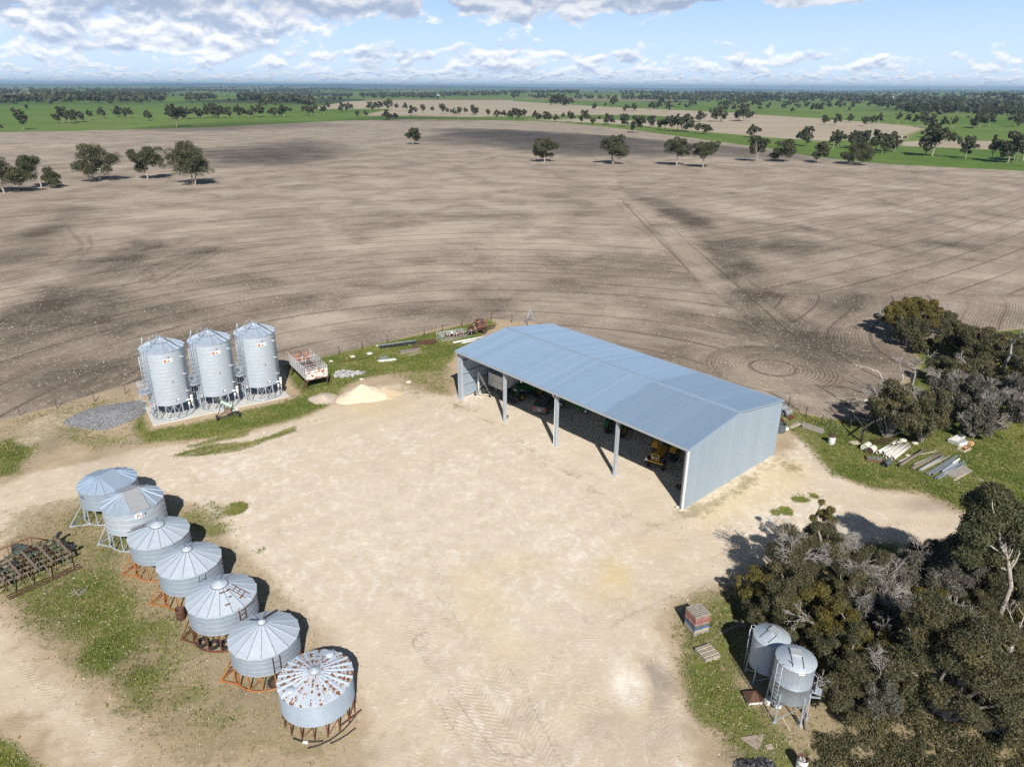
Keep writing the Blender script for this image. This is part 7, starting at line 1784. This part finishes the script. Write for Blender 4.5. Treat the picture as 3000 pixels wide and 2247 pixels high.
    dd = rg.normal(size=(n, 3)); dd /= np.linalg.norm(dd, axis=1, keepdims=True); e = np.cross(dd, rg.normal(size=(n, 3)) + np.array([0, 0, .6])); e /= np.linalg.norm(e, axis=1, keepdims=True)
    V = np.stack([P - dd * s, P + e * s * .8, P + dd * s, P - e * s * .8], 1).reshape(-1, 3)
    me = np_mesh('distant_woodland', V, np.arange(4 * n, dtype=np.int32).reshape(-1, 4), M_leaf_far); o = bpy.data.objects.new('distant_woodland', me); COL.objects.link(o)
    tag(o, 'dark belts of far off woodland below the horizon', 'woodland', None, 'stuff')
build_far_trees()

def build_near_trees():
    px = lambda a, b: (2200 + a / 1.956, 1400 + b / 1.956)
    B_, Y_, G_ = M_leaf_bush, M_leaf_yel, M_leaf_grey
    g = 'bushes and small trees at the lower right'
    L = [(305, 430, 7.0, 2.55, B_, 30000, 6, 'tall bushy tree with bare grey branches beside the yard track'), (395, 330, 6.4, 1.0, Y_, 7000, 0, 'olive yellow top rising beside the bare branched tree'), (545, 440, 3.2, 1.25, Y_, 7000, 0, 'small olive bush at the edge of the sunny grass patch'), (650, 570, 4.8, 2.0, B_, 17000, 3, 'mid green bush right of the bare branched tree'),
         (800, 580, 4.0, 1.5, G_, 10000, 2, 'grey green bush with dead twigs near the tree shadow'), (985, 580, 4.4, 1.85, G_, 14000, 1, 'dark grey bush left of the white gum trunk'), (545, 690, 4.4, 1.9, B_, 15000, 3, 'bush with a fan of bleached twigs in the middle of the thicket'), (715, 700, 4.4, 1.9, G_, 15000, 5, 'grey bush whose dead branches spread to the right'),
         (320, 745, 4.3, 1.6, Y_, 12000, 1, 'olive bush just above the hopper silos'), (505, 900, 4.5, 1.9, Y_, 16000, 1, 'yellowest rounded bush in the middle of the thicket'), (330, 905, 3.6, 1.35, B_, 9000, 0, 'dark bush touching the back of the hopper silos'), (730, 850, 3.8, 1.55, G_, 10000, 2, 'grey green bush above a dark gap in the thicket'),
         (610, 1060, 4.4, 2.1, B_, 18000, 1, 'broad bush right of the tall hopper silo'), (790, 1010, 4.0, 1.4, Y_, 10000, 0, 'narrow olive bush left of the largest bush'), (545, 1225, 3.0, 1.5, B_, 10000, 1, 'low bush at the lower edge of the thicket, near the leaf litter'), (700, 1240, 3.0, 1.5, G_, 10000, 1, 'low grey bush at the lower edge of the thicket'),
         (1185, 1080, 6.8, 3.05, B_, 50000, 1, 'largest rounded bushy tree at the lower right with reddish leaves'), (980, 720, 3.4, 1.5, Y_, 10000, 0, 'olive green bush in the centre of the lower right thicket'), (1180, 620, 4.4, 2.0, G_, 17000, 1, 'shaded grey bush behind the largest bushy tree'), (1340, 585, 4.4, 1.9, G_, 17000, 1, 'shaded dark bush below the crown of the tall gum'),
         (1590, 700, 4.4, 1.7, B_, 14000, 0, 'dark bush at the right edge beside the white trunk'), (40, 650, 3.0, 1.3, Y_, 8000, 0, 'small olive bush between the pallets and the bare branched tree'), (30, 770, 2.4, 1.0, B_, 5000, 0, 'little dark bush behind the half shaded hopper silo'), (190, 740, 4.0, 1.7, B_, 12000, 0, 'shaded bush left of the bare branched tree foot'), (880, 1180, 3.2, 1.5, B_, 9000, 1, 'low dark bush under the left side of the largest bushy tree'),
         (1325, 770, 3.0, 1.5, B_, 10000, 0, 'low bush left of the white gum trunk foot'), (1545, 860, 2.4, 1.2, Y_, 6000, 0, 'small bush right of the white gum trunk foot'), (1060, 460, 3.6, 1.8, B_, 10000, 0, 'bush in deep shade at the edge of the track'), (1480, 1330, 3.4, 1.8, B_, 10000, 0, 'low bush at the right edge below the largest bushy tree')]
    for i, (a, b, H, S, m, n, dead, lab) in enumerate(L):
        bush(at_crown(*px(a, b), H) + Vector((0, 1.7 if i in (19, 20, 18) else 0, 0)), H, S, 200 + i, lab, m, n, g, 'bushy_tree', dead)
    # tall leaning gum with a white trunk
    base = G(*px(1440, 905)); rn = rng_(3)
    t = empty('white_trunk_gum', base, 0, 'tall gum with a long curved white trunk at the right edge', 'tree', None)
    def W(a, b, y):
        d = ray(*px(a, b)); k = y / d.y; return Vector((d.x * k, y, CAM_H + d.z * k)) - base
    y0 = base.y
    pts = [Vector((0, 0, -.1)), W(1420, 800, y0 + .1), W(1450, 720, y0 + .15), W(1490, 620, y0 + .2), W(1480, 530, y0 + .2), W(1470, 470, y0 + .3)]
    mb = MB(); mb.path(pts, [.21, .18, .165, .15, .14, .12], 9, False)
    cl = []
    for (a, b, r) in ((1455, 430, .6), (1510, 470, .6), (1400, 470, .6), (1300, 150, 1.0), (1390, 110, 1.1), (1450, 180, 1.1), (1350, 240, 1.1), (1290, 260, .9), (1430, 290, .9), (1500, 260, 1.1), (1545, 330, 1.1), (1400, 390, .9), (1300, 390, 1.0), (1220, 380, .9), (1330, 450, .8), (1240, 450, .85), (1540, 430, 1.0), (1460, 360, .8), (1380, 80, .7), (1600, 400, 1.2), (1200, 420, .8), (1560, 220, .9), (1270, 320, .9), (1300, 330, 1.0)):
        cl.append((np.array(W(a, b, y0 + 1.4 + rn.uniform(-1.1, 1.5))), r))
        if len(cl) % 2: limb(mb, pts[-1] if b < 330 else pts[-2], Vector(cl[-1][0]), .085, .02, rn, .08, 4, 6)
    mb.build('trunk', M_bark, t); crown_obj(cl, 40000, .25, .085, 71, M_leaf_gum, t, .7)
    for d in ((.3, .2, .8), (-.3, .1, .9)): mb = MB(); twig_fan(mb, pts[-1], d, .9, rn, 3, .05); mb.build('dead_branch', M_deadwood, t)
    def dead(px0, tops, r, lab, seed, name='dead_tree', fan=2, zf=None):
        b = G(*px0); t = empty(name, b, 0, lab, 'dead tree', None); rn = rng_(seed); mb = MB()
        for path in tops:
            P = [Vector((0, 0, -.05))] + [G(u, v, z) - b for u, v, z in path]; k = len(P)
            mb.path(P, [r * (1 - .75 * i / (k - 1)) for i in range(k)], 7, False)
            if fan: twig_fan(mb, P[-1], P[-1] - P[-2], .7 + r * 2, rn, fan, r * .25)
            if fan and k > 3: twig_fan(mb, P[-2], (P[-1] - P[-2]) + Vector((rn.uniform(-.6, .6), rn.uniform(-.6, .6), .1)), .7, rn, fan - 1, r * .3)
        mb.build('trunk', M_deadwood, t); return t
    dead(px(1478, 1020), [[(*px(1510, 930), .9), (*px(1530, 880), 1.5), (*px(1555, 820), 2.3)], [(*px(1510, 930), .9), (*px(1500, 870), 1.4)]], .14, 'short forked dead white tree below the white trunk gum', 3)
    dead(px(1462, 940), [[(*px(1464, 880), .6), (*px(1466, 830), 1.2)]], .10, 'bare white stump beside the white trunk gum', 4, 'dead_stump', 0)
    dead(px(1040, 1340), [[(*px(1085, 1285), .6), (*px(1095, 1250), 1.0)], [(*px(1110, 1325), .35), (*px(1190, 1362), .4)]], .16, 'orange grey fallen trunk under the largest bushy tree', 6, 'fallen_gum', 1)
    # middle clump at the right
    q = lambda a, b: (2400 + a / 2.762, 850 + b / 2.762)
    g2 = 'trees of the middle clump at the right'
    L = [(640, 200, 5.6, 3.0, M_leaf_yel, 15000, 1, 'rounded olive tree at the top left of the middle clump'), (800, 180, 5.8, 3.2, M_leaf_yel, 16000, 1, 'rounded olive tree with a dead top, joined to its left twin'), (740, 330, 4.2, 2.8, B_, 10000, 0, 'dark lower tree in front of the olive twins'), (1015, 260, 3.4, 1.7, B_, 5000, 0, 'small dark tree right of the olive twins'), (1075, 400, 4.4, 2.6, B_, 9000, 1, 'dark tree standing over the sunlit grass gap'),
         (1225, 410, 4.4, 2.4, B_, 9000, 0, 'dark tree left of the big one by the white trunk'), (1400, 470, 6.4, 3.6, B_, 18000, 0, 'big dark tree just left of the leaning white dead trunk'), (600, 970, 5.8, 2.6, B_, 16000, 3, 'bushy tree at the near left corner of the middle clump'), (870, 1000, 5.8, 2.7, B_, 17000, 2, 'bushy tree above the cement pipes'), (740, 900, 4.8, 2.0, B_, 9000, 1, 'dark tree filling between the two near ones of the clump'),
         (1130, 850, 5.2, 3.2, G_, 18000, 4, 'grey feathery tree in the middle of the clump'), (1440, 960, 4.8, 3.0, G_, 17000, 4, 'grey feathery tree above the white sink'), (1620, 560, 5.0, 2.6, B_, 9000, 0, 'dark reddish tree right of the leaning white trunk'), (1030, 660, 3.6, 2.0, B_, 6000, 0, 'low dark tree behind the grey feathery one'), (850, 450, 2.2, 1.5, B_, 3000, 0, 'low bush by the stones at the field corner'),
         (1290, 640, 4.2, 2.2, B_, 8000, 1, 'dark tree under the big one of the middle clump'), (1260, 1080, 3.0, 1.5, G_, 6000, 2, 'low grey twiggy bush left of the concrete trough'), (1600, 860, 4.6, 2.4, G_, 9000, 1, 'grey tree at the right edge of the middle clump'), (1760, 700, 6.0, 3.6, B_, 12000, 0, 'dark tree just past the right edge of the view')]
    for i, (a, b, H, S, m, n, dd, lab) in enumerate(L):
        bush(at_crown(*q(a, b), H), H, S * .95, 300 + i, lab, m, int(n * .72), g2, 'bushy_tree', dd, (.34, .095), .20, 26)
    dead(q(1465, 720), [[(*q(1490, 620), 2.2), (*q(1545, 520), 4.3), (*q(1555, 440), 5.6), (*q(1600, 395), 6.6)], [(*q(1490, 620), 2.2), (*q(1545, 520), 4.3), (*q(1590, 560), 4.4), (*q(1640, 550), 4.9)]], .25, 'leaning dead gum with a bare white trunk in the middle clump', 8)
    dead(q(560, 860), [[(*q(560, 775), 2.1), (*q(520, 740), 2.8), (*q(480, 660), 4.0), (*q(400, 630), 4.6)], [(*q(640, 780), 2.2), (*q(680, 720), 3.3), (*q(665, 660), 4.2)]], .17, 'bare crooked white branches at the left of the middle clump', 9, fan=2)
    dead(q(745, 870), [[(*q(745, 780), 2.2), (*q(775, 690), 3.8), (*q(770, 600), 5.4), (*q(830, 570), 6.2)], [(*q(745, 780), 2.2), (*q(750, 680), 3.8), (*q(765, 640), 4.8)]], .18, 'upright forked dead white tree in the middle clump', 10, fan=2)
    dead(q(500, 930), [[(*q(420, 890), .6), (*q(330, 885), .9), (*q(240, 885), 1.0)], [(*q(390, 890), .7), (*q(310, 925), .6)]], .13, 'low dead limb reaching over the tilled field', 12, 'dead_limb', fan=2)
    dead(q(500, 392), [[(*q(560, 398), .12), (*q(660, 412), .12)]], .09, 'pale fallen branch at the corner of the tilled field', 13, 'fallen_branch', 0)
build_near_trees()

# ================================================================ SCATTER, HILLS, CLOUDS, AIR
def build_scatter():
    me = ground.data; n = len(me.vertices)
    co = np.empty(n * 3, np.float32); me.vertices.foreach_get('co', co); co = co.reshape(-1, 3)
    cv = np.empty(n * 4, np.float32); me.attributes['cover'].data.foreach_get('color', cv); cv = cv.reshape(-1, 4)
    rg = np.random.default_rng(12)
    d = np.hypot(co[:, 0], co[:, 1]); r = np.hypot(co[:, 0], co[:, 1] + 32)
    area = r * r * np.where(r < 52, 1.2 / np.maximum(r, 1), .0027)
    ahead = (co[:, 1] > 22) & (abs(co[:, 0]) < co[:, 1] * .95 + 14)
    shed_xy = np.array([W2S((px, py)) for px, py in ((0, 0),)])
    def pick(w, m):
        w = np.where(ahead, w, 0); w = w / w.sum(); k = rg.choice(n, m, p=w); p = co[k].copy().astype(float)
        p[:, :2] += rg.normal(size=(m, 2)) * (.0018 * r[k])[:, None]
        c, s = math.cos(-SHED_RZ), math.sin(-SHED_RZ); dx, dy = p[:, 0] - SHED0.x, p[:, 1] - SHED0.y
        lx, ly = dx * c - dy * s, dx * s + dy * c
        keep = ~((lx > -.5) & (lx < SHED_L + .5) & (ly > -.3) & (ly < SHED_W + .5))
        # keep clear of the slab
        return p[keep]
    # stones turned up by the plough, and pale stones on the margins
    def stones(name, p, lo, hi, mat, label):
        m = len(p); s = rg.uniform(lo, hi, (m, 1)) * rg.random((m, 1)) ** .8 + lo * .5
        base = np.array([(1, 0, 0), (.3, .9, .1), (-.8, .5, -.1), (-.7, -.6, .1), (.4, -.9, 0), (.1, 0, .7), (0, .1, -.5)])
        sc = rg.uniform(.6, 1.25, (m, 7, 1)); a = rg.uniform(0, 6.28, m); ca, sa = np.cos(a)[:, None], np.sin(a)[:, None]
        b = base[None] * sc; x = b[:, :, 0] * ca - b[:, :, 1] * sa; y = b[:, :, 0] * sa + b[:, :, 1] * ca
        V = np.stack([x, y, b[:, :, 2]], 2) * s[:, None, :] + p[:, None, :] + np.array([0, 0, .02])
        f = np.array([(0, 1, 5), (1, 2, 5), (2, 3, 5), (3, 4, 5), (4, 0, 5), (1, 0, 6), (2, 1, 6), (3, 2, 6), (4, 3, 6), (0, 4, 6)])
        F = (f[None] + (np.arange(m) * 7)[:, None, None]).reshape(-1, 3)
        o = bpy.data.objects.new(name, np_mesh(name, V.reshape(-1, 3), F, mat)); COL.objects.link(o); tag(o, label, 'stones', None, 'stuff')
    ms, nt, b = new_mat('scattered_limestone'); ri = nt.island(); nt.put(b.inputs['Base Color'], nt.mix(ri, (.30, .245, .18), (.62, .55, .46))); b.inputs['Roughness'].default_value = .9
    patch = .35 + .65 * (np.sin(co[:, 0] / 9 + 2) * np.sin(co[:, 1] / 7) > -.2)
    w = area * (cv[:, 2] > .6) * np.clip((210 - d) / 120, 0, 1) * patch
    stones('field_stones', pick(w, 17000), .035, .115, ms, 'pale stones strewn over the tilled field')
    nearfield = (cv[:, 2] < .6) * (cv[:, 1] < .75)
    w = area * nearfield * np.clip((125 - d) / 30, 0, 1) * (patch ** 2)
    c_, s_ = math.cos(-SHED_RZ), math.sin(-SHED_RZ); lx_ = (co[:, 0] - SHED0.x) * c_ - (co[:, 1] - SHED0.y) * s_; ly_ = (co[:, 0] - SHED0.x) * s_ + (co[:, 1] - SHED0.y) * c_
    w = np.maximum(w, area * .9 * ((lx_ > SHED_L + .6) & (lx_ < SHED_L + 6.5) & (ly_ > -4) & (ly_ < SHED_W + 3)))
    stones('loose_stones', pick(w, 7500), .025, .09, ms, 'small pale stones lying about the grassy margins')
    # grass tufts
    mg, nt, b = new_mat('grass_blades'); ri = nt.island(); P = nt.pos(); c = nt.mix(ri, (.05, .085, .012), (.18, .21, .045)); c = nt.mix(nt.mul(nt.sstep(nt.noise(P, .22, 3), .44, .62), .8), c, (.27, .25, .09)); nt.put(b.inputs['Base Color'], c); b.inputs['Roughness'].default_value = .7; b.inputs['Specular IOR Level'].default_value = .2
    def blades(name, p, h, wd, mat, label, per=3, cat='grass'):
        m = len(p); P = np.repeat(p, per, 0) + np.concatenate([rg.normal(size=(m * per, 2)) * .07, np.zeros((m * per, 1))], 1); q = len(P)
        a = rg.uniform(0, 6.28, q); sd = np.stack([np.cos(a), np.sin(a), 0 * a], 1) * (wd * rg.uniform(.5, 1.2, q))[:, None]; ti = np.stack([rg.normal(size=q) * .6, rg.normal(size=q) * .6, np.ones(q)], 1) * (h * rg.uniform(.4, 1.2, q))[:, None]
        V = np.stack([P - sd, P + sd, P + ti + sd * .25, P + ti - sd * .25], 1).reshape(-1, 3)
        o = bpy.data.objects.new(name, np_mesh(name, V, np.arange(4 * q, dtype=np.int32).reshape(-1, 4), mat)); COL.objects.link(o); tag(o, label, cat, None, 'stuff')
    lum = np.clip(cv[:, 0] - .25, 0, 1)
    w = area * lum * np.clip((135 - d) / 40, 0, 1)
    blades('grass', pick(w, 46000), .13, .045, mg, 'short green grass on the margins of the yard')
    md, nt, b = new_mat('dry_grass_blades'); ri = nt.island(); nt.put(b.inputs['Base Color'], nt.mix(ri, (.16, .13, .06), (.46, .38, .22))); b.inputs['Roughness'].default_value = .8
    w = area * np.clip(cv[:, 3] - .3, 0, 1) * (cv[:, 1] < .9) * np.clip((110 - d) / 30, 0, 1)
    blades('dry_grass', pick(w, 15000), .10, .035, md, 'thin dry grass on the worn ground')
    # heathy scrub at the lower right corner
    pts = []
    while len(pts) < 1250:
        u, v = rg.uniform(2390, 3080), rg.uniform(2030, 2320)
        if v < 2150 - (u - 2400) * .02 and u < 2540: continue
        if u > 2700 and v < 2120 and rg.random() < .4: continue
        if math.sin(u / 33) * math.sin(v / 21) + rg.normal() * .5 < -.25: continue
        p = G(u, v); pts.append((p.x, p.y, 0))
    pts = np.array(pts); k = 46; m = len(pts); s = np.repeat(rg.uniform(.12, .46, m), k); P = np.repeat(pts, k, 0); dd = rg.normal(size=(m * k, 3)); dd /= np.linalg.norm(dd, axis=1, keepdims=True); dd[:, 2] = abs(dd[:, 2])
    P = P + dd * (s * rg.random(m * k) ** .4)[:, None]
    V, F = leaf_quads(P, dd, .16, .06, rg, -.2)
    o = bpy.data.objects.new('undergrowth', np_mesh('undergrowth', V, F, M_leaf_bush)); COL.objects.link(o); tag(o, 'low heathy scrub on the ground at the lower right', 'undergrowth', None, 'stuff')
build_scatter()

def build_hills():
    mb = MB(); rows = []
    rn = rng_(2)
    for i in range(161):
        a = R(-44 + 88 * i / 160); f = i / 160
        h = 10 + 66 * math.exp(-((f - .36) / .16) ** 2) + 28 * math.exp(-((f - .20) / .08) ** 2) + 14 * math.exp(-((f - .62) / .10) ** 2) + 5 * math.sin(i * .35) + 3 * math.sin(i * .91 + 1)
        rows.append([(math.sin(a) * r, math.cos(a) * r, z) for r, z in ((17500, -25), (18400, h * .55), (19300, h), (20600, h * .6), (22000, -25))])
    mb.sheet(rows, True)
    m, nt, b = new_mat('wooded_hills'); P = nt.pos(); n = nt.noise(nt.vm('MULTIPLY', P, (1, 1, 4.0)), .002, 5, .65); nt.put(b.inputs['Base Color'], nt.mix(nt.sstep(n, .45, .6), (.035, .048, .03), (.08, .12, .045))); b.inputs['Roughness'].default_value = .95
    tag(mb.build('hills', m), kind='structure')
    # a few far farm sheds
    wm = pm('far_white_wall', (.66, .67, .68), .7, 0, .05); rm = pm('far_pale_roof', (.62, .64, .66), .5, 0, .05)
    for i, (a, b, w, lab) in enumerate(((1000, 153, 22, 'far white shed, left of the farmstead among trees at the right'), (1060, 150, 30, 'far white shed in the middle of the distant farmstead'), (1100, 152, 26, 'far white shed at the right end of the distant farmstead'), (-322, 150, 20, 'far white shed near the pale paddock left of centre'), (1640, 160, 14, 'tiny far shed between trees at the far right'))):
        p = GT(*Z8p(a, b)); t = empty('distant_shed', (p.x, p.y, gz(p.x, p.y)), i * .7, lab, 'shed', 'far farm sheds'); MB().box((0, 0, 2.2), (w, w * .45, 4.4)).build('wall', wm, t)
        mb = MB(); q = w / 2 + .3; y = w * .24; mb.add([(-q, -y, 4.3), (q, -y, 4.3), (q, 0, 6), (-q, 0, 6), (-q, y, 4.3), (q, y, 4.3)], [(0, 1, 2, 3), (3, 2, 5, 4), (0, 3, 4), (1, 5, 2)]); mb.build('roof', rm, t)
build_hills()

def build_clouds():
    """three real clouds behind the camera, high up; their shadows fall on the far field and paddock"""
    mv = bpy.data.materials.new('cloud_vapour'); mv.use_nodes = True; nt = mv.node_tree; nt.nodes.remove(nt.nodes['Principled BSDF'])
    v = nt.nodes.new('ShaderNodeVolumePrincipled'); v.inputs['Density'].default_value = .0088; v.inputs['Color'].default_value = (1, 1, 1, 1); nt.links.new(v.outputs[0], nt.nodes['Material Output'].inputs['Volume'])
    alt = 620.0; sh = to_sun * (alt / to_sun.z)
    for i, (p0, p1, rv) in enumerate((((1260, 388), (2230, 462), 20), ((600, 462), (1010, 444), 17), ((330, 381), (1000, 368), 4), ((1000, 351), (1450, 350), 2.5))):
        P0, P1 = G(*p0), G(*p1); mid = ((p0[0] + p1[0]) / 2, (p0[1] + p1[1]) / 2)
        c = (P0 + P1) / 2; a = (P1 - P0).length / 2 * 1.12; rz = math.atan2((P1 - P0).y, (P1 - P0).x)
        b = (G(mid[0], mid[1] - rv) - G(mid[0], mid[1] + rv)).length / 2 * 1.25
        mb = MB(); vs = []; n, m = 48, 14
        for j in range(m + 1):
            ph = math.pi * j / m
            for k in range(n):
                th = 2 * math.pi * k / n; e = 1 + .16 * math.sin(3 * th + i) + .12 * math.sin(5 * th + 2 * i) + .08 * math.sin(9 * th) + .05 * math.sin(17 * th + i)
                vs.append((a * e * math.sin(ph) * math.cos(th), b * e * math.sin(ph) * math.sin(th), (110 if math.cos(ph) > 0 else 50) * math.cos(ph) * abs(math.cos(ph)) ** 1.6))
        mb.add(vs, [((j + 1) * n + k, (j + 1) * n + (k + 1) % n, j * n + (k + 1) % n, j * n + k) for j in range(m) for k in range(n)], True)
        o = mb.build('cloud', mv, None, c + sh, rz); tag(o, kind='structure')
build_clouds()

def build_haze():
    mv = bpy.data.materials.new('clear_country_air'); mv.use_nodes = True; nt = mv.node_tree; nt.nodes.remove(nt.nodes['Principled BSDF'])
    v = nt.nodes.new('ShaderNodeVolumePrincipled'); v.inputs['Density'].default_value = HAZE; v.inputs['Color'].default_value = (.50, .74, 1.0, 1); v.inputs['Anisotropy'].default_value = .1
    nt.links.new(v.outputs[0], nt.nodes['Material Output'].inputs['Volume'])
    mb = MB(); mb.box((0, 0, 20), (70000, 70000, 200)); o = mb.build('haze', mv); tag(o, 'faint blue country air', 'haze', None, 'stuff')
HAZE = 7.6e-5
build_haze()
